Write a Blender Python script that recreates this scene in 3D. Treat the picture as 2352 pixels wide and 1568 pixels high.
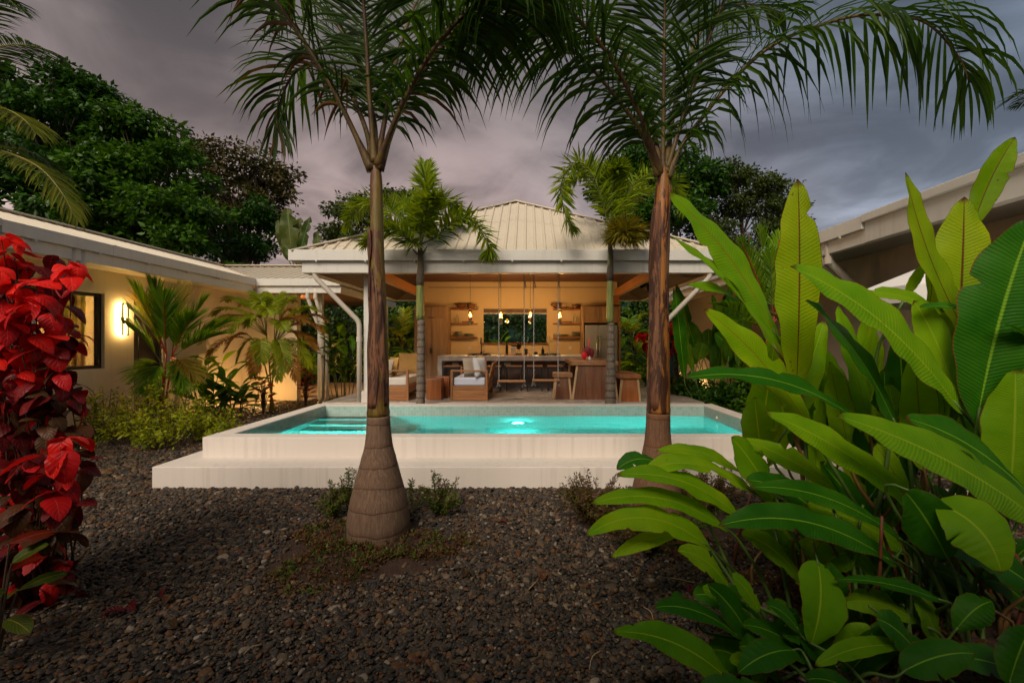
import bpy, math, random
import numpy as np
from mathutils import Vector, Matrix

for _o in list(bpy.data.objects):
    bpy.data.objects.remove(_o)
SC = bpy.context.scene
COL = SC.collection
R = math.radians
PI = math.pi

# ------------------------------------------------------------------ camera
F, CX, CY, EYE = 1045.0, 1213.0, 787.0, 1.6        # survey of the photograph: focal, vanishing point, eye height
cam_d = bpy.data.cameras.new('camera')
cam_d.sensor_fit = 'HORIZONTAL'
cam_d.sensor_width = 36.0
cam_d.lens = 36.0 * F / 2352.0
cam_d.shift_x = -(CX - 1176.0) / 2352.0
cam_d.shift_y = (CY - 784.0) / 2352.0
cam_d.clip_start = 0.05
cam_d.clip_end = 3000.0
cam = bpy.data.objects.new('camera', cam_d)
cam.location = (0, 0, EYE)
cam.rotation_euler = (R(90), 0, 0)
COL.objects.link(cam)
SC.camera = cam

# ------------------------------------------------------------------ sky, sun, exposure
SUN_EL, SUN_AZ = R(41), R(198)      # sun behind the camera, a little to the left
EXPO = 1.2
w = bpy.data.worlds.new('World')
SC.world = w
w.use_nodes = True
nt = w.node_tree
nt.nodes.clear()
def _n(t, **kw):
    n = nt.nodes.new(t)
    for k, v in kw.items():
        setattr(n, k, v)
    return n
def _m(op, a, b=None, clamp=False):
    n = _n('ShaderNodeMath', operation=op, use_clamp=clamp)
    for i, x in enumerate((a, b)):
        if x is None:
            continue
        if isinstance(x, (int, float)):
            n.inputs[i].default_value = x
        else:
            nt.links.new(x, n.inputs[i])
    return n.outputs[0]
tc = _n('ShaderNodeTexCoord')
sep = _n('ShaderNodeSeparateXYZ')
nt.links.new(tc.outputs['Generated'], sep.inputs[0])
zz = _m('MAXIMUM', sep.outputs[2], 0.0)
den = _m('ADD', zz, 0.22)
comb = _n('ShaderNodeCombineXYZ')
nt.links.new(_m('DIVIDE', sep.outputs[0], den), comb.inputs[0])
nt.links.new(_m('DIVIDE', sep.outputs[1], den), comb.inputs[1])
noi = _n('ShaderNodeTexNoise')
noi.inputs['Scale'].default_value = 0.8
noi.inputs['Detail'].default_value = 7.0
noi.inputs['Roughness'].default_value = 0.56
noi.inputs['Distortion'].default_value = 0.9
nt.links.new(comb.outputs[0], noi.inputs['Vector'])
ramp = _n('ShaderNodeValToRGB')          # cloud deck: warm and pale low down, grey overhead
el = ramp.color_ramp.elements
el[0].position = 0.0; el[0].color = (0.54, 0.395, 0.355, 1)
el[1].position = 1.0; el[1].color = (0.165, 0.155, 0.153, 1)
for p_, c_ in ((0.20, (0.52, 0.38, 0.345, 1)), (0.33, (0.33, 0.252, 0.238, 1)), (0.50, (0.190, 0.160, 0.156, 1))):
    e_ = el.new(p_); e_.color = c_
nt.links.new(zz, ramp.inputs[0])
mr = _n('ShaderNodeMapRange', interpolation_type='SMOOTHSTEP')
mr.inputs['From Min'].default_value = 0.39; mr.inputs['From Max'].default_value = 0.62
mr.inputs['To Min'].default_value = 0.44; mr.inputs['To Max'].default_value = 1.32
noi2 = _n('ShaderNodeTexNoise')
noi2.inputs['Scale'].default_value = 2.6; noi2.inputs['Detail'].default_value = 6.0; noi2.inputs['Distortion'].default_value = 0.7
nt.links.new(comb.outputs[0], noi2.inputs['Vector'])
nt.links.new(_m('ADD', _m('MULTIPLY', noi.outputs['Fac'], 0.68), _m('MULTIPLY', noi2.outputs['Fac'], 0.32)), mr.inputs['Value'])
vm = _n('ShaderNodeVectorMath', operation='SCALE')
nt.links.new(ramp.outputs[0], vm.inputs[0])
nt.links.new(mr.outputs[0], vm.inputs['Scale'])
blu = _n('ShaderNodeMapRange', interpolation_type='SMOOTHSTEP')   # the deck turns bluer to the east
blu.inputs['From Min'].default_value = -0.15; blu.inputs['From Max'].default_value = 0.75
nt.links.new(sep.outputs[0], blu.inputs['Value'])
tint = _n('ShaderNodeMix', data_type='RGBA')
tint.inputs[6].default_value = (1.0, 1.0, 1.0, 1)
tint.inputs[7].default_value = (0.58, 0.90, 1.22, 1)
nt.links.new(blu.outputs[0], tint.inputs[0])
mul = _n('ShaderNodeMix', data_type='RGBA', blend_type='MULTIPLY')
mul.inputs[0].default_value = 1.0
nt.links.new(vm.outputs[0], mul.inputs[6]); nt.links.new(tint.outputs[2], mul.inputs[7])
sky = _n('ShaderNodeTexSky', sky_type='NISHITA', sun_disc=False)
sky.sun_elevation = SUN_EL; sky.sun_rotation = SUN_AZ
bg1 = _n('ShaderNodeBackground'); bg1.inputs[1].default_value = 0.0025
bg2 = _n('ShaderNodeBackground'); bg2.inputs[1].default_value = 0.5
nt.links.new(sky.outputs[0], bg1.inputs[0]); nt.links.new(mul.outputs[2], bg2.inputs[0])
add = _n('ShaderNodeAddShader'); wo = _n('ShaderNodeOutputWorld')
nt.links.new(bg1.outputs[0], add.inputs[0]); nt.links.new(bg2.outputs[0], add.inputs[1])
nt.links.new(add.outputs[0], wo.inputs[0])

sl = bpy.data.lights.new('sun', 'SUN')
sl.energy = 1.5
sl.angle = R(35)
sl.color = (1.0, 0.86, 0.70)
so = bpy.data.objects.new('sun', sl)
COL.objects.link(so)
_sd = Vector((math.sin(SUN_AZ) * math.cos(SUN_EL), math.cos(SUN_AZ) * math.cos(SUN_EL), math.sin(SUN_EL)))
so.location = _sd * 30
so.rotation_euler = (-_sd).to_track_quat('-Z', 'Y').to_euler()

vs = SC.view_settings
vs.view_transform = 'Standard'; vs.look = 'None'; vs.gamma = 1.0; vs.exposure = EXPO
vs.use_curve_mapping = False
cy = SC.cycles
cy.use_denoising = True
cy.max_bounces = 6; cy.diffuse_bounces = 3; cy.glossy_bounces = 3; cy.transmission_bounces = 6
cy.transparent_max_bounces = 8
cy.caustics_reflective = False; cy.caustics_refractive = False
cy.sample_clamp_indirect = 4.0

# ------------------------------------------------------------------ helpers
def P(px, py, Y):
    "point of the place seen at survey pixel (px, py), Y metres away"
    return Vector(((px - CX) * Y / F, Y, EYE - (py - CY) * Y / F))
def vec(a):
    return np.array(a, dtype=float)
def nrm(a):
    a = np.asarray(a, float)
    return a / (np.linalg.norm(a) + 1e-12)

def tag(o, label=None, cat=None, group=None, kind=None):
    if label: o['label'] = label
    if cat: o['category'] = cat
    if group: o['group'] = group
    if kind: o['kind'] = kind
    return o
ORIG = {}
def thing(name, label, cat, loc=(0, 0, 0), group=None):
    o = bpy.data.objects.new(name, None)
    o.empty_display_size = 0.1
    o.location = loc
    COL.objects.link(o)
    ORIG[o.name] = vec(loc)
    return tag(o, label, cat, group)

class MB:
    def __init__(s):
        s.v = []; s.f = []; s.uv = {}; s.n = 0; s.mi = []
    def add(s, verts, faces, uvs=None, mi=0):
        verts = np.asarray(verts, float).reshape(-1, 3)
        s.v.append(verts)
        n = s.n
        for k, f in enumerate(faces):
            s.f.append(tuple(int(i) + n for i in f))
            s.mi.append(mi)
        if uvs is not None:
            s.uv[len(s.v) - 1] = np.asarray(uvs, float)
        s.n += len(verts)
        return s
    def box(s, x0, x1, y0, y1, z0, z1):
        v = [(x, y, z) for z in (z0, z1) for y in (y0, y1) for x in (x0, x1)]
        return s.add(v, [(0, 2, 3, 1), (4, 5, 7, 6), (0, 1, 5, 4), (2, 6, 7, 3), (0, 4, 6, 2), (1, 3, 7, 5)])
    def hexa(s, bottom, top):
        "eight corners: bottom four counter-clockwise, top four above them"
        return s.add(list(bottom) + list(top), [(3, 2, 1, 0), (4, 5, 6, 7), (0, 1, 5, 4), (1, 2, 6, 5), (2, 3, 7, 6), (3, 0, 4, 7)])
    def beam(s, a, b, w_, h_, up=(0, 0, 1)):
        a, b = vec(a), vec(b)
        t = nrm(b - a); sd = nrm(np.cross(t, up)); u = np.cross(sd, t)
        q = [(-w_ / 2, -h_ / 2), (w_ / 2, -h_ / 2), (w_ / 2, h_ / 2), (-w_ / 2, h_ / 2)]
        return s.add([a + sd * x + u * y for x, y in q] + [b + sd * x + u * y for x, y in q],
                     [(3, 2, 1, 0), (4, 5, 6, 7), (0, 1, 5, 4), (1, 2, 6, 5), (2, 3, 7, 6), (3, 0, 4, 7)])
    def prism(s, pts, d):
        "planar outline pts (3D) swept along d"
        pts = [vec(p) for p in pts]; d = vec(d); n = len(pts)
        fs = [tuple(range(n))[::-1], tuple(range(n, 2 * n))]
        fs += [(i, (i + 1) % n, (i + 1) % n + n, i + n) for i in range(n)]
        return s.add(pts + [p + d for p in pts], fs)
    def tube(s, pts, rad, n=8, caps=True):
        pts = np.asarray([tuple(p) for p in pts], float)
        k = len(pts)
        rad = np.full(k, rad, float) if np.isscalar(rad) else np.asarray(rad, float)
        tg = np.gradient(pts, axis=0)
        tg /= np.linalg.norm(tg, axis=1)[:, None] + 1e-12
        up = vec((0, 0, 1)) if abs(tg[0][2]) < 0.9 else vec((1, 0, 0))
        sd = nrm(np.cross(tg[0], up)); vs_ = []
        an = np.arange(n) * 2 * PI / n
        for i in range(k):
            sd = nrm(sd - tg[i] * np.dot(sd, tg[i])); bi = np.cross(tg[i], sd)
            vs_.append(pts[i] + rad[i] * (np.cos(an)[:, None] * sd + np.sin(an)[:, None] * bi))
        fs = []
        for i in range(k - 1):
            for j in range(n):
                j2 = (j + 1) % n
                fs.append((i * n + j, i * n + j2, (i + 1) * n + j2, (i + 1) * n + j))
        if caps:
            fs.append(tuple(range(n))[::-1]); fs.append(tuple((k - 1) * n + j for j in range(n)))
        return s.add(np.concatenate(vs_), fs)
    def lathe(s, c, prof, n=20, cap=True):
        c = vec(c); k = len(prof); an = np.arange(n) * 2 * PI / n
        v = [c + vec((r * math.cos(a), r * math.sin(a), z)) for r, z in prof for a in an]
        fs = [(i * n + j, i * n + (j + 1) % n, (i + 1) * n + (j + 1) % n, (i + 1) * n + j) for i in range(k - 1) for j in range(n)]
        if cap:
            fs.append(tuple(range(n))[::-1]); fs.append(tuple((k - 1) * n + j for j in range(n)))
        return s.add(v, fs)
    def mesh(s, name, org=(0, 0, 0), smooth=False):
        me = bpy.data.meshes.new(name)
        V = np.concatenate(s.v) - vec(org)
        me.from_pydata(V.tolist(), [], s.f)
        if s.uv:
            uvs = np.zeros((s.n, 2)); k = 0
            for i, vv in enumerate(s.v):
                if i in s.uv:
                    uvs[k:k + len(vv)] = s.uv[i]
                k += len(vv)
            lay = me.uv_layers.new(name='UVMap')
            li = np.zeros(len(me.loops), dtype=np.int32)
            me.loops.foreach_get('vertex_index', li)
            lay.data.foreach_set('uv', uvs[li].ravel())
        if any(s.mi):
            me.polygons.foreach_set('material_index', np.array(s.mi, dtype=np.int32))
        if smooth:
            me.polygons.foreach_set('use_smooth', np.ones(len(me.polygons), dtype=bool))
        me.update()
        return me
    def build(s, name, mat, parent=None, smooth=False, bev=0.0, seg=2, loc=None):
        org = ORIG[parent.name] if parent is not None else (vec(loc) if loc is not None else vec((0, 0, 0)))
        me = s.mesh(name, org, smooth)
        for m_ in (mat if isinstance(mat, (list, tuple)) else [mat]):
            me.materials.append(m_)
        o = bpy.data.objects.new(name, me)
        COL.objects.link(o)
        ORIG[o.name] = vec(org)
        if parent is not None:
            o.parent = parent
        else:
            o.location = org
        if bev:
            b = o.modifiers.new('bevel', 'BEVEL'); b.width = bev; b.segments = seg; b.limit_method = 'ANGLE'; b.angle_limit = R(40)
            b.harden_normals = False
        return o
def mkbox(name, mat, parent, x0, x1, y0, y1, z0, z1, bev=0.004, **kw):
    return MB().box(x0, x1, y0, y1, z0, z1).build(name, mat, parent, bev=bev, **kw)
def put(name, me, parent=None, mw=None):
    o = bpy.data.objects.new(name, me)
    COL.objects.link(o)
    if parent is not None:
        o.parent = parent
        ORIG[o.name] = ORIG[parent.name]
        if mw is not None:
            mw = Matrix.Translation(-Vector(ORIG[parent.name])) @ mw
    if mw is not None:
        o.matrix_basis = mw
    return o

def smooth_path(pts, n):
    "Catmull-Rom through pts, n samples"
    p = np.asarray([tuple(q) for q in pts], float)
    p = np.concatenate([[2 * p[0] - p[1]], p, [2 * p[-1] - p[-2]]])
    k = len(p) - 3; out = []
    for i in range(n):
        u = i / (n - 1) * k; j = min(int(u), k - 1); t = u - j
        a, b, c, d = p[j:j + 4]
        out.append(0.5 * ((2 * b) + (c - a) * t + (2 * a - 5 * b + 4 * c - d) * t * t + (3 * b - a - 3 * c + d) * t ** 3))
    return np.array(out)

# ------------------------------------------------------------------ materials
class NT:
    def __init__(s, name):
        s.m = bpy.data.materials.new(name); s.m.use_nodes = True
        s.t = s.m.node_tree; s.t.nodes.clear()
        s.out = s.t.nodes.new('ShaderNodeOutputMaterial')
    def n(s, t, ins=None, **kw):
        n = s.t.nodes.new(t)
        for k, v in kw.items(): setattr(n, k, v)
        for k, v in (ins or {}).items(): s.set(n.inputs[k], v)
        return n
    def set(s, sock, v):
        if isinstance(v, bpy.types.NodeSocket): s.t.links.new(v, sock)
        else: sock.default_value = v
    def math(s, op, a, b=0.0, clamp=False):
        n = s.n('ShaderNodeMath', operation=op, use_clamp=clamp); s.set(n.inputs[0], a); s.set(n.inputs[1], b); return n.outputs[0]
    def mix(s, f, a, b, bt='MIX'):
        n = s.n('ShaderNodeMix', data_type='RGBA', blend_type=bt); s.set(n.inputs[0], f)
        s.set(n.inputs[6], a if not isinstance(a, tuple) else (*a, 1)); s.set(n.inputs[7], b if not isinstance(b, tuple) else (*b, 1))
        return n.outputs[2]
    def coord(s, scale=(1, 1, 1), which='Object'):
        c = s.n('ShaderNodeTexCoord'); m = s.n('ShaderNodeMapping', {'Scale': scale}); s.t.links.new(c.outputs[which], m.inputs[0]); return m.outputs[0]
    def noise(s, v, scale=5, detail=4, rough=0.55, dist=0.0):
        n = s.n('ShaderNodeTexNoise', {'Vector': v, 'Scale': scale, 'Detail': detail, 'Roughness': rough, 'Distortion': dist}); return n.outputs['Fac']
    def ramp(s, f, stops):
        n = s.n('ShaderNodeValToRGB'); e = n.color_ramp.elements
        while len(e) > 1: e.remove(e[-1])
        e[0].position = stops[0][0]; e[0].color = (*stops[0][1], 1)
        for p_, c_ in stops[1:]:
            q = e.new(p_); q.color = (*c_, 1)
        s.set(n.inputs[0], f); return n.outputs[0]
    def rng(s, v, a, b, c=0.0, d=1.0):
        n = s.n('ShaderNodeMapRange', {'Value': v, 'From Min': a, 'From Max': b, 'To Min': c, 'To Max': d}); return n.outputs[0]
    def bump(s, h, strength=0.3, dist=0.01, nrm_=None):
        n = s.n('ShaderNodeBump', {'Height': h, 'Strength': strength, 'Distance': dist})
        if nrm_ is not None: s.set(n.inputs['Normal'], nrm_)
        return n.outputs[0]
    def bsdf(s, **kw):
        n = s.n('ShaderNodeBsdfPrincipled')
        for k, v in kw.items():
            k = k.replace('_', ' ')
            s.set(n.inputs[k], (*v, 1) if (isinstance(v, tuple) and len(v) == 3) else v)
        return n.outputs[0]
    def done(s, sh):
        s.t.links.new(sh, s.out.inputs[0]); return s.m

def plain(name, c, rough=0.6, var=0.12, scale=6.0, bump=0.15, bscale=60.0, metal=0.0, bdist=0.004, spec=0.5, stretch=(1, 1, 1)):
    t = NT(name); v = t.coord(stretch)
    f = t.noise(v, scale, 5)
    lo = tuple(x * (1 - var) for x in c); hi = tuple(min(1, x * (1 + var)) for x in c)
    col = t.ramp(f, [(0.25, lo), (0.75, hi)])
    b = t.bump(t.noise(v, bscale, 3), bump, bdist)
    return t.done(t.bsdf(Base_Color=col, Roughness=t.rng(f, 0.2, 0.8, max(0.02, rough - 0.08), min(1, rough + 0.08)), Metallic=metal, Normal=b, Specular_IOR_Level=spec))

def stained(name, c, dirt, rough=0.75, amount=0.5, zs=0.25):
    "painted plaster with rain streaks and blotches"
    t = NT(name); v = t.coord()
    s1 = t.noise(t.coord((5.0, 5.0, zs)), 3.0, 5, 0.6)
    s2 = t.noise(v, 1.3, 6, 0.6)
    f = t.math('MULTIPLY', t.rng(s1, 0.50, 0.75), t.rng(s2, 0.30, 0.70), True)
    fine = t.noise(v, 40, 3)
    c1 = t.mix(t.rng(s2, 0.3, 0.75, 0, 0.25), c, tuple(x * 0.86 for x in c))
    col = t.mix(t.math('MULTIPLY', f, amount), c1, dirt)
    b = t.bump(t.math('ADD', fine, t.math('MULTIPLY', t.noise(v, 9, 3), 0.8)), 0.22, 0.004)
    return t.done(t.bsdf(Base_Color=col, Roughness=rough, Normal=b))

def wood(name, dark, light, axis='X', scale=1.0, rough=0.5, bump=0.25, objrnd=True):
    t = NT(name)
    st = {'X': (0.6, 9, 9), 'Y': (9, 0.6, 9), 'Z': (9, 9, 0.6)}[axis]
    v = t.coord(tuple(a * scale for a in st))
    if objrnd:
        oi = t.n('ShaderNodeObjectInfo'); ad = t.n('ShaderNodeVectorMath', operation='ADD')
        cm = t.n('ShaderNodeCombineXYZ')
        for i in range(3): t.set(cm.inputs[i], t.math('MULTIPLY', oi.outputs['Random'], 37.0 + 11 * i))
        t.t.links.new(v, ad.inputs[0]); t.t.links.new(cm.outputs[0], ad.inputs[1]); v = ad.outputs[0]
    a = t.noise(v, 1.3, 6, 0.6, 0.8); b_ = t.noise(v, 7, 4, 0.65)
    f = t.math('ADD', t.math('MULTIPLY', a, 0.75), t.math('MULTIPLY', b_, 0.25))
    mid = tuple((x + y) / 2 for x, y in zip(dark, light))
    col = t.ramp(f, [(0.30, dark), (0.5, mid), (0.68, light)])
    if objrnd:
        col = t.mix(1.0, col, t.mix(oi.outputs['Random'], (0.82, 0.82, 0.82), (1.12, 1.10, 1.08)), 'MULTIPLY')
    return t.done(t.bsdf(Base_Color=col, Roughness=rough, Normal=t.bump(f, bump, 0.003)))

def leafmat(name, c1, c2, trans=0.35, rough=0.42, tr_tint=(1.25, 1.15, 0.45), island=True, spec=0.25, nscale=3.0, extra=None):
    "thin foliage: colour varies leaf by leaf, light shines through"
    t = NT(name)
    g = t.n('ShaderNodeNewGeometry'); oi = t.n('ShaderNodeObjectInfo')
    f = g.outputs['Random Per Island'] if island else oi.outputs['Random']
    v = t.coord()
    ns = t.noise(v, nscale, 3)
    ff = t.math('ADD', t.math('MULTIPLY', f, 0.6), t.math('MULTIPLY', ns, 0.5))
    if extra:
        mid = tuple((a + b) / 2 for a, b in zip(c1, c2))
        col = t.ramp(f, [(0.0, c1), (extra[0] * 0.5, mid), (extra[0], c2), (extra[0] + 0.01, extra[1]), (1.0, extra[2])])
        col = t.mix(1.0, col, t.ramp(ns, [(0.25, (0.7, 0.7, 0.7)), (0.75, (1.2, 1.2, 1.2))]), 'MULTIPLY')
    else:
        col = t.ramp(ff, [(0.18, c1), (0.85, c2)])
    pr = t.bsdf(Base_Color=col, Roughness=rough, Specular_IOR_Level=spec, Normal=t.bump(t.noise(v, 25, 2), 0.2, 0.003))
    tr = t.n('ShaderNodeBsdfTranslucent', {'Color': t.mix(1.0, col, tr_tint, 'MULTIPLY')})
    mx = t.n('ShaderNodeMixShader', {0: trans}); t.t.links.new(pr, mx.inputs[1]); t.t.links.new(tr.outputs[0], mx.inputs[2])
    return t.done(mx.outputs[0])

def bladeleaf(name, c_top, c_var, c_rib, trans=0.35, rough=0.35, edge=(0.16, 0.06, 0.01), nveins=58.0, tint=(1.3, 1.2, 0.35), spots=0.0):
    "broad blade with pale midrib, ribbed side veins and a brown rim; UV u across (-1..1), v along"
    t = NT(name)
    uv = t.n('ShaderNodeUVMap'); sp = t.n('ShaderNodeSeparateXYZ'); t.t.links.new(uv.outputs[0], sp.inputs[0])
    au = t.math('ABSOLUTE', sp.outputs[0]); al = sp.outputs[1]
    oi = t.n('ShaderNodeObjectInfo')
    ph = t.math('SUBTRACT', t.math('MULTIPLY', al, nveins), t.math('MULTIPLY', au, 3.2))
    v3 = t.coord()
    ph = t.math('ADD', ph, t.math('MULTIPLY', t.noise(v3, 5, 2), 1.3))
    wv = t.math('SINE', t.math('MULTIPLY', ph, 6.2832))
    wv2 = t.math('SINE', t.math('MULTIPLY', ph, 18.1))
    h = t.math('ADD', wv, t.math('MULTIPLY', wv2, 0.35))
    blot = t.noise(v3, 3.5, 4)
    base = t.mix(t.rng(blot, 0.3, 0.72), c_top, c_var)
    base = t.mix(t.math('MULTIPLY', t.rng(wv, 0.2, 1.0, 0, 1), 0.15), base, tuple(x * 0.55 for x in c_top))
    base = t.mix(1.0, base, t.mix(oi.outputs['Random'], (0.72, 0.84, 0.8), (1.28, 1.10, 1.05)), 'MULTIPLY')
    old = t.math('MULTIPLY', t.rng(t.noise(v3, 1.7, 3), 0.50, 0.72), t.rng(au, 0.2, 1.0, 0.15, 0.75))
    base = t.mix(t.math('MULTIPLY', old, t.rng(oi.outputs['Random'], 0.35, 1.0, 0.0, 0.4)), base, tuple(min(1, a * b) for a, b in zip(c_var, (1.9, 1.15, 1.0))))
    rib = t.math('SUBTRACT', 1.0, t.rng(au, 0.02, 0.055), True)
    base = t.mix(rib, base, c_rib)
    wob = t.math('ADD', au, t.math('MULTIPLY', t.noise(v3, 30, 3), 0.04))
    base = t.mix(t.rng(wob, 0.985, 1.005), base, edge)
    tipf = t.math('ADD', al, t.math('MULTIPLY', t.noise(v3, 22, 3), 0.05))
    base = t.mix(t.rng(tipf, 0.985, 1.02), base, (0.10, 0.025, 0.008))
    if spots > 0:
        sn = t.noise(v3, 16, 3)
        base = t.mix(t.math('MULTIPLY', t.rng(sn, 0.70, 0.74), spots), base, (0.14, 0.045, 0.012))
    pr = t.bsdf(Base_Color=base, Roughness=t.rng(blot, 0.3, 0.7, rough - 0.07, rough + 0.12), Specular_IOR_Level=0.20,
                Normal=t.bump(h, 0.36, 0.003))
    tr = t.n('ShaderNodeBsdfTranslucent', {'Color': t.mix(1.0, base, tint, 'MULTIPLY')})
    mx = t.n('ShaderNodeMixShader', {0: trans}); t.t.links.new(pr, mx.inputs[1]); t.t.links.new(tr.outputs[0], mx.inputs[2])
    return t.done(mx.outputs[0])

def emit(name, c, s):
    t = NT(name)
    e = t.n('ShaderNodeEmission', {'Color': (*c, 1), 'Strength': s})
    return t.done(e.outputs[0])
def glass(name, c=(1, 1, 1), rough=0.02, alpha=0.75):
    "thin pane: mostly clear, mirrors at grazing angles"
    t = NT(name)
    fr = t.n('ShaderNodeFresnel', {'IOR': 1.5})
    tr = t.n('ShaderNodeBsdfTransparent', {'Color': (*c, 1)})
    gl = t.n('ShaderNodeBsdfGlossy', {'Color': (1, 1, 1, 1), 'Roughness': rough})
    mx = t.n('ShaderNodeMixShader', {0: t.math('MULTIPLY', fr.outputs[0], 0.6, True)})
    t.t.links.new(tr.outputs[0], mx.inputs[1]); t.t.links.new(gl.outputs[0], mx.inputs[2])
    return t.done(mx.outputs[0])
# ------------------------------------------------------------------ materials of the place
rng = random.Random(7)
M = {}
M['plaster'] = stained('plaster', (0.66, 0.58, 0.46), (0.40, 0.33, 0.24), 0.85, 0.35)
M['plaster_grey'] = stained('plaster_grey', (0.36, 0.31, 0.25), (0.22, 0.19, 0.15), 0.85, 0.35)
M['pool_plaster'] = stained('pool_plaster', (0.71, 0.645, 0.585), (0.36, 0.31, 0.26), 0.8, 0.60, 0.16)
M['kitchen_wall'] = stained('kitchen_wall', (0.68, 0.55, 0.36), (0.5, 0.4, 0.28), 0.85, 0.3)
M['white_metal'] = stained('white_metal', (0.66, 0.65, 0.60), (0.36, 0.33, 0.27), 0.45, 0.45)
M['pipe'] = plain('pipe', (0.58, 0.53, 0.45), 0.4, 0.06, 3, 0.05)
M['roof'] = stained('roof', (0.62, 0.55, 0.43), (0.33, 0.27, 0.19), 0.5, 0.55, 0.5)
M['concrete'] = plain('concrete', (0.60, 0.57, 0.53), 0.55, 0.3, 5, 0.25, 25)
M['floor'] = plain('floor', (0.40, 0.34, 0.29), 0.25, 0.2, 2.5, 0.06, 30)
M['paver'] = plain('paver', (0.30, 0.25, 0.20), 0.85, 0.25, 6, 0.4, 50)
M['teal'] = stained('teal', (0.004, 0.050, 0.062), (0.002, 0.012, 0.012), 0.7, 0.7)
M['oak'] = wood('oak', (0.22, 0.135, 0.075), (0.46, 0.32, 0.20), 'Z', 1.0, 0.5)
M['oak_x'] = wood('oak_x', (0.20, 0.10, 0.045), (0.38, 0.22, 0.11), 'X', 1.0, 0.5)
M['teak_x'] = wood('teak_x', (0.20, 0.075, 0.025), (0.42, 0.20, 0.075), 'X', 1.2, 0.42)
M['teak_y'] = wood('teak_y', (0.20, 0.075, 0.025), (0.40, 0.19, 0.075), 'Y', 1.2, 0.42)
M['teak_z'] = wood('teak_z', (0.22, 0.08, 0.025), (0.42, 0.19, 0.07), 'Z', 1.2, 0.42)
M['red_wood'] = wood('red_wood', (0.13, 0.035, 0.012), (0.40, 0.14, 0.045), 'Z', 0.9, 0.3)
M['slab_wood'] = wood('slab_wood', (0.075, 0.028, 0.016), (0.25, 0.105, 0.055), 'Z', 0.8, 0.38)
M['slab_top'] = wood('slab_top', (0.16, 0.07, 0.03), (0.36, 0.18, 0.085), 'Y', 0.8, 0.3)
M['sapwood'] = plain('sapwood', (0.46, 0.31, 0.16), 0.5, 0.15, 9, 0.2)
M['beam_wood'] = wood('beam_wood', (0.32, 0.13, 0.04), (0.50, 0.22, 0.07), 'Y', 1.0, 0.5)
M['dark_panel'] = wood('dark_panel', (0.075, 0.048, 0.038), (0.20, 0.13, 0.10), 'Z', 0.8, 0.5)
M['black_metal'] = plain('black_metal', (0.016, 0.016, 0.017), 0.45, 0.1, 6, 0.05)
M['steel'] = plain('steel', (0.50, 0.51, 0.50), 0.35, 0.05, 3, 0.03, 60, 0.55, stretch=(30, 30, 1))
M['rope'] = plain('rope', (0.36, 0.35, 0.34), 0.9, 0.15, 20, 0.6, 160)
M['cushion'] = plain('cushion', (0.62, 0.58, 0.53), 0.9, 0.06, 4, 0.35, 140)
M['cushion_blue'] = plain('cushion_blue', (0.52, 0.56, 0.66), 0.9, 0.06, 4, 0.35, 140)
M['linen'] = plain('linen', (0.36, 0.29, 0.22), 0.92, 0.1, 5, 0.4, 150)
M['white_linen'] = plain('white_linen', (0.60, 0.60, 0.60), 0.9, 0.06, 5, 0.4, 150)
M['mustard'] = plain('mustard', (0.52, 0.30, 0.09), 0.9, 0.1, 5, 0.4, 150)
M['ceramic'] = plain('ceramic', (0.22, 0.23, 0.18), 0.35, 0.2, 9, 0.05)
M['bowl_wood'] = wood('bowl_wood', (0.09, 0.03, 0.012), (0.26, 0.11, 0.04), 'X', 2, 0.4)
M['bottle'] = plain('bottle', (0.010, 0.014, 0.012), 0.12, 0.1, 4, 0.0)
M['white_plastic'] = plain('white_plastic', (0.72, 0.70, 0.66), 0.35, 0.03, 4, 0.02)
M['glass'] = glass('glass', (0.93, 0.96, 0.95))
M['window_glass'] = glass('window_glass', (0.80, 0.86, 0.84), 0.01)
M['bark'] = plain('bark', (0.10, 0.075, 0.05), 0.9, 0.4, 6, 0.8, 18, bdist=0.03)
M['canvas'] = plain('canvas', (0.78, 0.77, 0.75), 0.85, 0.04, 3, 0.2, 90)
def _soffit():
    t = NT('soffit')
    v = t.coord()
    s_ = t.n('ShaderNodeSeparateXYZ'); t.t.links.new(v, s_.inputs[0])
    ln = t.math('FRACT', t.math('MULTIPLY', s_.outputs[0], 9.0))
    gap = t.rng(t.math('ABSOLUTE', t.math('SUBTRACT', ln, 0.5)), 0.42, 0.48)
    g = t.noise(t.coord((9, 0.7, 9)), 3, 4)
    c = t.ramp(g, [(0.3, (0.045, 0.020, 0.012)), (0.7, (0.115, 0.050, 0.026))])
    c = t.mix(gap, c, (0.012, 0.006, 0.004))
    return t.done(t.bsdf(Base_Color=c, Roughness=0.6, Normal=t.bump(t.math('SUBTRACT', 1.0, gap), 0.5, 0.006)))
M['soffit'] = _soffit()
def _ceil():
    t = NT('ceiling_planks')
    v = t.coord()
    s_ = t.n('ShaderNodeSeparateXYZ'); t.t.links.new(v, s_.inputs[0])
    ln = t.math('FRACT', t.math('MULTIPLY', s_.outputs[1], 8.0))
    gap = t.rng(t.math('ABSOLUTE', t.math('SUBTRACT', ln, 0.5)), 0.42, 0.48)
    g = t.noise(t.coord((0.7, 9, 9)), 3, 4)
    c = t.ramp(g, [(0.3, (0.06, 0.024, 0.016)), (0.7, (0.15, 0.062, 0.038))])
    c = t.mix(gap, c, (0.015, 0.007, 0.005))
    return t.done(t.bsdf(Base_Color=c, Roughness=0.6, Normal=t.bump(t.math('SUBTRACT', 1.0, gap), 0.5, 0.006)))
M['ceiling'] = _ceil()
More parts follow.
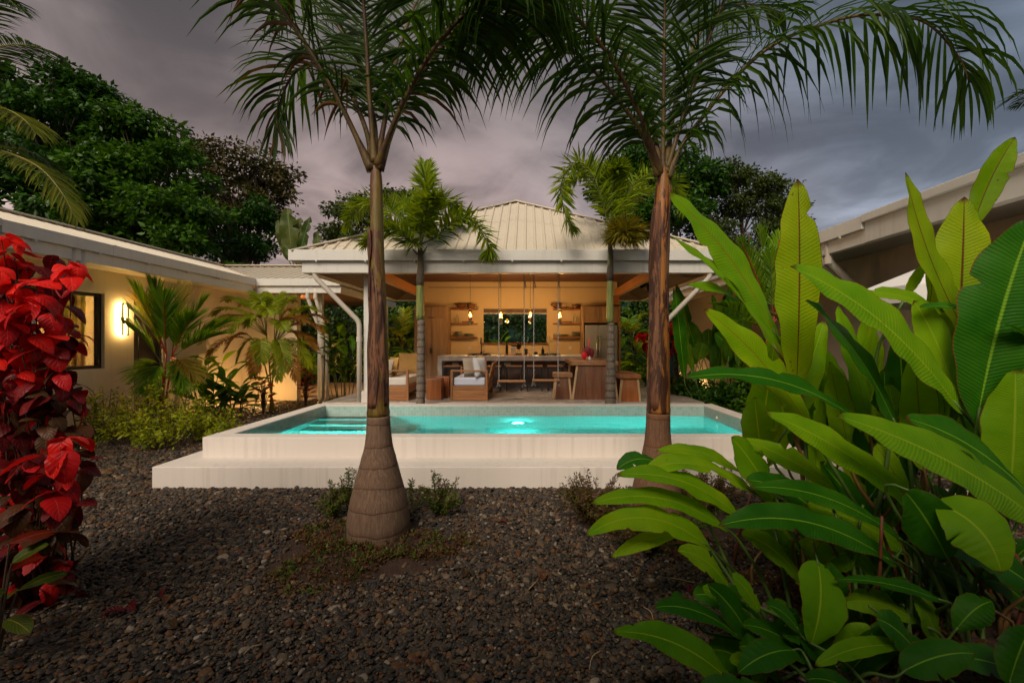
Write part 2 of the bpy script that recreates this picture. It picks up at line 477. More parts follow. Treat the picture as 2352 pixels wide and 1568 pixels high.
def _tile():
    t = NT('mosaic_tile')
    g = t.n('ShaderNodeNewGeometry'); sp = t.n('ShaderNodeSeparateXYZ'); t.t.links.new(g.outputs['Position'], sp.inputs[0])
    k = 1 / 0.05
    gap = None; ids = []
    for i in range(3):
        a = t.math('MULTIPLY', sp.outputs[i], k)
        fr = t.math('ABSOLUTE', t.math('SUBTRACT', t.math('FRACT', t.math('ADD', a, 0.02)), 0.5))
        ids.append(t.math('FLOOR', t.math('ADD', a, 0.02)))
        # a face lying in a plane has one constant coordinate: ignore joints along its own normal
        nn = t.n('ShaderNodeSeparateXYZ'); t.t.links.new(g.outputs['True Normal'], nn.inputs[0])
        live = t.math('LESS_THAN', t.math('ABSOLUTE', nn.outputs[i]), 0.5)
        q = t.math('MULTIPLY', t.rng(fr, 0.455, 0.475), live)
        gap = q if gap is None else t.math('MAXIMUM', gap, q)
    cm = t.n('ShaderNodeCombineXYZ')
    for i in range(3): t.set(cm.inputs[i], ids[i])
    wn = t.n('ShaderNodeTexWhiteNoise', {'Vector': cm.outputs[0]})
    c = t.mix(wn.outputs['Value'], (0.34, 0.50, 0.45), (0.44, 0.60, 0.54))
    c = t.mix(gap, c, (0.60, 0.64, 0.58))
    return t.done(t.bsdf(Base_Color=c, Roughness=0.18, Normal=t.bump(t.math('SUBTRACT', 1.0, gap), 0.4, 0.002)))
M['tile'] = _tile()
def _water():
    t = NT('pool_water')
    v = t.coord((1, 1.6, 1))
    h = t.math('ADD', t.noise(v, 2.2, 3, 0.5), t.math('MULTIPLY', t.noise(v, 9, 2), 0.18))
    b = t.bump(h, 0.32, 0.05)
    rf = t.n('ShaderNodeBsdfRefraction', {'Color': (0.075, 0.72, 0.74, 1), 'Roughness': 0.0, 'IOR': 1.33, 'Normal': b})
    gl = t.n('ShaderNodeBsdfGlossy', {'Color': (1, 1, 1, 1), 'Roughness': 0.02, 'Normal': b})
    fr = t.n('ShaderNodeFresnel', {'IOR': 1.33, 'Normal': b})
    mx = t.n('ShaderNodeMixShader', {0: t.math('MULTIPLY', fr.outputs[0], 0.8)})
    t.t.links.new(rf.outputs[0], mx.inputs[1]); t.t.links.new(gl.outputs[0], mx.inputs[2])
    return t.done(mx.outputs[0])
M['water'] = _water()
def _ground():
    t = NT('gravel_ground')
    v = t.coord()
    vo = t.n('ShaderNodeTexVoronoi', {'Vector': v, 'Scale': 26.0})
    c = t.ramp(vo.outputs['Color'], [(0.1, (0.020, 0.018, 0.016)), (0.5, (0.050, 0.045, 0.040)), (0.85, (0.10, 0.085, 0.065))])
    soil = t.rng(t.noise(v, 0.5, 4), 0.45, 0.6)
    c = t.mix(t.math('MULTIPLY', soil, 0.5), c, (0.03, 0.022, 0.014))
    return t.done(t.bsdf(Base_Color=c, Roughness=0.85, Normal=t.bump(vo.outputs['Distance'], 0.8, 0.02)))
M['ground'] = _ground()
M['soil'] = plain('soil', (0.045, 0.022, 0.012), 0.95, 0.5, 14, 0.9, 45, bdist=0.02)
def _pebble():
    t = NT('pebble')
    a = t.n('ShaderNodeAttribute', attribute_type='INSTANCER', attribute_name='tone')
    c = t.ramp(a.outputs['Fac'], [(0.0, (0.019, 0.0158, 0.0130)), (0.28, (0.040, 0.0325, 0.0260)), (0.48, (0.070, 0.055, 0.042)),
                                  (0.58, (0.048, 0.042, 0.036)), (0.72, (0.125, 0.087, 0.050)), (0.82, (0.130, 0.061, 0.022)),
                                  (0.89, (0.080, 0.028, 0.013)), (0.965, (0.19, 0.14, 0.092)), (1.0, (0.30, 0.245, 0.19))])
    n = t.noise(t.coord((1, 1, 1), 'Generated'), 4, 4)
    c = t.mix(1.0, c, t.ramp(n, [(0.3, (0.72, 0.72, 0.72)), (0.7, (1.2, 1.2, 1.2))]), 'MULTIPLY')
    return t.done(t.bsdf(Base_Color=c, Roughness=0.55, Specular_IOR_Level=0.3))
M['pebble'] = _pebble()

# ------------------------------------------------------------------ ground and gravel
PX0, PX1, PY0, PY1 = -3.86, 3.38, 5.39, 8.36           # pool rim, outer
g = MB()
xs = (-700, PX0 + 0.1, PX1 - 0.1, 700); ys = (-300, PY0 + 0.1, PY1 - 0.1, 1500)
gv = [(x, y, 0) for y in ys for x in xs]
g.add(gv, [(j * 4 + i, j * 4 + i + 1, j * 4 + i + 5, j * 4 + i + 4) for j in range(3) for i in range(3) if not (i == 1 and j == 1)])
tag(g.build('ground', M['ground']), kind='structure')

def gravel():
    r = np.random.default_rng(3)
    pts = []; size = []
    def field(x0, x1, y0, y1, dens, s0):
        n = int((x1 - x0) * (y1 - y0) * dens)
        p = np.stack([r.uniform(x0, x1, n), r.uniform(y0, y1, n)], 1)
        keep = ~((p[:, 0] > -4.13) & (p[:, 0] < 3.68) & (p[:, 1] > 4.97) & (p[:, 1] < 8.37))
        keep &= np.abs(p[:, 0]) < 1.2 * p[:, 1] + 1.5
        keep &= ~((p[:, 0] > -4.3) & (p[:, 0] < 3.7) & (p[:, 1] > 9.1))
        keep &= ~((((p[:, 0] + 1.25) / 0.72) ** 2 + ((p[:, 1] - 3.55) / 0.55) ** 2 < 1) & (r.random(n) < 0.9))
        keep &= ~((((p[:, 0] - 1.2) / 0.75) ** 2 + ((p[:, 1] - 4.1) / 0.5) ** 2 < 1) & (r.random(n) < 0.85))
        p = p[keep]
        pts.append(np.column_stack([p, r.uniform(0.001, 0.02, len(p))])); size.append(s0 * np.exp(r.normal(0, 0.36, len(p))))
    field(-3.5, 4.5, 1.2, 3.2, 4800, 0.0104)
    field(-5.2, 5.5, 3.2, 5.2, 3000, 0.0126)
    field(-7.6, -3.8, 5.0, 9.0, 1500, 0.018)
    field(-7.6, -3.4, 9.0, 13.5, 1000, 0.021)
    field(3.4, 5.2, 5.0, 9.0, 900, 0.02)
    field(2.6, 5.2, 9.0, 14.0, 600, 0.022)
    p = np.concatenate(pts); s_ = np.concatenate(size); n = len(p)
    me = bpy.data.meshes.new('gravel')
    me.vertices.add(n); me.vertices.foreach_set('co', p.ravel())
    sc_ = np.stack([s_ * r.uniform(0.85, 1.45, n), s_ * r.uniform(0.7, 1.1, n), s_ * r.uniform(0.40, 0.75, n)], 1)
    rot = np.stack([r.normal(0, 0.32, n), r.normal(0, 0.32, n), r.uniform(0, 6.28, n)], 1)
    me.attributes.new('scl', 'FLOAT_VECTOR', 'POINT').data.foreach_set('vector', sc_.ravel())
    me.attributes.new('rot', 'FLOAT_VECTOR', 'POINT').data.foreach_set('vector', rot.ravel())
    me.attributes.new('tone', 'FLOAT', 'POINT').data.foreach_set('value', r.random(n))
    o = bpy.data.objects.new('gravel', me); COL.objects.link(o)
    ng = bpy.data.node_groups.new('gravel_nodes', 'GeometryNodeTree')
    ng.interface.new_socket('Geometry', in_out='INPUT', socket_type='NodeSocketGeometry')
    ng.interface.new_socket('Geometry', in_out='OUTPUT', socket_type='NodeSocketGeometry')
    N, L = ng.nodes, ng.links
    gi = N.new('NodeGroupInput'); go = N.new('NodeGroupOutput')
    ico = N.new('GeometryNodeMeshIcoSphere'); ico.inputs['Subdivisions'].default_value = 2; ico.inputs['Radius'].default_value = 1.0
    sp = N.new('GeometryNodeSetPosition'); nz = N.new('ShaderNodeTexNoise'); nz.inputs['Scale'].default_value = 0.9
    sb = N.new('ShaderNodeVectorMath'); sb.operation = 'SUBTRACT'; sb.inputs[1].default_value = (0.5, 0.5, 0.5)
    sv = N.new('ShaderNodeVectorMath'); sv.operation = 'SCALE'; sv.inputs['Scale'].default_value = 0.7
    L.new(nz.outputs['Color'], sb.inputs[0]); L.new(sb.outputs[0], sv.inputs[0]); L.new(sv.outputs[0], sp.inputs['Offset'])
    ss = N.new('GeometryNodeSetShadeSmooth'); sm = N.new('GeometryNodeSetMaterial'); sm.inputs['Material'].default_value = M['pebble']
    iop = N.new('GeometryNodeInstanceOnPoints')
    a1 = N.new('GeometryNodeInputNamedAttribute'); a1.data_type = 'FLOAT_VECTOR'; a1.inputs[0].default_value = 'scl'
    a2 = N.new('GeometryNodeInputNamedAttribute'); a2.data_type = 'FLOAT_VECTOR'; a2.inputs[0].default_value = 'rot'
    L.new(ico.outputs[0], sp.inputs[0]); L.new(sp.outputs[0], ss.inputs[0]); L.new(ss.outputs[0], sm.inputs[0])
    L.new(gi.outputs[0], iop.inputs['Points']); L.new(sm.outputs[0], iop.inputs['Instance'])
    L.new(a1.outputs[0], iop.inputs['Scale']); L.new(a2.outputs[0], iop.inputs['Rotation'])
    L.new(iop.outputs[0], go.inputs[0])
    md = o.modifiers.new('pebbles', 'NODES'); md.node_group = ng
    me.materials.append(M['pebble'])
    return tag(o, 'dark rounded river pebbles spread over the whole courtyard', 'gravel', kind='stuff')
gravel()

# ------------------------------------------------------------------ swimming pool
pool = thing('swimming_pool', 'raised white plastered swimming pool with mint mosaic lining and turquoise water', 'pool', (-0.24, 6.8, 0))
def ring(mb, ox0, ox1, oy0, oy1, ix0, ix1, iy0, iy1, z0, z1):
    o_ = [(ox0, oy0), (ox1, oy0), (ox1, oy1), (ox0, oy1)]; i_ = [(ix0, iy0), (ix1, iy0), (ix1, iy1), (ix0, iy1)]
    v = [(x, y, z) for z in (z0, z1) for x, y in o_] + [(x, y, z) for z in (z0, z1) for x, y in i_]
    f = []
    for k in range(4):
        k2 = (k + 1) % 4
        f += [(k, k2, k2 + 4, k + 4), (8 + k2, 8 + k, 12 + k, 12 + k2), (4 + k, 4 + k2, 12 + k2, 12 + k), (k2, k, 8 + k, 8 + k2)]
    return mb.add(v, f)
IX0, IX1, IY0, IY1 = PX0 + 0.23, PX1 - 0.23, PY0 + 0.225, PY1 - 0.22
RIM, TIER, WATER = 0.482, 0.243, 0.29
ring(MB(), PX0, PX1, PY0, PY1, IX0, IX1, IY0, IY1, -0.85, RIM).build('rim_wall', M['pool_plaster'], pool, bev=0.008)
ring(MB(), -4.115, 3.66, 4.976, 8.30, PX0 + 0.01, PX1 - 0.01, PY0 + 0.01, 8.26, -0.1, TIER).build('step', M['pool_plaster'], pool, bev=0.008)
ln = ring(MB(), IX0 + 0.002, IX1 - 0.002, IY0 + 0.002, IY1 - 0.002, IX0 + 0.012, IX1 - 0.012, IY0 + 0.012, IY1 - 0.012, -0.80, RIM - 0.012)
ln.build('tile_lining', M['tile'], pool)
mkbox('pool_floor', M['tile'], pool, IX0 + 0.012, IX1 - 0.012, IY0 + 0.012, IY1 - 0.012, -0.84, -0.80, 0)
M['step_tile'] = plain('step_tile', (0.62, 0.58, 0.50), 0.4, 0.08, 6, 0.1, 60)
for i, (ya, yb, zt) in enumerate(((7.86, IY1 - 0.014, 0.262), (7.52, 7.86, 0.07), (7.18, 7.52, -0.13), (6.84, 7.18, -0.34))):
    mkbox('submerged_step', M['step_tile'], pool, IX0 + 0.014, -2.42, ya, yb, -0.80, zt, 0.01)
wt = MB().add([(IX0, IY0, WATER), (IX1, IY0, WATER), (IX1, IY1, WATER), (IX0, IY1, WATER)], [(0, 1, 2, 3)])
tag(wt.build('water', M['water']), kind='structure')
# underwater lamp on the far wall, return nozzle and skimmer mouth
M['pool_lamp'] = emit('pool_lamp_glow', (0.80, 1.0, 0.93), 120.0)
M['pool_lamp_near'] = emit('pool_lamp_near_glow', (0.80, 1.0, 0.93), 480.0)  # glow of the added fill lamps on the near wall
lx, lz = -0.18, -0.30
lm = MB(); an = np.linspace(0, 2 * PI, 25)[:-1]
lm.add([(lx + 0.10 * math.cos(a), IY1 - 0.055 - 0.05 * math.sin(a), lz + 0.085 * math.sin(a)) for a in an] + [(lx, IY1 - 0.06, lz)], [(i, (i + 1) % 24, 24) for i in range(24)])
pl = thing('pool_lamp', 'lit round lamp under water on the far pool wall', 'lamp', (lx, IY1 - 0.02, lz))
lm.build('lens', M['pool_lamp'], pl)
for lx2 in (-2.9, 1.9):            # two unseen fill lamps added below the near rim to even out the water
    t = thing('pool_lamp', 'lit round lamp under water on the near pool wall %s' % ('by the submerged steps' if lx2 < 0 else 'by the skimmer'), 'lamp', (lx2, IY0 + 0.02, -0.3))
    MB().add([(lx2 + 0.10 * math.cos(a), IY0 + 0.055 + 0.05 * math.sin(a), -0.3 + 0.085 * math.sin(a)) for a in an] + [(lx2, IY0 + 0.06, -0.3)], [((i + 1) % 24, i, 24) for i in range(24)]).build('lens', M['pool_lamp_near'], t)
    MB().tube([(lx2, IY0 + 0.013, -0.3), (lx2, IY0 + 0.004, -0.3)], 0.125, 24).build('bezel', M['white_plastic'], t, bev=0.004)
bz = MB().tube([(lx, IY1 - 0.013, lz), (lx, IY1 - 0.045, lz)], 0.125, 24); bz.build('bezel', M['white_plastic'], pl, bev=0.004)
nz_ = MB().tube([(IX1 - 0.014, 7.55, 0.35), (IX1 - 0.035, 7.55, 0.35)], 0.032, 16).build('return_nozzle', M['white_plastic'], pool, bev=0.004)
sk = MB(); ring_z = (0.19, 0.40)
sk.box(IX1 - 0.016, IX1 - 0.03, 6.12, 6.42, 0.16, 0.40).build('skimmer_mouth', M['ceramic'], pool, bev=0.003)

# ------------------------------------------------------------------ corrugated roofs
def roof_slope(parent, A, e, h, p, L, bot, top, lift=0.0, rows=(1.0,), period=0.2, name='roof_panel'):
    """sheets of ribbed metal: A eave origin, e unit vector along the eave, h unit vector up the slope in plan, p rise per metre;
    bot(s), top(s) give the run covered at eave distance s"""
    A, e, h = vec(A), vec(e), vec(h)
    sl = nrm(h + vec((0, 0, p))); nn = nrm(np.cross(e, sl)); nn = nn if nn[2] > 0 else -nn
    prof = []
    k = 0
    while k * period < L:
        for dx, dz in ((0, 0), (0.62, 0), (0.70, 0.03), (0.88, 0.03), (0.96, 0)):
            x = (k + dx) * period
            if x < L: prof.append((x, dz))
        k += 1
    prof.append((L, 0))
    per = 25; i = 0
    while i < len(prof) - 1:
        seg = prof[i:i + per + 1]
        lo = 0.0
        for ri, hi in enumerate(rows):
            mb = MB(); v = []
            for x, dz in seg:
                b, t_ = bot(x), top(x)
                a0 = b + (t_ - b) * lo if ri else b + min(0.06, t_ - b)
                a0 = max(a0 - (0.06 if ri else 0), b); a1 = b + (t_ - b) * hi
                off = nn * (dz + lift + 0.006 * ri)
                v += [A + e * x + (h + vec((0, 0, p))) * a0 + off, A + e * x + (h + vec((0, 0, p))) * a1 + off]
            n = len(seg)
            mb.add(v, [(2 * j, 2 * j + 2, 2 * j + 3, 2 * j + 1) for j in range(n - 1)])
            o = mb.build(name, M['roof'], parent)
            sd = o.modifiers.new('sheet', 'SOLIDIFY'); sd.thickness = 0.004
            lo = hi
        i += per
EX0, EX1, EY0, EY1, EZ = -4.62, 4.0, 8.84, 15.0, 3.345
AP = vec((-0.31, 11.92, 5.27))
pav = thing('kitchen_pavilion', 'open kitchen pavilion with cream ribbed hip roof and white eaves behind the pool', 'pavilion', (-0.31, 11.9, 0))
pf = (AP[2] - EZ) / (AP[1] - EY0)
roof_slope(pav, (EX0, EY0, EZ), (1, 0, 0), (0, 1, 0), pf, EX1 - EX0, lambda s: 0.0,
           lambda s: (AP[1] - EY0) * min(s / (AP[0] - EX0), (EX1 - EX0 - s) / (EX1 - AP[0])), rows=(0.62, 1.0))
ps = (AP[2] - EZ) / (AP[0] - EX0)
for sx in (0, 1):
    A = (EX0, EY0, EZ) if sx == 0 else (EX1, EY0, EZ)
    roof_slope(pav, A, (0, 1, 0), (1, 0, 0) if sx == 0 else (-1, 0, 0), ps, EY1 - EY0, lambda s: 0.0,
               lambda s: (AP[0] - EX0) * min(s / (AP[1] - EY0), (EY1 - EY0 - s) / (EY1 - AP[1])))
roof_slope(pav, (EX1, EY1, EZ), (-1, 0, 0), (0, -1, 0), (AP[2] - EZ) / (EY1 - AP[1]), EX1 - EX0, lambda s: 0.0,
           lambda s: (EY1 - AP[1]) * min(s / (EX1 - AP[0]), (EX1 - EX0 - s) / (AP[0] - EX0)))
for cx_, cy_ in ((EX0, EY0), (EX1, EY0), (EX1, EY1), (EX0, EY1)):
    b_ = AP + vec((0, 0, 0.045)); a_ = vec((cx_, cy_, EZ + 0.045))
    MB().beam(a_, b_, 0.16, 0.03).build('ridge_cap', M['roof'], pav, bev=0.006)
# gutters, ring beam, soffit
def rect_ring(name, mat, x0, x1, y0, y1, t_, z0, z1, parent, bev=0.006):
    mkbox(name, mat, parent, x0, x1, y0, y0 + t_, z0, z1, bev)
    mkbox(name, mat, parent, x0, x1, y1 - t_, y1, z0, z1, bev)
    mkbox(name, mat, parent, x0, x0 + t_, y0 + t_, y1 - t_, z0, z1, bev)
    mkbox(name, mat, parent, x1 - t_, x1, y0 + t_, y1 - t_, z0, z1, bev)
rect_ring('gutter', M['white_metal'], EX0 - 0.03, EX1 + 0.03, EY0 - 0.03, EY1 + 0.03, 0.13, 3.195, 3.405, pav)
rect_ring('eave_beam', M['white_metal'], EX0 + 0.20, EX1 - 0.20, EY0 + 0.05, EY1 - 0.05, 0.15, 2.965, 3.193, pav)
for k in range(9):
    mkbox('gutter_bracket', M['white_metal'], pav, EX0 + 0.5 + k * 0.95, EX0 + 0.53 + k * 0.95, EY0 - 0.036, EY0 + 0.02, 3.17, 3.20, 0)
def soffit_slope(c1, c2, c3, c4):
    o = MB().add([c1, c2, c3, c4], [(0, 1, 2, 3)]).build('soffit', M['soffit'], pav)
    s_ = o.modifiers.new('boards', 'SOLIDIFY'); s_.thickness = 0.03
SX0, SX1, SY0, SY1 = EX0 + 0.35, EX1 - 0.35, EY0 + 0.2, EY1 - 0.2
KX0, KX1, KY0, KY1, KC = -3.24, 2.66, 10.2, 13.80, 3.42
oq = [(SX0, SY0, 3.02), (SX1, SY0, 3.02), (SX1, SY1, 3.02), (SX0, SY1, 3.02)]
iq = [(KX0, KY0, KC), (KX1, KY0, KC), (KX1, KY1, KC), (KX0, KY1, KC)]
for k in range(4):
    soffit_slope(oq[k], oq[(k + 1) % 4], iq[(k + 1) % 4], iq[k])
mkbox('ceiling', M['ceiling'], pav, KX0, KX1, KY0, KY1, KC + 0.002, KC + 0.03, 0)
for sx in (KX0 + 0.02, KX1 - 0.02):
    mkbox('plate_beam', M['beam_wood'], pav, sx - 0.06, sx + 0.06, 9.1, 13.5, 2.97, 3.19, 0.006)
# white posts on plinths (front) and timber posts at the kitchen wall
for sx in (-3.30, 2.66):
    mkbox('post', M['white_metal'], pav, sx - 0.055, sx + 0.055, 9.28, 9.39, 0.62, 2.97, 0.006)
    mkbox('plinth', M['pool_plaster'], pav, sx - 0.16, sx + 0.13, 9.2, 9.48, 0.0, 0.62, 0.01)
for sx in (KX0 + 0.10, KX1 - 0.10):
    mkbox('timber_post', M['beam_wood'], pav, sx - 0.09, sx + 0.09, 13.22, 13.40, 2.66, 2.97, 0.006)
mkbox('floor_slab', M['floor'], pav, -4.15, 3.55, 9.15, 14.8, 0.0, 0.40, 0.01)
# kitchen wall with its window opening
WX0, WX1, WZ0, WZ1, WY = -1.34, 0.56, 1.60, 2.62, 13.6
wl = MB().box(KX0, WX0, WY, WY + 0.15, 0.4, KC).box(WX1, KX1, WY, WY + 0.15, 0.4, KC)
wl.box(WX0, WX1, WY, WY + 0.15, 0.4, WZ0).box(WX0, WX1, WY, WY + 0.15, WZ1, KC)
wl.build('wall', M['kitchen_wall'], pav)
mkbox('wall_trim', M['dark_panel'], pav, KX0 + 0.25, KX1 - 0.25, WY - 0.008, WY - 0.001, 3.245, 3.262, 0)
kw = mkbox('window', M['bowl_wood'], pav, WX0 - 0.02, WX1 + 0.02, WY - 0.07, WY + 0.13, WZ0 - 0.045, WZ0 - 0.001, 0.004)
MB().box(WX0 + 0.01, WX1 - 0.01, WY + 0.07, WY + 0.078, WZ0 + 0.01, WZ1 - 0.01).build('pane', M['window_glass'], kw)
mkbox('transom', M['steel'], kw, WX0 + 0.005, WX1 - 0.005, WY + 0.05, WY + 0.1, WZ1 - 0.15, WZ1 - 0.13, 0)
MB().box(WX0 + 0.005, WX1 - 0.005, WY + 0.06, WY + 0.09, WZ1 - 0.128, WZ1 - 0.005).build('blind', M['dark_panel'], kw)

def pipe(name, parent, pts, r=0.042, n=12, collars=()):
    o = MB().tube(pts, r, n).build(name, M['pipe'], parent, smooth=True)
    for a, b in collars:
        MB().tube([a, b], r * 1.16, n).build('collar', M['pipe'], o, smooth=False)
    return o
def dense(pts, k=3):
    "polyline with short rounded elbows"
    pts = [vec(p) for p in pts]; out = [pts[0]]
    for i in range(1, len(pts) - 1):
        a, b, c = pts[i - 1], pts[i], pts[i + 1]
        d1 = min(0.09, np.linalg.norm(b - a) * 0.4); d2 = min(0.09, np.linalg.norm(c - b) * 0.4)
        p0 = b + nrm(a - b) * d1; p2 = b + nrm(c - b) * d2
        out += [(1 - t) ** 2 * p0 + 2 * t * (1 - t) * b + t * t * p2 for t in (0, 0.33, 0.66, 1)]
    return out + [pts[-1]]
for sg, cx_ in ((1, EX0 + 0.42), (-1, EX1 - 0.42)):
    tx = -3.42 if sg == 1 else 2.79
    pipe('downpipe', pav, dense([(cx_, 8.95, 3.2), (cx_, 8.95, 2.9), (tx, 9.22, 2.02), (tx, 9.22, 0.0)]), 0.05,
         collars=[((tx, 9.22, 1.62), (tx, 9.22, 1.72)), ((tx, 9.22, 0.0), (tx, 9.22, 0.08))])

# ------------------------------------------------------------------ side houses
def house(name, label, sx, EXc, zb, zt, y0, y1, wallX, yg, ridge_run, p):
    """long house running away from the camera; sx +1: courtyard lies to its +X side (left house)"""
    h_ = thing(name, label, 'house', (wallX, (y0 + y1) / 2, 0))
    q = lambda a, b: (min(a, b), max(a, b))
    zm = (zb + zt) / 2
    mkbox('gutter', M['white_metal'], h_, *q(EXc, EXc - sx * 0.13), yg, y1, zm, zt, 0.006)
    mkbox('eave_beam', M['white_metal'], h_, *q(EXc - sx * 0.06, EXc - sx * 0.16), yg, y1, zb, zm - 0.002, 0.004)
    for k in range(int((y1 - yg) / 0.95)):
        yy = yg + 0.4 + k * 0.95
        mkbox('gutter_bracket', M['white_metal'], h_, *q(EXc + sx * 0.006, EXc - sx * 0.03), yy, yy + 0.03, zm - 0.03, zm + 0.002, 0)
    for yy in (yg + 1.6, yg + 3.9):
        mkbox('gutter_joint', M['white_metal'], h_, *q(EXc + sx * 0.004, EXc - sx * 0.02), yy, yy + 0.06, zm, zt + 0.003, 0)
    mkbox('fascia', M['white_metal'], h_, *q(EXc - sx * 0.04, EXc - sx * 0.16), y0, yg - 0.005, zb, zt - 0.10, 0.004)
    mkbox('drip_edge', M['white_metal'], h_, *q(EXc + sx * 0.01, EXc - sx * 0.16), y0, yg - 0.005, zt - 0.098, zt + 0.01, 0.012)
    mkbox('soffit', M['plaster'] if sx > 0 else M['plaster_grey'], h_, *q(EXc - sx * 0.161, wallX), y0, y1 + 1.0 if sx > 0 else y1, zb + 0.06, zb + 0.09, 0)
    return h_
LX, LW = -6.88, -7.80
lh = house('house', 'cream house with white gutter, dark window and dark door beside the yellow-green shrubs', 1, LX, 2.866, 3.22, 2.4, 11.5, LW, 5.95, 2.52, 0.30)
RUN, SL = 2.52, 0.30
Lw = 14.02 - 2.4
roof_slope(lh, (LX, 2.4, 3.165), (0, 1, 0), (-1, 0, 0), SL, Lw, lambda s: max(0.0, s - (11.5 - 2.4)), lambda s: RUN, period=0.22)
roof_slope(lh, (LX - RUN, 11.5, 3.165), (1, 0, 0), (0, 1, 0), SL, RUN + 2.12, lambda s: max(0.0, RUN - s), lambda s: RUN, period=0.22)
roof_slope(lh, (LX - 2 * RUN, 14.02, 3.165), (0, -1, 0), (1, 0, 0), SL, Lw, lambda s: 0.0, lambda s: RUN, period=0.22)
roof_slope(lh, (-4.76, 16.54, 3.165), (-1, 0, 0), (0, -1, 0), SL, RUN + 2.12, lambda s: 0.0, lambda s: RUN, period=0.22)
rz = 3.165 + RUN * SL + 0.05
MB().beam((LX - RUN, 2.4, rz), (LX - RUN, 14.02, rz), 0.26, 0.03).build('ridge_cap', M['roof'], lh, bev=0.006)
MB().beam((LX - RUN, 14.02, rz), (-4.76, 14.02, rz), 0.26, 0.03).build('ridge_cap', M['roof'], lh, bev=0.006)
# return wing eave, wall with openings
mkbox('gutter', M['white_metal'], lh, LX + 0.002, -4.76, 11.5, 11.63, 3.043, 3.22, 0.006)
mkbox('eave_beam', M['white_metal'], lh, LX - 0.058, -4.86, 11.56, 11.66, 2.866, 3.041, 0.004)
mkbox('eave_beam', M['white_metal'], lh, -4.86, -4.762, 11.562, 16.4, 2.868, 3.041, 0.004)
mkbox('soffit', M['soffit'], lh, LX - 0.1, -4.87, 11.67, 16.5, 2.93, 2.96, 0)
W0, W1, WB, WT = 6.95, 8.38, 1.13, 2.50
D0, D1, DT = 9.0, 9.72, 2.49
wl = MB()
for a, b, c, d in ((2.4, W0, 0, 2.95), (W0, W1, 0, WB), (W0, W1, WT, 2.95), (W1, D0, 0, 2.95), (D0, D1, DT, 2.95), (D1, 12.4, 0, 2.95)):
    wl.box(LW - 0.2, LW, a, b, c, d)
wl.box(LW - 0.2, -6.30, 12.4, 12.6, 0, 2.95)
wl.box(LW - 3.0, LW - 2.9, 6.0, 9.0, 0, 2.95).box(LW - 3.0, LW - 0.2, 5.9, 6.0, 0, 2.95).box(LW - 3.0, LW - 0.2, 9.0, 9.1, 0, 2.95)
wl.box(LW - 3.0, LW - 0.2, 6.0, 9.0, 2.95, 3.0)
wl.build('wall', M['plaster'], lh)
wn = MB()
for a, b, c, d in ((W0, W1, WB, WB + 0.06), (W0, W1, WT - 0.06, WT), (W0, W0 + 0.06, WB + 0.06, WT - 0.06), (W1 - 0.06, W1, WB + 0.06, WT - 0.06), (7.62, 7.70, WB + 0.06, WT - 0.06)):
    wn.box(LW - 0.14, LW - 0.06, a, b, c, d)
win = wn.build('window', M['black_metal'], lh, bev=0.004)
for a, b in ((W0 + 0.06, 7.62), (7.70, W1 - 0.06)):
    MB().box(LW - 0.105, LW - 0.098, a, b, WB + 0.06, WT - 0.06).build('pane', M['window_glass'], win)
# curtains behind the glass, warm room lamp
def curtain(y0, y1):
    mb = MB(); n = 40; v = []
    for i in range(n + 1):
        y = y0 + (y1 - y0) * i / n; x = LW - 0.32 + 0.035 * math.sin(i * 1.25) + 0.01 * math.sin(i * 3.1)
        v += [(x, y, WB - 0.3), (x, y, WT + 0.12)]
    mb.add(v, [(2 * i, 2 * i + 2, 2 * i + 3, 2 * i + 1) for i in range(n)])
    return mb
M['curtain'] = leafmat('curtain', (0.55, 0.42, 0.26), (0.62, 0.50, 0.33), 0.5, 0.8, (1, 0.9, 0.7))
cu = thing('curtain', 'pale gathered curtain hanging behind the dark framed window', 'curtain', (LW - 0.32, 8.0, WT))
co = curtain(7.72, 8.36).build('cloth', M['curtain'], cu, smooth=True); co.modifiers.new('cloth', 'SOLIDIFY').thickness = 0.004
MB().tube([(LW - 0.32, 6.9, WT + 0.12), (LW - 0.32, 8.5, WT + 0.12)], 0.012, 8).build('rail', M['black_metal'], cu)
rl = thing('room_lamp', 'warm lit globe lamp inside the room behind the window', 'lamp', (LW - 1.6, 7.5, 2.3))
MB().lathe((LW - 1.6, 7.5, 2.3), [(0.001, -0.14), (0.08, -0.115), (0.13, -0.04), (0.13, 0.04), (0.08, 0.115), (0.02, 0.14)], 16).build('globe', emit('room_lamp_glow', (1.0, 0.55, 0.2), 6.0), rl, smooth=True)
MB().tube([(LW - 1.6, 7.5, 2.44), (LW - 1.6, 7.5, 2.95)], 0.008, 6).build('cord', M['black_metal'], rl)
ld = bpy.data.lights.new('room_lamp_light', 'POINT'); ld.energy = 80; ld.color = (1.0, 0.50, 0.17); ld.shadow_soft_size = 0.05
lo = bpy.data.objects.new('room_lamp_light', ld); lo.parent = rl; lo.location = (0.3, 0, -0.3); COL.objects.link(lo)
dr = MB().box(LW - 0.12, LW - 0.07, D0 + 0.05, D1 - 0.05, 0.12, DT - 0.05).build('door', wood('door_wood', (0.035, 0.016, 0.010), (0.085, 0.042, 0.026), 'Y', 1.0, 0.45), lh, bev=0.004)
df = MB()
for a, b, c, d in ((D0, D0 + 0.05, 0.1, DT), (D1 - 0.05, D1, 0.1, DT), (D0 + 0.05, D1 - 0.05, DT - 0.05, DT)):
    df.box(LW - 0.13, LW - 0.03, a, b, c, d)
df.build('frame', M['black_metal'], dr)
MB().tube([(LW - 0.01, D0 + 0.12, 1.2), (LW - 0.01, D0 + 0.12, 1.75)], 0.012, 8).build('handle', M['black_metal'], dr)
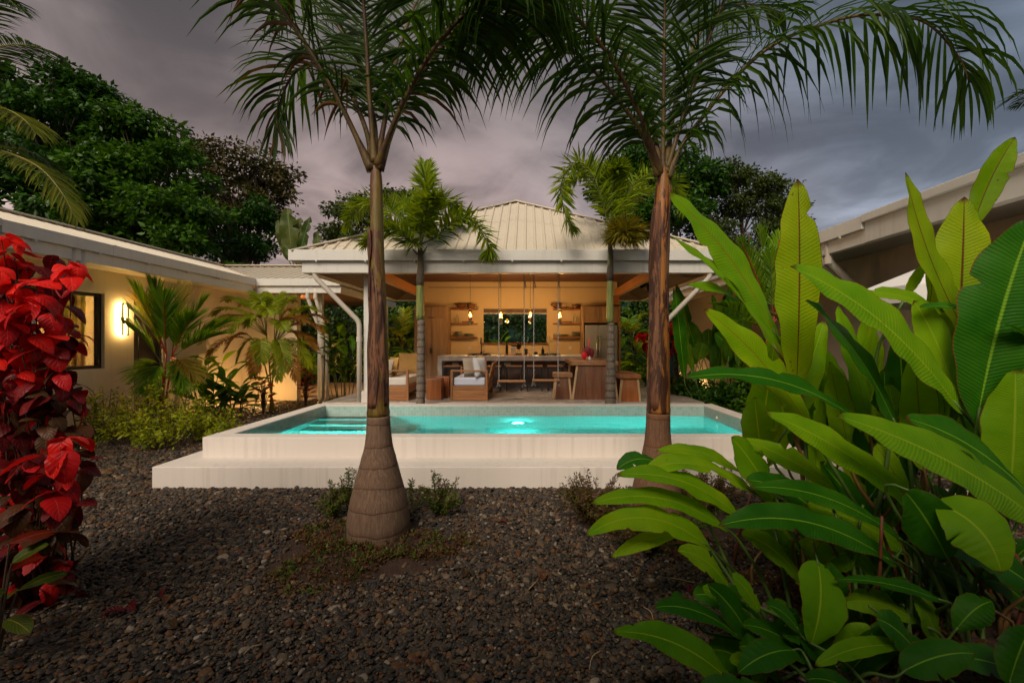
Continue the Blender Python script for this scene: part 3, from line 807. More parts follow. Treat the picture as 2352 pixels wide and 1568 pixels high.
mkbox('doorstep', M['concrete'], lh, LW - 0.2, LW + 0.25, D0 - 0.1, D1 + 0.1, 0.0, 0.10, 0.01)
for dy in (0.0, 0.15):        # paired downpipes leaning back from gutter to wall
    pipe('downpipe', lh, dense([(LX - 0.09, 6.95 + dy, 3.05), (LX - 0.09, 6.95 + dy, 2.72), (LW + 0.07, 6.95 + dy, 2.02), (LW + 0.07, 6.95 + dy, 0.0)]), 0.046,
         collars=[((LX - 0.09, 6.95 + dy, 2.70), (LX - 0.09, 6.95 + dy, 2.80))])
# porch of the return wing: posts and paired downpipes, floor slab
mkbox('porch_floor', M['paver'], lh, -7.7, -4.3, 12.9, 17.0, 0.0, 0.12, 0.01)
mkbox('porch_post', M['white_metal'], lh, -5.52, -5.40, 11.92, 12.04, 0.12, 2.93, 0.006)
mkbox('porch_post', M['white_metal'], lh, -4.95, -4.83, 15.6, 15.72, 0.12, 2.93, 0.006)
for dx in (0.0, 0.2):
    a = -5.62 + dx
    pipe('downpipe', lh, dense([(a, 11.6, 3.05), (a, 11.6, 2.75), (a + 0.30 - dx * 0.4, 11.78, 1.75), (a + 0.30 - dx * 0.4, 11.78, 0.16), (a + 0.27 - dx * 0.4, 11.62, 0.06)]), 0.046,
         collars=[((a, 11.6, 2.72), (a, 11.6, 2.82)), ((a + 0.30 - dx * 0.4, 11.78, 0.30), (a + 0.30 - dx * 0.4, 11.78, 0.38))])

RX, RW = 4.35, 5.25
rh = house('house', 'grey-beige house with white gutter and sloping paired downpipes behind the tall broad leaves', -1, RX, 2.905, 3.262, 2.2, 16.0, RW, 5.94, 2.52, 0.30)
roof_slope(rh, (RX, 2.2, 3.21), (0, 1, 0), (1, 0, 0), SL, 13.8, lambda s: 0.0, lambda s: 3.2, period=0.22)
roof_slope(rh, (RX + 6.4, 16.0, 3.21), (0, -1, 0), (-1, 0, 0), SL, 13.8, lambda s: 0.0, lambda s: 3.2, period=0.22)
wl = MB()
for a, b, c, d in ((2.2, 4.6, 0, 3.0), (4.6, 6.0, 0, 0.9), (4.6, 6.0, 2.2, 3.0), (6.0, 6.6, 0, 3.0)):
    wl.box(RW, RW + 0.2, a, b, c, d)
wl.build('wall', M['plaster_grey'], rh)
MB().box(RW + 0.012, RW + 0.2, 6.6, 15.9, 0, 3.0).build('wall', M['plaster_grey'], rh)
wn = MB()
for a, b, c, d in ((4.6, 6.0, 0.9, 0.96), (4.6, 6.0, 2.14, 2.2), (4.6, 4.66, 0.96, 2.14), (5.94, 6.0, 0.96, 2.14), (5.27, 5.33, 0.96, 2.14)):
    wn.box(RW + 0.04, RW + 0.12, a, b, c, d)
win = wn.build('window', M['black_metal'], rh, bev=0.004)
MB().box(RW + 0.07, RW + 0.078, 4.66, 5.94, 0.96, 2.14).build('pane', M['window_glass'], win)
MB().box(RW + 0.5, RW + 0.55, 4.0, 6.6, 0.5, 2.8).build('blind', M['dark_panel'], win)
for dy in (0.0, 0.17):
    pipe('downpipe', rh, dense([(RX + 0.09, 6.72 + dy, 3.09), (RX + 0.09, 6.72 + dy, 2.80), (RW - 0.07, 6.72 + dy, 2.12), (RW - 0.07, 6.72 + dy, 0.0)]), 0.05,
         collars=[((RX + 0.09, 6.72 + dy, 2.76), (RX + 0.09, 6.72 + dy, 2.86))])

# unseen house wing added behind the camera so its eave shades the near gravel
shade_wing = thing('house', 'cream house wing with a deep eave facing the pavilion across the courtyard', 'house', (-1, -3.2, 0))
MB().box(-11.5, 9.5, -1.8, -1.6, 0, 3.0).build('wall', M['plaster'], shade_wing)
mkbox('gutter', M['white_metal'], shade_wing, -11.5, 9.5, -0.62, -0.49, 3.04, 3.25, 0.006)
mkbox('eave_beam', M['white_metal'], shade_wing, -11.5, 9.5, -0.66, -0.56, 2.87, 3.038, 0.004)
mkbox('soffit', M['soffit'], shade_wing, -11.5, 9.5, -1.6, -0.67, 2.94, 2.97, 0)
roof_slope(shade_wing, (9.5, -0.5, 3.19), (-1, 0, 0), (0, -1, 0), 0.42, 21.0, lambda s: 0.0, lambda s: 3.6, period=0.22)
roof_slope(shade_wing, (-11.5, -7.7, 3.19), (1, 0, 0), (0, 1, 0), 0.42, 21.0, lambda s: 0.0, lambda s: 3.6, period=0.22)

# ------------------------------------------------------------------ garden wall behind the pavilion
gw = thing('garden_wall', 'teal painted garden wall overgrown with ivy behind the pavilion', 'wall', (0, 18, 0))
mkbox('wall_panel', M['teal'], gw, -13, 13, 18.0, 18.2, 0, 3.3, 0.01)
mkbox('capping', M['concrete'], gw, -13.05, 13.05, 17.95, 18.25, 3.302, 3.36, 0.01)

# stepping stones set in the gravel
for i, (px, py, Y, wd) in enumerate(((540, 935, 11.1, 0.75), (614, 924, 12.0, 0.72), (692, 917, 12.7, 0.78), (765, 908, 13.4, 0.72), (790, 896, 14.8, 0.9),
                                    (1580, 922, 11.8, 0.8), (1655, 930, 11.3, 0.75))):
    c = P(px, py, Y)
    lab = [('flat stepping stone beside the yellow-green shrubs', 0), ('second flat stepping stone counted from the yellow-green shrubs', 0), ('third flat stepping stone counted from the yellow-green shrubs', 0), ('flat stepping stone beside the white pavilion plinth', 0), ('wide stepping stone in front of the paired porch downpipes', 0), ('flat stepping stone behind the orange brown palm trunk', 1), ('flat stepping stone beside the pool corner by the dark bush', 1)][i]
    lab = (lab[0], ('stepping stones beside the cream house', 'stepping stones right of the pavilion')[lab[1]])
    a = rng.uniform(-0.12, 0.12); x0, y0 = c.x, Y
    hx, hy = wd / 2, 0.24
    cs = [(x0 + math.cos(a) * u - math.sin(a) * v, y0 + math.sin(a) * u + math.cos(a) * v) for u, v in ((-hx, -hy), (hx, -hy), (hx, hy), (-hx, hy))]
    o = MB().hexa([(x, y, 0.0) for x, y in cs], [(x, y, 0.055) for x, y in cs]).build('stepping_stone', M['paver'], bev=0.012, loc=(x0, y0, 0))
    tag(o, lab[0], 'paving stone', lab[1])
# ------------------------------------------------------------------ kitchen furniture
FL = 0.40
cab = thing('tall_cabinet', 'tall oak kitchen cabinet standing left of the open shelves', 'cabinet', (-2.79, 13.3, FL))
mkbox('carcass', M['oak'], cab, -3.26, -2.30, 13.02, 13.59, FL, 2.645, 0.004)
for x0, x1 in ((-3.24, -2.775), (-2.765, -2.335)):
    d_ = mkbox('door', M['oak'], cab, x0, x1, 12.995, 13.018, FL + 0.05, 2.30, 0.004)
    mkbox('door', M['oak'], cab, x0, x1, 12.995, 13.018, 2.315, 2.635, 0.004)
    mkbox('handle', M['black_metal'], d_, *((x1 - 0.03, x1 - 0.005) if x0 < -3 else (x0 + 0.005, x0 + 0.03)), 12.985, 12.994, 1.30, 1.44, 0)
mkbox('pull', M['black_metal'], cab, -2.87, -2.67, 12.985, 12.994, 2.312, 2.33, 0)

fc = thing('fridge_cabinet', 'oak cabinet frame with cupboards built around the steel fridge', 'cabinet', (2.1, 13.3, FL))
mkbox('side_panel', M['oak'], fc, 1.545, 1.60, 12.98, 13.59, FL, 2.645, 0.004)
mkbox('side_panel', M['oak'], fc, 2.59, 2.645, 12.98, 13.59, FL, 2.645, 0.004)
mkbox('top_box', M['oak'], fc, 1.602, 2.588, 13.02, 13.59, 2.17, 2.643, 0.004)
for x0, x1 in ((1.607, 2.09), (2.10, 2.583)):
    mkbox('door', M['oak'], fc, x0, x1, 12.997, 13.018, 2.175, 2.638, 0.004)
fr = thing('fridge', 'steel double door fridge standing under oak cupboards', 'fridge', (2.1, 13.3, FL))
mkbox('body', M['black_metal'], fr, 1.625, 2.565, 13.06, 13.58, FL, 2.13, 0.006)
for x0, x1, hx in ((1.63, 2.0, 1.955), (2.008, 2.56, 2.05)):
    d_ = mkbox('door', M['steel'], fr, x0, x1, 12.985, 13.055, FL + 0.06, 2.11, 0.012)
    MB().tube([(hx, 12.95, 1.02), (hx, 12.95, 1.80)], 0.017, 10).build('handle', M['steel'], d_, smooth=True)

# concrete bar with recessed dark timber front, back counter
isl = thing('kitchen_bar', 'long concrete bar counter with dark wood front in the kitchen', 'counter', (-0.45, 12.1, FL))
mkbox('counter_top', M['concrete'], isl, -2.33, 1.52, 11.70, 12.55, 1.135, 1.265, 0.008)
mkbox('end_leg', M['concrete'], isl, -2.33, -2.215, 11.70, 12.55, FL, 1.133, 0.008)
mkbox('end_leg', M['concrete'], isl, 1.405, 1.52, 11.70, 12.55, FL, 1.133, 0.008)
for k in range(9):
    a = -2.21 + k * 0.4015
    mkbox('front_panel', M['dark_panel'], isl, a, a + 0.398, 12.10, 12.13, FL, 1.132, 0.003)
for ox in (-1.93, -0.55, 0.9):
    mkbox('socket_plate', M['steel'], isl, ox - 0.09, ox + 0.09, 12.09, 12.099, 1.00, 1.075, 0.003)
bc = thing('back_counter', 'concrete back counter along the kitchen wall under the window', 'counter', (-0.4, 13.3, FL))
mkbox('counter_top', M['concrete'], bc, -2.29, 1.54, 12.98, 13.595, 1.19, 1.262, 0.006)
for k in range(6):
    a = -2.28 + k * 0.637
    mkbox('cupboard', M['oak'], bc, a, a + 0.632, 13.02, 13.55, FL, 1.188, 0.004)
for px in (-1.75, 1.25):
    ws = mkbox('wall_socket', M['white_plastic'], None, px - 0.045, px + 0.045, 13.588, 13.599, 1.40, 1.50, 0.003, loc=(px, 13.6, 1.45))
    tag(ws, 'pale socket plate on the kitchen wall under the %s shelves' % ('cabinet-side' if px < 0 else 'fridge-side'), 'socket')

# bar stools
ORD = ('first', 'second', 'third', 'fourth', 'fifth', 'sixth', 'seventh')
def bar_stool(x, y, k):
    t = thing('bar_stool', 'black framed bar stool with oak seat, %s from the tall cabinet' % ORD[k], 'stool', (x, y, FL), 'bar stools along the concrete bar')
    hw, hd, zt = 0.20, 0.16, FL + 0.60
    mkbox('seat', M['teak_x'], t, x - hw, x + hw, y - hd, y + hd, zt, zt + 0.028, 0.006)
    for sx in (-1, 1):
        for sy in (-1, 1):
            mkbox('leg', M['black_metal'], t, *sorted((x + sx * hw * 0.98, x + sx * (hw - 0.035))), *sorted((y + sy * hd * 0.98, y + sy * (hd - 0.03))), FL, zt - 0.001, 0.002)
    for sy in (-1, 1):
        mkbox('foot_rail', M['black_metal'], t, x - hw + 0.037, x + hw - 0.037, *sorted((y + sy * (hd - 0.028), y + sy * (hd - 0.005))), FL + 0.13, FL + 0.155, 0.002)
    mkbox('frame', M['black_metal'], t, x - hw + 0.037, x + hw - 0.037, y - hd + 0.003, y - hd + 0.028, zt - 0.035, zt - 0.002, 0.002)
    return t
for k in range(7):
    bar_stool((1040 + k * 47 - CX) * 11.5 / F, 11.45 + 0.03 * math.sin(k * 2.3), k)

# open shelves and crockery
def shelf(name_side, x0, x1):
    for z, nm in ((2.60, 'top'), (2.185, 'middle'), (1.78, 'lowest')):
        o = mkbox('wall_shelf', M['teak_x'], None, x0, x1, 13.34, 13.598, z - 0.035, z, 0.004, loc=((x0 + x1) / 2, 13.6, z))
        tag(o, '%s oak wall shelf beside the %s' % (nm, name_side), 'shelf')
shelf('tall cabinet', -2.27, -1.50)
shelf('fridge', 0.74, 1.54)
def bowl(x, y, z, r, h, label, mat='bowl_wood', foot=0.4):
    t = MB().lathe((x, y, z), [(r * foot, 0), (r * foot, h * 0.08), (r * 0.75, h * 0.5), (r, h), (r * 0.94, h), (r * 0.68, h * 0.5), (r * 0.3, h * 0.16)], 24)
    return tag(t.build('bowl', M[mat], smooth=True, loc=(x, y, z)), label, 'bowl')
def plates(x, y, z, r, n, label, mat='ceramic', name='plate'):
    for k in range(n):
        t = MB().lathe((x, y, z + k * 0.024), [(r * 0.55, 0), (r * 0.6, 0.006), (r, 0.018), (r, 0.023), (r * 0.6, 0.012), (r * 0.3, 0.010)], 24)
        tag(t.build(name, M[mat], smooth=True, loc=(x, y, z + k * 0.024)), '%s from the bottom %s' % (ORD[k], label.replace('one of', 'of')), name, label.replace('one of ', ''))
def bottle(x, y, z, h, r, label, mat='bottle', cap=None, cat='bottle'):
    t = thing('bottle', label, cat, (x, y, z))
    MB().lathe((x, y, z), [(r * 0.9, 0), (r, h * 0.03), (r, h * 0.58), (r * 0.85, h * 0.66), (r * 0.36, h * 0.76), (r * 0.33, h * 0.96), (r * 0.38, h * 0.97), (r * 0.38, h)], 18).build('body', M[mat], t, smooth=True)
    if cap: MB().lathe((x, y, z + h), [(r * 0.4, 0.001), (r * 0.4, h * 0.07), (r * 0.2, h * 0.075)], 12).build('cap', M[cap], t)
    return t
bowl(-1.98, 13.45, 2.601, 0.165, 0.12, 'wide wooden bowl on the top shelf beside the tall cabinet')
bowl(-1.68, 13.46, 2.601, 0.14, 0.13, 'deep wooden bowl beside the wide bowl on the cabinet-side shelf', foot=0.6)
bowl(0.83, 13.45, 2.620, 0.17, 0.115, 'footed wide wooden bowl on the fridge-side top shelf', foot=0.3)
bowl(1.40, 13.46, 2.601, 0.13, 0.11, 'small wooden bowl at the fridge end of the top shelf', foot=0.55)
MB().lathe((0.83, 13.45, 2.601), [(0.07, 0), (0.05, 0.02)], 16).build('foot', M['bowl_wood'], bpy.data.objects['bowl.002']).location = (0, 0, 0)
for x, s_ in ((-1.52, 'cabinet-side'), (1.14, 'fridge-side')):
    t = thing('wire_caddy', 'small dark wire caddy on the %s top shelf' % s_, 'caddy', (x, 13.45, 2.601))
    for z in (2.606, 2.66):
        MB().tube([(x - 0.06, 13.40, z), (x + 0.06, 13.40, z), (x + 0.06, 13.5, z), (x - 0.06, 13.5, z), (x - 0.06, 13.40, z)], 0.004, 5).build('rim', M['black_metal'], t)
    MB().tube([(x, 13.45, 2.602), (x, 13.45, 2.78)], 0.005, 6).build('handle', M['black_metal'], t)
bottle(-2.10, 13.46, 2.186, 0.27, 0.05, 'clear glass bottle on the cabinet-side middle shelf', 'glass')
bottle(-2.19, 13.50, 2.186, 0.20, 0.04, 'small clear glass bottle beside the tall cabinet', 'glass')
bottle(1.38, 13.46, 2.186, 0.28, 0.05, 'clear glass bottle on the fridge-side middle shelf', 'glass')
bottle(1.47, 13.50, 2.186, 0.25, 0.045, 'clear glass carafe against the fridge panel', 'glass')
for x, s_ in ((-1.78, 'cabinet-side'), (1.13, 'fridge-side')):
    tag(mkbox('tray', M['bowl_wood'], None, x - 0.17, x + 0.17, 13.38, 13.55, 2.186, 2.235, 0.012, loc=(x, 13.46, 2.186)), 'dark wooden tray on the %s middle shelf' % s_, 'tray')
plates(-2.05, 13.46, 1.781, 0.125, 4, 'one of the stacked green bowls beside the tall cabinet')
bowl(-2.05, 13.46, 1.885, 0.12, 0.05, 'upper green bowl topping the stack beside the tall cabinet', 'ceramic', 0.5)
plates(-1.74, 13.46, 1.781, 0.15, 4, 'one of the stacked grey plates on the cabinet-side low shelf')
plates(1.06, 13.46, 1.781, 0.14, 3, 'one of the stacked grey plates on the fridge-side low shelf')
plates(1.40, 13.46, 1.781, 0.125, 6, 'one of the tall stack of green plates next to the fridge')
for k, x in enumerate((0.79, 0.89)):
    t = MB().lathe((x, 13.46, 1.781), [(0.04, 0), (0.045, 0.01), (0.045, 0.075), (0.04, 0.075), (0.038, 0.015)], 16)
    tag(t.build('cup', M['ceramic'], smooth=True, loc=(x, 13.46, 1.781)), ('dark ceramic cup at the window end of the low shelf', 'dark ceramic cup next to the grey plates on the low shelf')[k], 'cup', 'cups on the low shelf')

# gas hobs, taps, coffee corner
def hob(x, label):
    t = thing('gas_hob', label, 'hob', (x, 12.12, 1.266))
    mkbox('plate', M['black_metal'], t, x - 0.29, x + 0.29, 11.86, 12.36, 1.266, 1.280, 0.004)
    for sx in (-1, 1):
        for sy in (-1, 1):
            cx_, cy_ = x + sx * 0.14, 12.11 + sy * 0.12
            MB().lathe((cx_, cy_, 1.281), [(0.045, 0), (0.045, 0.012), (0.02, 0.018)], 14).build('burner', M['black_metal'], t)
    for sx in (-1, 1):
        gx = x + sx * 0.142
        gr = MB().beam((gx - 0.13, 11.88, 1.31), (gx + 0.13, 11.88, 1.31), 0.012, 0.012).beam((gx - 0.13, 12.34, 1.31), (gx + 0.13, 12.34, 1.31), 0.012, 0.012)
        for q in (-0.124, 0.0, 0.124): gr.beam((gx + q, 11.89, 1.312), (gx + q, 12.33, 1.312), 0.012, 0.012)
        for q in (-0.12, 0.12): gr.beam((gx + q, 11.90, 1.281), (gx + q, 11.90, 1.305), 0.01, 0.01).beam((gx + q, 12.32, 1.281), (gx + q, 12.32, 1.305), 0.01, 0.01)
        gr.build('grate', M['black_metal'], t)
    for q in (-0.09, -0.03, 0.03, 0.09):
        MB().tube([(x + q, 11.855, 1.273), (x + q, 11.835, 1.273)], 0.014, 10).build('knob', M['steel'], t)
    return t
hob(-1.29, 'black gas hob on the bar behind the daybed')
hob(0.57, 'black gas hob on the bar behind the swings')
def tap(x, label, mat, zt):
    t = thing('kitchen_tap', label, 'tap', (x, 13.42, 1.263))
    pts = [(x, 13.42, 1.264), (x, 13.42, zt)] + [(x, 13.42 - 0.09 * (1 - math.cos(a)), zt + 0.09 * math.sin(a)) for a in np.linspace(0.3, PI, 8)] + [(x, 13.24, zt - 0.10)]
    MB().tube(pts, 0.012, 10).build('spout', M[mat], t, smooth=True)
    MB().lathe((x, 13.42, 1.263), [(0.03, 0), (0.03, 0.05), (0.018, 0.08)], 14).build('base', M[mat], t)
    MB().tube([(x + 0.03, 13.42, 1.32), (x + 0.10, 13.42, 1.36)], 0.007, 8).build('lever', M[mat], t)
tap(0.62, 'tall arched steel tap beside the kitchen window', 'steel', 1.70)
tap(-1.38, 'slim dark tap at the cabinet end of the window', 'black_metal', 1.66)
ub = mkbox('serving_board', M['teak_x'], None, -0.62, 0.12, 11.82, 12.1, 1.266, 1.288, 0.006, loc=(-0.25, 12, 1.266))
tag(ub, 'long wooden board on the bar carrying the coffee things', 'board')
bottle(-0.56, 11.98, 1.289, 0.36, 0.036, 'tall dark wine bottle on the wooden board', 'bottle')
cm_ = thing('coffee_maker', 'white and black coffee maker with grinder on the board', 'coffee maker', (-0.33, 12.0, 1.289))
mkbox('body', M['white_plastic'], cm_, -0.45, -0.33, 11.93, 12.09, 1.289, 1.50, 0.012)
mkbox('base', M['black_metal'], cm_, -0.328, -0.17, 11.93, 12.09, 1.289, 1.318, 0.006)
mkbox('head', M['black_metal'], cm_, -0.45, -0.18, 11.94, 12.08, 1.502, 1.535, 0.008)
MB().lathe((-0.245, 12.0, 1.536), [(0.035, 0), (0.07, 0.06), (0.075, 0.085)], 16).build('hopper', M['bowl_wood'], cm_, smooth=True)
MB().lathe((-0.245, 12.0, 1.42), [(0.02, 0), (0.06, 0.04), (0.062, 0.08)], 16).build('filter_holder', M['black_metal'], cm_, smooth=True)
MB().lathe((-0.245, 12.0, 1.319), [(0.05, 0), (0.058, 0.02), (0.05, 0.06), (0.03, 0.085)], 16).build('jug', M['glass'], cm_, smooth=True)
t = MB().lathe((-0.06, 11.97, 1.289), [(0.045, 0), (0.048, 0.01), (0.048, 0.15), (0.04, 0.155)], 18)
tag(t.build('canister', M['black_metal'], smooth=False, loc=(-0.06, 11.97, 1.289), bev=0.004), 'black canister beside the coffee maker', 'canister')
bottle(0.42, 12.58 + 0.45, 1.263, 0.22, 0.045, 'black soap bottle with pump beside the steel tap', 'bottle', 'black_metal')
t = MB().lathe((0.22, 13.1, 1.263), [(0.05, 0), (0.055, 0.01), (0.055, 0.07), (0.05, 0.075)], 16)
tag(t.build('jar', M['black_metal'], loc=(0.22, 13.1, 1.263), bev=0.003), 'low dark jar beside the soap bottle', 'jar')

# pendant lamps
M['amber'] = emit('filament_glow', (1.0, 0.36, 0.06), 55.0)
def _smoke():
    t = NT('amber_glass')
    fr_ = t.n('ShaderNodeFresnel', {'IOR': 1.5})
    tr = t.n('ShaderNodeBsdfTransparent', {'Color': (0.86, 0.72, 0.50, 1)})
    gl = t.n('ShaderNodeBsdfGlossy', {'Color': (1, 1, 1, 1), 'Roughness': 0.05})
    mx = t.n('ShaderNodeMixShader', {0: t.math('ADD', t.math('MULTIPLY', fr_.outputs[0], 1.3), 0.26, True)})
    t.t.links.new(tr.outputs[0], mx.inputs[1]); t.t.links.new(gl.outputs[0], mx.inputs[2])
    return t.done(mx.outputs[0])
M['amber_glass'] = _smoke()
for k, px in enumerate((1080, 1150.5, 1218, 1286)):
    x = (px - CX) * 12.0 / F; y = 12.0
    t = thing('pendant_lamp', 'lit glass cylinder pendant lamp over the bar, %s from the tall cabinet' % ORD[k], 'lamp', (x, y, 2.08), 'pendant lamps over the bar')
    MB().lathe((x, y, 2.08), [(0.042, 0), (0.044, 0.005), (0.044, 0.37), (0.03, 0.40), (0.029, 0.40), (0.041, 0.368), (0.041, 0.006)], 20, cap=False).build('shade', M['amber_glass'], t, smooth=True)
    MB().lathe((x, y, 2.27), [(0.003, 0), (0.019, 0.025), (0.024, 0.055), (0.016, 0.10), (0.010, 0.13)], 14).build('bulb', M['amber'], t, smooth=True)
    MB().tube([(x, y, 2.40), (x, y, 2.49)], 0.014, 10).build('socket', M['black_metal'], t)
    MB().tube([(x, y, 2.49), (x, y, KC)], 0.005, 6).build('cord', M['black_metal'], t)
    MB().lathe((x, y, KC - 0.03), [(0.05, 0), (0.05, 0.029)], 16).build('rose', M['black_metal'], t)
    d_ = bpy.data.lights.new('pendant_light', 'POINT'); d_.energy = 92; d_.color = (1.0, 0.62, 0.24); d_.shadow_soft_size = 0.05
    o = bpy.data.objects.new('pendant_light', d_); o.parent = t; o.location = (0, 0, 0.24); COL.objects.link(o)

# ------------------------------------------------------------------ lounge furniture
def pillow(x, y, z, w_, h_, th, rx, rz, mat, label):
    "soft square cushion with pinched corners"
    n = 10; v = []; f = []
    for s_ in (1, -1):
        for i in range(n + 1):
            for j in range(n + 1):
                a, b = i / n * 2 - 1, j / n * 2 - 1
                e = (1 - a ** 4) * (1 - b ** 4)
                pin = 1 - 0.07 * (a * a + b * b - 2 * a * a * b * b)
                wr = 0.008 * math.sin(7 * a + 3 * b + x * 9) * e
                v.append((a * w_ / 2 * (1 - 0.06 * (1 - b * b) * abs(a)) * 1.0, s_ * (th / 2 * e ** 0.6) + wr, b * h_ / 2 * (1 - 0.06 * (1 - a * a) * abs(b))))
    m_ = (n + 1) ** 2
    for s_ in range(2):
        for i in range(n):
            for j in range(n):
                q = [s_ * m_ + i * (n + 1) + j, s_ * m_ + (i + 1) * (n + 1) + j, s_ * m_ + (i + 1) * (n + 1) + j + 1, s_ * m_ + i * (n + 1) + j + 1]
                f.append(q if s_ == 0 else q[::-1])
    o = MB().add(v, f).build('cushion', M[mat], smooth=True, loc=(0, 0, 0))
    o.location = (x, y, z); o.rotation_euler = (rx, 0, rz)
    return tag(o, label, 'cushion')
def daybed(x0, x1, y0, y1, back_right, label, wx, cloth='cushion'):
    t = thing('daybed', label, 'sofa', ((x0 + x1) / 2, (y0 + y1) / 2, FL))
    mx_, my_, mz_ = wx
    for k in range(3):
        z0 = FL + 0.01 + k * 0.10
        mkbox('end_board', M[mx_], t, x0 + 0.05, x1 - 0.05, y0, y0 + 0.03, z0, z0 + 0.095, 0.005)
        mkbox('end_board', M[mx_], t, x0 + 0.05, x1 - 0.05, y1 - 0.03, y1, z0, z0 + 0.095, 0.005)
    mkbox('base_rail', M[my_], t, x0 + 0.01, x0 + 0.045, y0 + 0.05, y1 - 0.05, FL + 0.16, FL + 0.30, 0.005)
    mkbox('base_rail', M[my_], t, x1 - 0.045, x1 - 0.01, y0 + 0.05, y1 - 0.05, FL + 0.16, FL + 0.30, 0.005)
    for xx in (x0, x1):
        for yy in (y0, y1):
            s0 = -1 if xx == x0 else 1
            mkbox('leg', M[mz_], t, *sorted((xx, xx - s0 * 0.048)), *sorted((yy - 0.004 if yy == y0 else yy + 0.004, yy + (0.05 if yy == y0 else -0.05))), FL, FL + 0.60, 0.005)
    for yy in (y0, y1 - 0.05):
        mkbox('armrest', M[mx_], t, x0, x1, yy - 0.004, yy + 0.054, FL + 0.602, FL + 0.635, 0.006)
    bx = x1 if back_right else x0; sg = 1 if back_right else -1
    for k in range(4):
        zz_ = FL + 0.33 + k * 0.115; lean = 0.03 * k
        a = bx - sg * 0.03 + sg * lean
        MB().hexa([(a, y0 + 0.06, zz_), (a + 0.03, y0 + 0.06, zz_), (a + 0.03, y1 - 0.06, zz_), (a, y1 - 0.06, zz_)],
                  [(a + sg * 0.03, y0 + 0.06, zz_ + 0.105), (a + 0.03 + sg * 0.03, y0 + 0.06, zz_ + 0.105), (a + 0.03 + sg * 0.03, y1 - 0.06, zz_ + 0.105), (a + sg * 0.03, y1 - 0.06, zz_ + 0.105)]).build('back_board', M[my_], t, bev=0.005)
    mkbox('deck', M[my_], t, x0 + 0.05, x1 - 0.05, y0 + 0.035, y1 - 0.035, FL + 0.27, FL + 0.30, 0)
    sc_ = mkbox('mattress', M[cloth], t, x0 + 0.055, x1 - 0.055, y0 + 0.06, y1 - 0.06, FL + 0.302, FL + 0.475, 0.035, seg=4)
    return t
daybed(-1.61, -0.84, 9.43, 10.85, True, 'teak daybed with pale mattress, its slatted back towards the swings', ('teak_x', 'teak_y', 'teak_z'), 'cushion_blue')
daybed(-3.25, -2.48, 9.43, 11.0, False, 'reddish teak daybed with pale mattress behind the bottle-shaped palm trunk', ('teak_x', 'teak_y', 'teak_z'))
pillow(-1.20, 9.72, FL + 0.68, 0.42, 0.42, 0.15, R(-12), R(35), 'linen', 'grey linen cushion leaning on the daybed beside the swings')
pillow(-1.02, 9.62, FL + 0.68, 0.42, 0.44, 0.17, R(-10), R(62), 'white_linen', 'white cushion against the slatted back of the daybed')
pillow(-1.02, 10.05, FL + 0.70, 0.42, 0.42, 0.15, R(-10), R(75), 'mustard', 'mustard cushion behind the white cushion')
pillow(-1.05, 10.45, FL + 0.70, 0.42, 0.42, 0.15, R(-10), R(80), 'linen', 'beige cushion at the far end of the slatted daybed')
pillow(-3.02, 9.70, FL + 0.66, 0.42, 0.40, 0.15, R(-14), R(-40), 'linen', 'beige cushion by the armrest of the reddish daybed')
pillow(-2.98, 10.05, FL + 0.68, 0.42, 0.42, 0.16, R(-10), R(-50), 'mustard', 'mustard cushion in the middle of the reddish daybed')
pillow(-2.80, 10.75, FL + 0.72, 0.50, 0.50, 0.16, R(-12), R(10), 'mustard', 'large orange brown cushion at the far end of the reddish daybed')
for (x, y, lb) in ((-1.98, 9.72, 'glossy red hardwood cube table beside the slim palm'), (-1.90, 10.18, 'second red hardwood cube table behind the first')):
    t = thing('cube_table', lb, 'side table', (x, y, FL))
    for k in range(3):
        mkbox('stave', M['red_wood'], t, x - 0.155 + k * 0.1035, x - 0.155 + k * 0.1035 + 0.103, y - 0.155, y - 0.13, FL + 0.012, FL + 0.42, 0.003)
        mkbox('stave', M['red_wood'], t, x - 0.155 + k * 0.1035, x - 0.155 + k * 0.1035 + 0.103, y + 0.13, y + 0.155, FL + 0.012, FL + 0.42, 0.003)
        for sx in (-1, 1):
            mkbox('stave', M['red_wood'], t, *sorted((x + sx * 0.155, x + sx * 0.13)), y - 0.128 + k * 0.0855, y - 0.128 + k * 0.0855 + 0.085, FL + 0.012, FL + 0.42, 0.003)
    mkbox('top', M['red_wood'], t, x - 0.158, x + 0.158, y - 0.158, y + 0.158, FL + 0.421, FL + 0.447, 0.005)
    mkbox('plinth', M['dark_panel'], t, x - 0.14, x + 0.14, y - 0.14, y + 0.14, FL, FL + 0.011, 0)

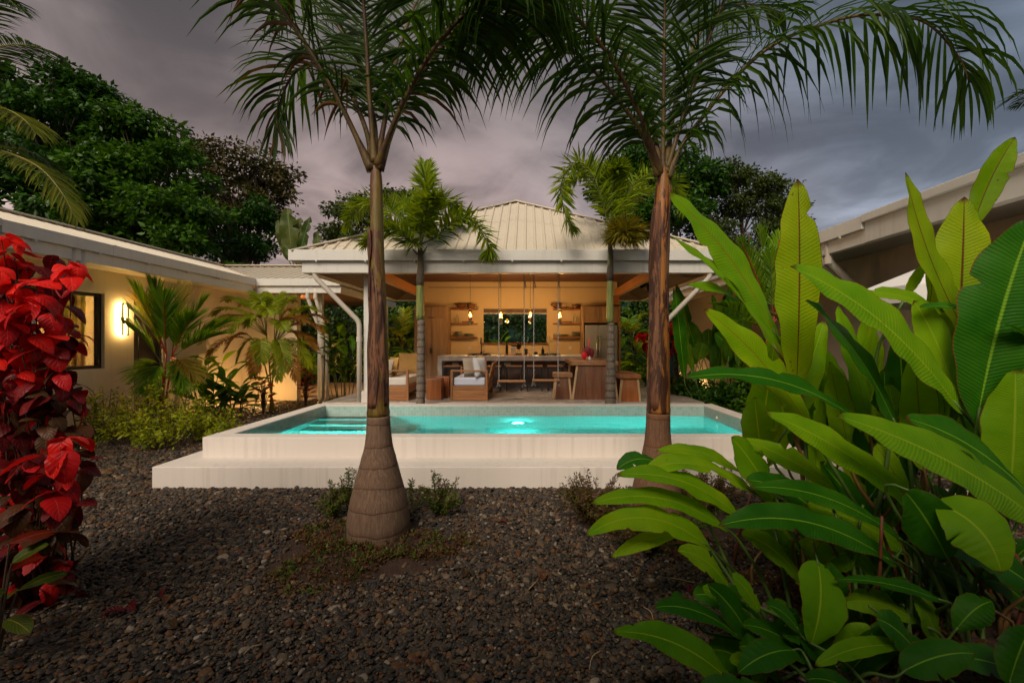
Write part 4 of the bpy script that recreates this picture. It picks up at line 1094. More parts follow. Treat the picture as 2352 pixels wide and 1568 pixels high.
def live_edge_slab(x0, x1, y0, y1, z0, z1, seed, amp=0.025):
    r_ = random.Random(seed); n = 14; L, Rr = [], []
    pa, pb = r_.uniform(0, 6), r_.uniform(0, 6)
    for i in range(n + 1):
        t = i / n; y = y0 + (y1 - y0) * t
        L.append((x0 + amp * (math.sin(pa + t * 7) + 0.5 * math.sin(pb + t * 17)), y)); Rr.append((x1 + amp * (math.sin(pb + t * 6) + 0.5 * math.sin(pa + t * 15)), y))
    ol = L + Rr[::-1]
    return MB().prism([(x, y, z0) for x, y in ol][::-1], (0, 0, z1 - z0))
def slab_seat(x, y, w_, d_, h_, th, label, name, cat, mats=('slab_top', 'slab_wood')):
    t = thing(name, label, cat, (x, y, FL))
    live_edge_slab(x - w_ / 2, x + w_ / 2, y - d_ / 2, y + d_ / 2, FL + h_ - th, FL + h_, int(x * 100), 0.012).build('top', M[mats[0]], t, bev=0.01)
    z1 = FL + h_ - th - 0.001
    b0, b1 = w_ / 2 * 1.0, w_ / 2 * 0.80
    for yy in (y - d_ / 2 + 0.03, y + d_ / 2 - 0.09):
        e = 0.045
        MB().hexa([(x - b0 + e, yy, FL), (x + b0 - e, yy, FL), (x + b0 - e, yy + 0.06, FL), (x - b0 + e, yy + 0.06, FL)],
                  [(x - b1 + e, yy, z1), (x + b1 - e, yy, z1), (x + b1 - e, yy + 0.06, z1), (x - b1 + e, yy + 0.06, z1)]).build('end_slab', M[mats[1]], t, bev=0.006)
        for sg in (-1, 1):
            MB().hexa([(x + sg * b0 - (e if sg > 0 else 0), yy - 0.002, FL), (x + sg * b0 + (e if sg < 0 else 0), yy - 0.002, FL), (x + sg * b0 + (e if sg < 0 else 0), yy + 0.062, FL), (x + sg * b0 - (e if sg > 0 else 0), yy + 0.062, FL)],
                      [(x + sg * b1 - (e if sg > 0 else 0), yy - 0.002, z1), (x + sg * b1 + (e if sg < 0 else 0), yy - 0.002, z1), (x + sg * b1 + (e if sg < 0 else 0), yy + 0.062, z1), (x + sg * b1 - (e if sg > 0 else 0), yy + 0.062, z1)]).build('pale_edge', M['sapwood'], t, bev=0.012)
    return t
slab_seat(0.735, 9.85, 0.40, 0.42, 0.56, 0.095, 'live edge wooden stool standing beside the dining table', 'slab_stool', 'stool')
slab_seat(2.08, 9.85, 0.46, 1.2, 0.56, 0.095, 'reddish live edge bench standing behind the slim palm trunk', 'slab_bench', 'bench', ('red_wood', 'red_wood'))
slab_seat(1.42, 10.45, 1.0, 1.7, 0.815, 0.095, 'heavy live edge dining table on slab legs', 'dining_table', 'table')

# vase with cut heliconia flower
vt = thing('flower_vase', 'vase of dark red flowers and a green leaf on the dining table', 'vase', (1.35, 10.0, FL + 0.816))
MB().lathe((1.35, 10.0, FL + 0.816), [(0.035, 0), (0.05, 0.03), (0.05, 0.10), (0.035, 0.15), (0.038, 0.16)], 16).build('vase_body', M['white_plastic'], vt, smooth=True)

# two rope swings hung from the front eave beam
for i, (pa, pb, zs, lb) in enumerate(((1146, 1204, 0.80, 'plank swing on grey ropes hanging beside the daybed'), (1226, 1282, 0.815, 'plank swing on grey ropes hanging beside the live edge stool'))):
    y = 9.3; xa, xb = (pa - CX) * y / F, (pb - CX) * y / F
    t = thing('rope_swing', lb, 'swing', ((xa + xb) / 2, y, zs))
    mkbox('seat', M['teak_x'], t, xa - 0.03, xb + 0.03, y - 0.09, y + 0.09, zs, zs + 0.035, 0.006)
    for x in (xa, xb):
        n = 130; ptsr = [(x + 0.004 * math.cos(k * 1.1), y + 0.004 * math.sin(k * 1.1), zs + 0.036 + (3.0 - zs - 0.036) * k / n) for k in range(n + 1)]
        MB().tube(ptsr, 0.0095, 6).build('rope', M['rope'], t, smooth=True)
        kn = MB().lathe((x, y, zs - 0.05), [(0.008, 0), (0.032, 0.012), (0.036, 0.03), (0.012, 0.049)], 10)
        for q in range(4):
            kn.tube([(x, y, zs - 0.04), (x + 0.035 * math.cos(q * 1.7), y + 0.035 * math.sin(q * 1.7), zs - 0.07), (x + 0.05 * math.cos(q * 1.7 + .3), y + 0.05 * math.sin(q * 1.7 + .3), zs - 0.10)], 0.006, 5)
        kn.build('knot', M['rope'], t, smooth=True)
        MB().tube([(x, y, 2.86), (x + 0.03, y - 0.01, 2.80), (x + 0.035, y, 2.72)], 0.011, 6).build('rope_end', M['rope'], t, smooth=True)

# wall fan under the eave, wall light on the cream house
ft = thing('wall_fan', 'round black fan under the dark soffit', 'fan', tuple(P(1486, 652, 12.2)))
c = vec(P(1486, 652, 12.2))
for rr in (0.10, 0.17, 0.23):
    MB().tube([c + vec((rr * math.cos(a), -0.03 * (0.25 - rr) * 10, rr * math.sin(a))) for a in np.linspace(0, 2 * PI, 25)], 0.006, 5).build('guard_ring', M['black_metal'], ft)
for k in range(4):
    a = k * PI / 2 + 0.4
    MB().add([c + vec((0.03 * math.cos(a - 0.8), 0.01, 0.03 * math.sin(a - 0.8))), c + vec((0.21 * math.cos(a - 0.28), 0.03, 0.21 * math.sin(a - 0.28))), c + vec((0.2 * math.cos(a + 0.28), -0.01, 0.2 * math.sin(a + 0.28))), c + vec((0.03 * math.cos(a + 0.8), 0, 0.03 * math.sin(a + 0.8)))], [(0, 1, 2, 3)]).build('blade', M['black_metal'], ft).modifiers.new('s', 'SOLIDIFY').thickness = 0.006
MB().tube([c + vec((0, -0.05, 0)), c + vec((0, 0.16, 0))], 0.05, 14).build('motor', M['black_metal'], ft)
MB().tube([c + vec((0, 0.12, 0.0)), c + vec((0, 0.14, 1.16))], 0.018, 8).build('stem', M['black_metal'], ft)

sc_y = 8.73
st = thing('wall_light', 'lit twin bar wall light glowing on the cream wall between window and door', 'lamp', (LW, sc_y, 2.05))
mkbox('back_plate', M['black_metal'], st, LW, LW + 0.02, sc_y - 0.02, sc_y + 0.02, 1.85, 2.25, 0)
for k, dy in enumerate((-0.052, 0.052)):
    mkbox('bar', M['black_metal'], st, LW + 0.055, LW + 0.085, sc_y + dy - 0.018, sc_y + dy + 0.018, 1.74, 2.36, 0.003)
MB().box(LW + 0.022, LW + 0.05, sc_y - 0.030, sc_y + 0.030, 1.76, 2.34).build('tube_light', emit('wall_light_glow', (1.0, 0.62, 0.20), 48.0), st)
for k, dy in enumerate((-0.08, 0.08)):
    MB().box(LW + 0.03, LW + 0.045, sc_y + dy - 0.006, sc_y + dy + 0.006, 1.76, 2.34).build('tube_light', bpy.data.materials['wall_light_glow'], st)
# porch ceiling light, lighting the corner where the wings meet
ct = thing('porch_light', 'small lit ceiling light under the porch between the houses', 'lamp', (-6.9, 13.1, 2.93))
MB().lathe((-6.9, 13.1, 2.89), [(0.10, 0), (0.10, 0.039)], 20).build('housing', M['white_plastic'], ct)
MB().lathe((-6.9, 13.1, 2.880), [(0.001, 0), (0.085, 0.001), (0.085, 0.009)], 20).build('diffuser', emit('porch_glow', (1.0, 0.5, 0.14), 8.0), ct)
d_ = bpy.data.lights.new('porch_light_source', 'POINT'); d_.energy = 90; d_.color = (1.0, 0.46, 0.12); d_.shadow_soft_size = 0.1
o = bpy.data.objects.new('porch_light_source', d_); o.parent = ct; o.location = (0, 0, -0.12); COL.objects.link(o)

# white parasol beyond the tall leaves on the right
pc = vec((4.45, 4.55, 2.56))
pt = thing('parasol', 'white canvas parasol half hidden behind the tall upright leaves', 'parasol', (pc[0], pc[1], 0))
mb = MB(); n = 8; rim = [pc + vec((1.0 * math.cos(k * PI / 4 + 0.39), 0.8 * math.sin(k * PI / 4 + 0.39), -0.42)) for k in range(n)]
mb.add([pc] + rim, [(0, 1 + k, 1 + (k + 1) % n) for k in range(n)])
low = [p + vec((0, 0, -0.16)) for p in rim]
mb.add(rim + low, [(k, (k + 1) % n, (k + 1) % n + n, k + n) for k in range(n)])
mb.build('canopy', M['canvas'], pt).modifiers.new('s', 'SOLIDIFY').thickness = 0.006
MB().tube([(pc[0], pc[1], 0.0), tuple(pc + vec((0, 0, 0.05)))], 0.022, 10).build('pole', M['white_metal'], pt)
MB().lathe((pc[0], pc[1], 0.0), [(0.25, 0), (0.25, 0.06), (0.05, 0.08)], 16).build('base', M['concrete'], pt)
# ------------------------------------------------------------------ plant builders
def blade(base, ctrl, tip, width, nhint, fold=0.25, curl=0.15, wave=0.02, nseg=26, nw=4, seed=0, wid_pow=0.75, peak=0.42, notch=None, twist=0.0):
    """broad leaf on a quadratic spine. width in metres (full). nhint: the way its upper face looks.
    returns verts, faces, uvs (u across -1..1, v along 0..1)"""
    r_ = np.random.default_rng(seed)
    p0, p1, p2 = vec(base), vec(ctrl), vec(tip)
    t = np.linspace(0, 1, nseg + 1)
    C = ((1 - t) ** 2)[:, None] * p0 + (2 * t * (1 - t))[:, None] * p1 + (t ** 2)[:, None] * p2
    T = np.gradient(C, axis=0); T /= np.linalg.norm(T, axis=1)[:, None]
    L = np.sum(np.linalg.norm(np.diff(C, axis=0), axis=1))
    e = math.log(0.5) / math.log(peak)                      # widest at t = peak
    w_ = width / 2 * np.sin(PI * np.clip(t, 0, 1) ** e) ** wid_pow
    w_ = np.maximum(w_, 0.0015)
    nh = vec(nhint)
    us = np.concatenate([-np.linspace(1, 0, nw + 1)[:-1], [0], np.linspace(0, 1, nw + 1)[1:]])
    ph = r_.uniform(0, 6.28, 6)
    V = []; UV = []
    for i in range(nseg + 1):
        n_ = nrm(nh - T[i] * np.dot(nh, T[i]))
        s_ = np.cross(T[i], n_)
        if twist:
            a = twist * (t[i] - 0.3); n_, s_ = n_ * math.cos(a) + s_ * math.sin(a), s_ * math.cos(a) - n_ * math.sin(a)
        for u in us:
            au = abs(u); ww = w_[i]
            k = 0
            for q in range(2):
                k += math.sin(ph[q + (2 if u > 0 else 0)] + t[i] * L * (9 + 13 * q)) * (0.7 if q else 1.0)
            edge = wave * k * au ** 1.6 * min(1.0, ww / (width * 0.3)) + 0.0016 * math.sin(t[i] * nseg * 2.1 - au * 3.0 + ph[5]) * min(1, au * 3)
            wj = ww * (1 + 0.03 * math.sin(ph[4] + t[i] * 31) * (au > 0.9))
            if notch is not None:
                for (tn, sn, dn) in notch:
                    if sn * u > 0 and abs(t[i] - tn) < 0.02: wj *= 1 - dn * au
            V.append(C[i] + s_ * (u * wj * math.cos(fold)) + n_ * (au * ww * math.sin(fold) - curl * ww * au * au + edge))
            UV.append((u, t[i]))
    m_ = len(us); Fs = []
    for i in range(nseg):
        for j in range(m_ - 1):
            Fs.append((i * m_ + j, i * m_ + j + 1, (i + 1) * m_ + j + 1, (i + 1) * m_ + j))
    return np.array(V), Fs, np.array(UV)

def leaflet(o, d, L, wd, droop, nrmv, nseg=4, fold=0.5):
    "narrow folded strip starting at o towards d, bending down with droop"
    o = vec(o); d = nrm(d); V = []; Fs = []
    step = L / nseg; p = o.copy(); nv = vec(nrmv)
    for i in range(nseg + 1):
        t = i / nseg
        w_ = wd / 2 * (0.35 + 2.2 * t if t < 0.3 else 1.0) * (1 - max(0, (t - 0.45) / 0.55) ** 1.5) + 0.0008
        w_ = min(w_, wd / 2)
        s_ = np.cross(d, nv); ls = np.linalg.norm(s_); s_ = s_ / ls if ls > 1e-4 else vec((1, 0, 0))
        n_ = np.cross(s_, d)
        V += [p - s_ * w_ + n_ * w_ * fold, p, p + s_ * w_ + n_ * w_ * fold]
        p = p + d * step
        d = nrm(d + vec((0, 0, -1)) * droop * (0.4 + t) / nseg * 2.0)
    for i in range(nseg):
        a = i * 3
        Fs += [(a, a + 1, a + 4, a + 3), (a + 1, a + 2, a + 5, a + 4)]
    return V, Fs

def frond(pts, npair, Lmax, wd, t0=0.25, droop=0.5, fwd=0.55, lift=0.25, seed=0, nseg=4, plume=0.0, rad=(0.02, 0.004), jit=0.12, tipL=0.35, ns=40, sideup=(0, 0, 1), baseL=0.5):
    """feather leaf: returns rachis MB, [(verts, faces), ...]"""
    r_ = np.random.default_rng(seed)
    C = smooth_path(pts, ns)
    T = np.gradient(C, axis=0); T /= np.linalg.norm(T, axis=1)[:, None]
    rr = np.linspace(rad[0], rad[1], ns)
    rr[:max(2, ns // 10)] *= np.linspace(1.9, 1.05, max(2, ns // 10))
    rach = MB().tube(C, rr, 7)
    out = []
    for k in range(npair):
        u = k / max(1, npair - 1)
        t = t0 + (1 - t0) * u
        x = t * (ns - 1); i = min(int(x), ns - 2); f_ = x - i
        c = C[i] * (1 - f_) + C[i + 1] * f_; tg = nrm(T[i] * (1 - f_) + T[i + 1] * f_)
        sd = np.cross(tg, vec(sideup)); ls = np.linalg.norm(sd)
        sd = sd / ls if ls > 0.15 else nrm(np.cross(tg, vec((0.3, 1, 0))))
        up = np.cross(sd, tg)
        prof = baseL + (1 - baseL) * min(1, u / 0.3) if u < 0.3 else (1.0 if u < 0.6 else 1 - (1 - tipL) * ((u - 0.6) / 0.4) ** 1.3)
        for sg in (-1, 1):
            a = fwd + 0.55 * u ** 2 + r_.normal(0, jit)
            el_ = lift + r_.normal(0, jit * 1.2)
            if plume > 0: el_ += r_.uniform(-1, 1) * plume
            d = sd * sg * math.cos(a) * math.cos(el_) + tg * math.sin(a) + up * math.sin(el_) * math.cos(a)
            L = Lmax * prof * r_.uniform(0.86, 1.08)
            out.append(leaflet(c, d, L, wd * r_.uniform(0.8, 1.1), droop * r_.uniform(0.75, 1.3), up, nseg))
    return rach, out
def join(lf):
    mb = MB()
    for v, f in lf: mb.add(v, f)
    return mb

def leaf_cloud(centers, normals, per, spread, size, seed, flat=0.6, droop=0.35, aspect=0.55):
    "diamond leaves bunched round each centre; fast, all in numpy"
    r_ = np.random.default_rng(seed)
    c = np.repeat(np.asarray(centers), per, axis=0); n0 = np.repeat(np.asarray(normals), per, axis=0)
    m_ = len(c)
    off = r_.normal(0, 1, (m_, 3)); off *= (spread * r_.random((m_, 1)) ** 0.5) / (np.linalg.norm(off, axis=1)[:, None] + 1e-9)
    off[:, 2] *= flat
    p = c + off
    n = n0 * 0.5 + r_.normal(0, 0.6, (m_, 3)) + np.array([0, 0, 0.5]); n /= np.linalg.norm(n, axis=1)[:, None]
    d = off + r_.normal(0, 0.35, (m_, 3)) * spread + n0 * spread * 0.5
    d[:, 2] -= droop * spread
    d -= n * np.sum(d * n, axis=1)[:, None]; d /= np.linalg.norm(d, axis=1)[:, None] + 1e-9
    s_ = np.cross(d, n); L = size * r_.uniform(0.6, 1.25, (m_, 1)); W = L * aspect * 0.5
    sag = n * L * 0.10
    v = np.stack([p, p + d * L * 0.45 + s_ * W - sag, p + d * L, p + d * L * 0.45 - s_ * W - sag, p + d * L * 0.48 + sag * 0.3], 1).reshape(-1, 3)
    b = np.arange(m_) * 5
    F3 = np.stack([np.stack([b, b + 1, b + 4], 1), np.stack([b + 1, b + 2, b + 4], 1), np.stack([b + 2, b + 3, b + 4], 1), np.stack([b + 3, b, b + 4], 1)], 1).reshape(-1, 3)
    return v, F3
def np_mesh(name, v, f, mats, smooth=False, org=(0, 0, 0)):
    me = bpy.data.meshes.new(name)
    k = f.shape[1]
    me.vertices.add(len(v)); me.vertices.foreach_set('co', (v - vec(org)).ravel())
    me.loops.add(len(f) * k); me.loops.foreach_set('vertex_index', f.ravel().astype(np.int32))
    me.polygons.add(len(f)); me.polygons.foreach_set('loop_start', (np.arange(len(f)) * k).astype(np.int32))
    for m_ in mats: me.materials.append(m_)
    if smooth: me.polygons.foreach_set('use_smooth', np.ones(len(f), dtype=bool))
    me.update(calc_edges=True); me.validate()
    return me
def np_build(name, v, f, mat, parent, smooth=False):
    o = bpy.data.objects.new(name, np_mesh(name, v, f, [mat], smooth, ORIG[parent.name]))
    COL.objects.link(o); o.parent = parent; ORIG[o.name] = ORIG[parent.name]
    return o

M['leaf_dark'] = leafmat('leaf_dark', (0.008, 0.038, 0.003), (0.045, 0.130, 0.008), 0.28, 0.38)
M['leaf_mid'] = leafmat('leaf_mid', (0.016, 0.062, 0.003), (0.070, 0.170, 0.008), 0.34, 0.40)
M['leaf_olive'] = leafmat('leaf_olive', (0.022, 0.045, 0.006), (0.075, 0.110, 0.018), 0.28, 0.45)
M['leaf_brown'] = leafmat('leaf_brown', (0.025, 0.035, 0.008), (0.095, 0.075, 0.022), 0.25, 0.55)
M['leaf_bright'] = leafmat('leaf_bright', (0.075, 0.150, 0.008), (0.27, 0.32, 0.015), 0.40, 0.40)
M['shrub_leaf'] = leafmat('shrub_leaf', (0.060, 0.140, 0.005), (0.46, 0.48, 0.012), 0.40, 0.5)
M['ivy'] = leafmat('ivy', (0.010, 0.034, 0.005), (0.050, 0.100, 0.015), 0.15, 0.35)
M['twig'] = plain('twig', (0.09, 0.055, 0.03), 0.85, 0.3, 20, 0.3)
M['stem_green'] = plain('stem_green', (0.07, 0.13, 0.02), 0.5, 0.25, 9, 0.1)
M['stem_brown'] = plain('stem_brown', (0.16, 0.085, 0.025), 0.55, 0.5, 14, 0.2, stretch=(1, 1, 0.25))

def tree(name, label, base, trunk_h, lobes, n_clump, per, size, mat, seed, lean=(0, 0), trunk_r=0.3, spread=0.55, group=None, droop=0.35):
    """trunk and forking limbs; crown of leaf bunches over several uneven lobes (centre, radii)"""
    r_ = np.random.default_rng(seed)
    t = thing(name, label, 'tree', base, group)
    b = vec(base); top = b + vec((lean[0], lean[1], trunk_h))
    tr = MB().tube(smooth_path([b, b * 0.5 + top * 0.5 + vec((0.15, 0, 0)), top], 8), np.linspace(trunk_r, trunk_r * 0.55, 8), 10)
    cs, ns = [], []
    tot = sum(lb[1][0] * lb[1][2] for lb in lobes)
    for (c, rd) in lobes:
        c = vec(c)
        mid = top * 0.45 + c * 0.55 + vec((0, 0, -0.2))
        tr.tube(smooth_path([top - vec((0, 0, 0.3)), mid, c + vec((0, 0, rd[2] * 0.3))], 7), np.linspace(trunk_r * 0.5, trunk_r * 0.10, 7), 7)
        k = max(6, int(n_clump * rd[0] * rd[2] / tot))
        nsub = 11; kk = max(4, k // nsub); qs, ds = [], []
        for sb in range(nsub):                     # boughs: each lobe is a heap of smaller uneven heads
            d0 = r_.normal(0, 1, 3); d0[2] = abs(d0[2]) * 0.9 - 0.35; d0 /= np.linalg.norm(d0)
            sc0 = c + d0 * np.array(rd) * r_.uniform(0.55, 0.95); sr = np.array(rd) * r_.uniform(0.26, 0.46)
            d = r_.normal(0, 1, (kk, 3)); d[:, 2] = np.abs(d[:, 2]) * 1.1 - 0.45; d /= np.linalg.norm(d, axis=1)[:, None]
            qs.append(sc0 + d * sr * r_.uniform(0.75, 1.12, (kk, 1))); ds.append(d)
        q = np.concatenate(qs); d = np.concatenate(ds); k = len(q)
        cs.append(q); ns.append(d)
        for j in range(0, k, 14):
            tr.tube([mid, (mid + q[j]) / 2 + vec((0, 0, 0.15)), q[j]], [trunk_r * 0.12, trunk_r * 0.07, 0.012], 5, caps=False)
    tr.build('trunk', M['bark'], t, smooth=True)
    v, f = leaf_cloud(np.concatenate(cs), np.concatenate(ns), per, spread, size, seed + 1, droop=droop)
    np_build('crown', v, f, M[mat], t)
    return t

def palm_crown(t, c, n, L, npair, leafL, wd, mat, stem, seed, el0=(0.2, 1.2), droop=0.9, fdroop=0.5, plume=0.0, nseg=3, fronds=None, az0=0.0, curve=0.9, rad=(0.018, 0.004), lift=0.25, t0=0.2, fwd=0.55):
    "whole crown of fronds round point c, every frond a part with its rachis and leaflets"
    r_ = np.random.default_rng(seed); c = vec(c)
    for k in range(n):
        az = az0 + k * 2.399 + r_.normal(0, 0.15)
        el = el0[0] + (el0[1] - el0[0]) * ((k * 0.618 + 0.31) % 1.0)
        d = vec((math.cos(az) * math.cos(el), math.sin(az) * math.cos(el), math.sin(el)))
        LL = L * r_.uniform(0.85, 1.1); pts = [c]; p = c.copy()
        for s_ in range(5):
            p = p + d * LL / 5; pts.append(p.copy()); d = nrm(d + vec((0, 0, -1)) * curve * 0.28 * r_.uniform(0.8, 1.2))
        rc, lf = frond(pts, npair, leafL, wd, t0, fdroop, fwd, lift, seed * 31 + k, nseg, plume, rad, ns=24)
        o = join(lf).build('frond', M[mat] if isinstance(mat, str) else M[mat[k % len(mat)]], t)
        rc.build('rachis', M[stem], o, smooth=True)

def shrub(name, label, base, rx, ry, h_, nst, per, size, mat, seed, cat='shrub', group=None, spread=0.13, aspect=0.5, stem='twig', lean=0.55, droop=0.2, r0=0.008):
    "many-stemmed bush: thin bent stems, leaves bunched along their upper parts"
    r_ = np.random.default_rng(seed); b = vec(base)
    t = thing(name, label, cat, base, group); sm = MB(); cs, ns = [], []
    for k in range(nst):
        a = r_.uniform(0, 6.28); q = math.sqrt(r_.random()); hh = h_ * r_.uniform(0.40, 1.15) * (1 - 0.35 * q * q)
        e = b + vec((rx * q * math.cos(a), ry * q * math.sin(a), hh)); s0 = b + vec((rx * q * 0.3 * math.cos(a), ry * q * 0.3 * math.sin(a), 0))
        mid = s0 * (1 - lean) + e * lean; mid[2] = hh * 0.62
        path = smooth_path([s0, mid, e], 8); sm.tube(path, np.linspace(r0, r0 * 0.3, 8), 5, caps=False)
        for j in range(3, 8):
            cs.append(path[j] + r_.normal(0, 0.02, 3)); ns.append(nrm(vec((math.cos(a) * 0.6, math.sin(a) * 0.6, 0.6))))
    sm.build('stems', M[stem], t, smooth=True)
    v, f = leaf_cloud(np.array(cs), np.array(ns), per, spread, size, seed + 1, 0.8, droop, aspect)
    np_build('foliage', v, f, M[mat], t)
    return t
# ------------------------------------------------------------------ trees beyond the roofs
def lobes_px(lst):
    out = []
    for px, py, Y, rx, ry, rz in lst:
        c = P(px, py, Y); out.append(((c.x, Y, c.z), (rx, ry, rz)))
    return out
tree('broadleaf_tree', 'tall dark green broadleaf tree beside the coconut fronds behind the cream house', (-17.0, 17.0, 0), 5.0,
     lobes_px([(90, 270, 17, 2.6, 2.2, 1.7), (20, 400, 16, 2.2, 2.0, 1.9), (200, 330, 17, 2.0, 2.0, 1.5), (130, 480, 16, 2.6, 2.0, 1.6), (-60, 260, 18, 2.5, 2.0, 2.0)]),
     900, 34, 0.25, 'leaf_dark', 11, trunk_r=0.4, spread=0.42)
tree('broadleaf_tree', 'bushy mid green tree with hanging leaves between the dark tree and the brownish tree', (-13.0, 16.5, 0), 4.0,
     lobes_px([(300, 350, 16.5, 1.7, 1.6, 1.4), (360, 420, 16.5, 1.6, 1.6, 1.3), (280, 480, 16, 1.9, 1.6, 1.6), (390, 510, 15.5, 1.3, 1.4, 1.2), (220, 560, 15.5, 1.8, 1.4, 1.0), (440, 570, 15.5, 0.9, 1.0, 0.6)]),
     700, 34, 0.23, 'leaf_mid', 12, trunk_r=0.35, spread=0.38)
tree('broadleaf_tree', 'brownish half bare tree standing behind the banana plant', (-14.5, 23.0, 0), 5.0,
     lobes_px([(500, 390, 23, 2.0, 1.8, 1.5), (590, 410, 23, 1.6, 1.6, 1.5), (530, 500, 23, 2.3, 1.8, 1.9), (620, 470, 23, 1.1, 1.3, 1.4), (470, 540, 23, 1.6, 1.6, 1.6)]),
     520, 22, 0.25, 'leaf_brown', 13, trunk_r=0.35, spread=0.42)
tree('broadleaf_tree', 'green tree under the brownish crown right of the hanging leaves', (-12.6, 21.0, 0), 3.0,
     lobes_px([(590, 520, 21, 1.1, 1.2, 1.1), (560, 585, 20.5, 1.4, 1.2, 0.9)]), 200, 30, 0.20, 'leaf_dark', 14, trunk_r=0.22, spread=0.36)
tree('broadleaf_tree', 'small dark tree seen behind the foxtail palm and the pavilion roof', (-8.0, 25.0, 0), 5.5,
     lobes_px([(815, 490, 25, 1.5, 1.4, 1.1), (900, 470, 25, 1.6, 1.4, 0.9), (790, 545, 25, 1.2, 1.2, 0.8), (870, 540, 25, 2.0, 1.4, 1.0)]), 330, 26, 0.23, 'leaf_olive', 15, trunk_r=0.3, spread=0.40)
tree('broadleaf_tree', 'round dark green tree rising behind the right slope of the pavilion roof', (6.5, 22.0, 0), 5.0,
     lobes_px([(1500, 390, 22, 2.1, 1.8, 1.1), (1440, 450, 22, 1.4, 1.5, 1.5), (1580, 430, 22, 1.7, 1.6, 1.6), (1530, 510, 21, 2.6, 1.6, 1.3)]), 560, 30, 0.24, 'leaf_dark', 16, trunk_r=0.35, spread=0.42)
tree('broadleaf_tree', 'spreading olive green tree with fine leaves above the right house', (11.3, 23.0, 0), 4.8,
     lobes_px([(1690, 440, 23, 2.0, 1.8, 1.2), (1760, 480, 23, 1.7, 1.6, 1.3), (1640, 500, 23, 1.7, 1.6, 1.3), (1800, 520, 23, 1.2, 1.3, 1.0), (1720, 545, 22.5, 2.4, 1.4, 0.9)]), 640, 32, 0.17, 'leaf_olive', 17, trunk_r=0.32, spread=0.40)
# low greenery closing the view behind houses and wall
for i, (x, y, z, rx, rz, mt, lb) in enumerate(((-11.5, 20.0, 2.2, 2.6, 2.2, 'leaf_dark', 'dense dark bush mass behind the return wing of the cream house'),
                                              (6.4, 20.5, 2.4, 3.0, 2.4, 'leaf_dark', 'dense dark bush mass behind the garden wall by the right house'),
                                              (-6.2, 20.2, 2.2, 2.4, 1.8, 'leaf_mid', 'leafy bush rising behind the ivy wall beside the banana plant'))):
    tree('garden_bush', lb, (x, y, 0), 0.8, [((x - rx * 0.5, y, z), (rx * 0.6, 1.2, rz * 0.9)), ((x + rx * 0.5, y, z + 0.2), (rx * 0.6, 1.2, rz))], 260, 22, 0.28, mt, 30 + i, trunk_r=0.12, spread=0.45)

# ivy over the garden wall
r_ = np.random.default_rng(5)
def ivy_patch(x0, x1, z0, z1, n, seed):
    r2 = np.random.default_rng(seed)
    c = np.stack([r2.uniform(x0, x1, n), 17.93 - r2.random(n) ** 2 * 0.28, r2.uniform(z0, z1, n)], 1)
    low = (c[:, 2] < 1.45) & (r2.random(n) < 0.72)
    c = c[~low]
    return c, np.tile(np.array([[0, -1.0, 0.2]]), (len(c), 1))
iv = thing('ivy', 'dark ivy curtain hanging over the teal garden wall', 'ivy', (0, 17.9, 0))
iv['kind'] = 'stuff'
for k, (a, b) in enumerate(((-9.5, -2.0), (1.8, 8.5))):
    c, n_ = ivy_patch(a, b, 0.2, 3.45, 1500, 50 + k)
    v, f = leaf_cloud(c, n_, 7, 0.16, 0.15, 60 + k, 1.0, 0.9, 0.75)
    o = np_build('ivy_leaves', v, f, M['ivy'], iv); o['kind'] = 'stuff'
c, n_ = ivy_patch(-2.0, 1.8, 1.5, 3.45, 420, 52)
v, f = leaf_cloud(c, n_, 6, 0.16, 0.14, 63, 1.0, 0.9, 0.75)
o = np_build('ivy_leaves', v, f, M['ivy'], iv); o['kind'] = 'stuff'

# ------------------------------------------------------------------ coconut palms at the edges of the view
def ringed_trunk(mb_path, r0, r1, n=26, seed=0, rings=14):
    path = smooth_path(mb_path, n * 2); k = len(path)
    rr = np.linspace(r0, r1, k) + 0.008 * np.maximum(0, np.sin(np.linspace(0, rings * 2 * PI, k))) ** 6
    return MB().tube(path, rr, 14)
M['coco_leaf'] = leafmat('coco_leaf', (0.070, 0.105, 0.010), (0.20, 0.215, 0.025), 0.45, 0.42, nscale=1.2)
M['coco_dark'] = leafmat('coco_dark', (0.016, 0.042, 0.006), (0.055, 0.105, 0.016), 0.3, 0.42, nscale=1.2)
M['rachis_y'] = plain('rachis_y', (0.28, 0.24, 0.05), 0.5, 0.2, 8, 0.1)
cp = thing('coconut_palm', 'tall coconut palm reaching yellowish fronds over the cream house roof', 'palm', (-13.2, 10.0, 0))
ringed_trunk([(-13.2, 10, 0), (-13.0, 10, 3.5), (-13.1, 10, 6.6)], 0.2, 0.13).build('trunk', M['bark'], cp, smooth=True)
hub = vec((-13.1, 10.0, 6.6))
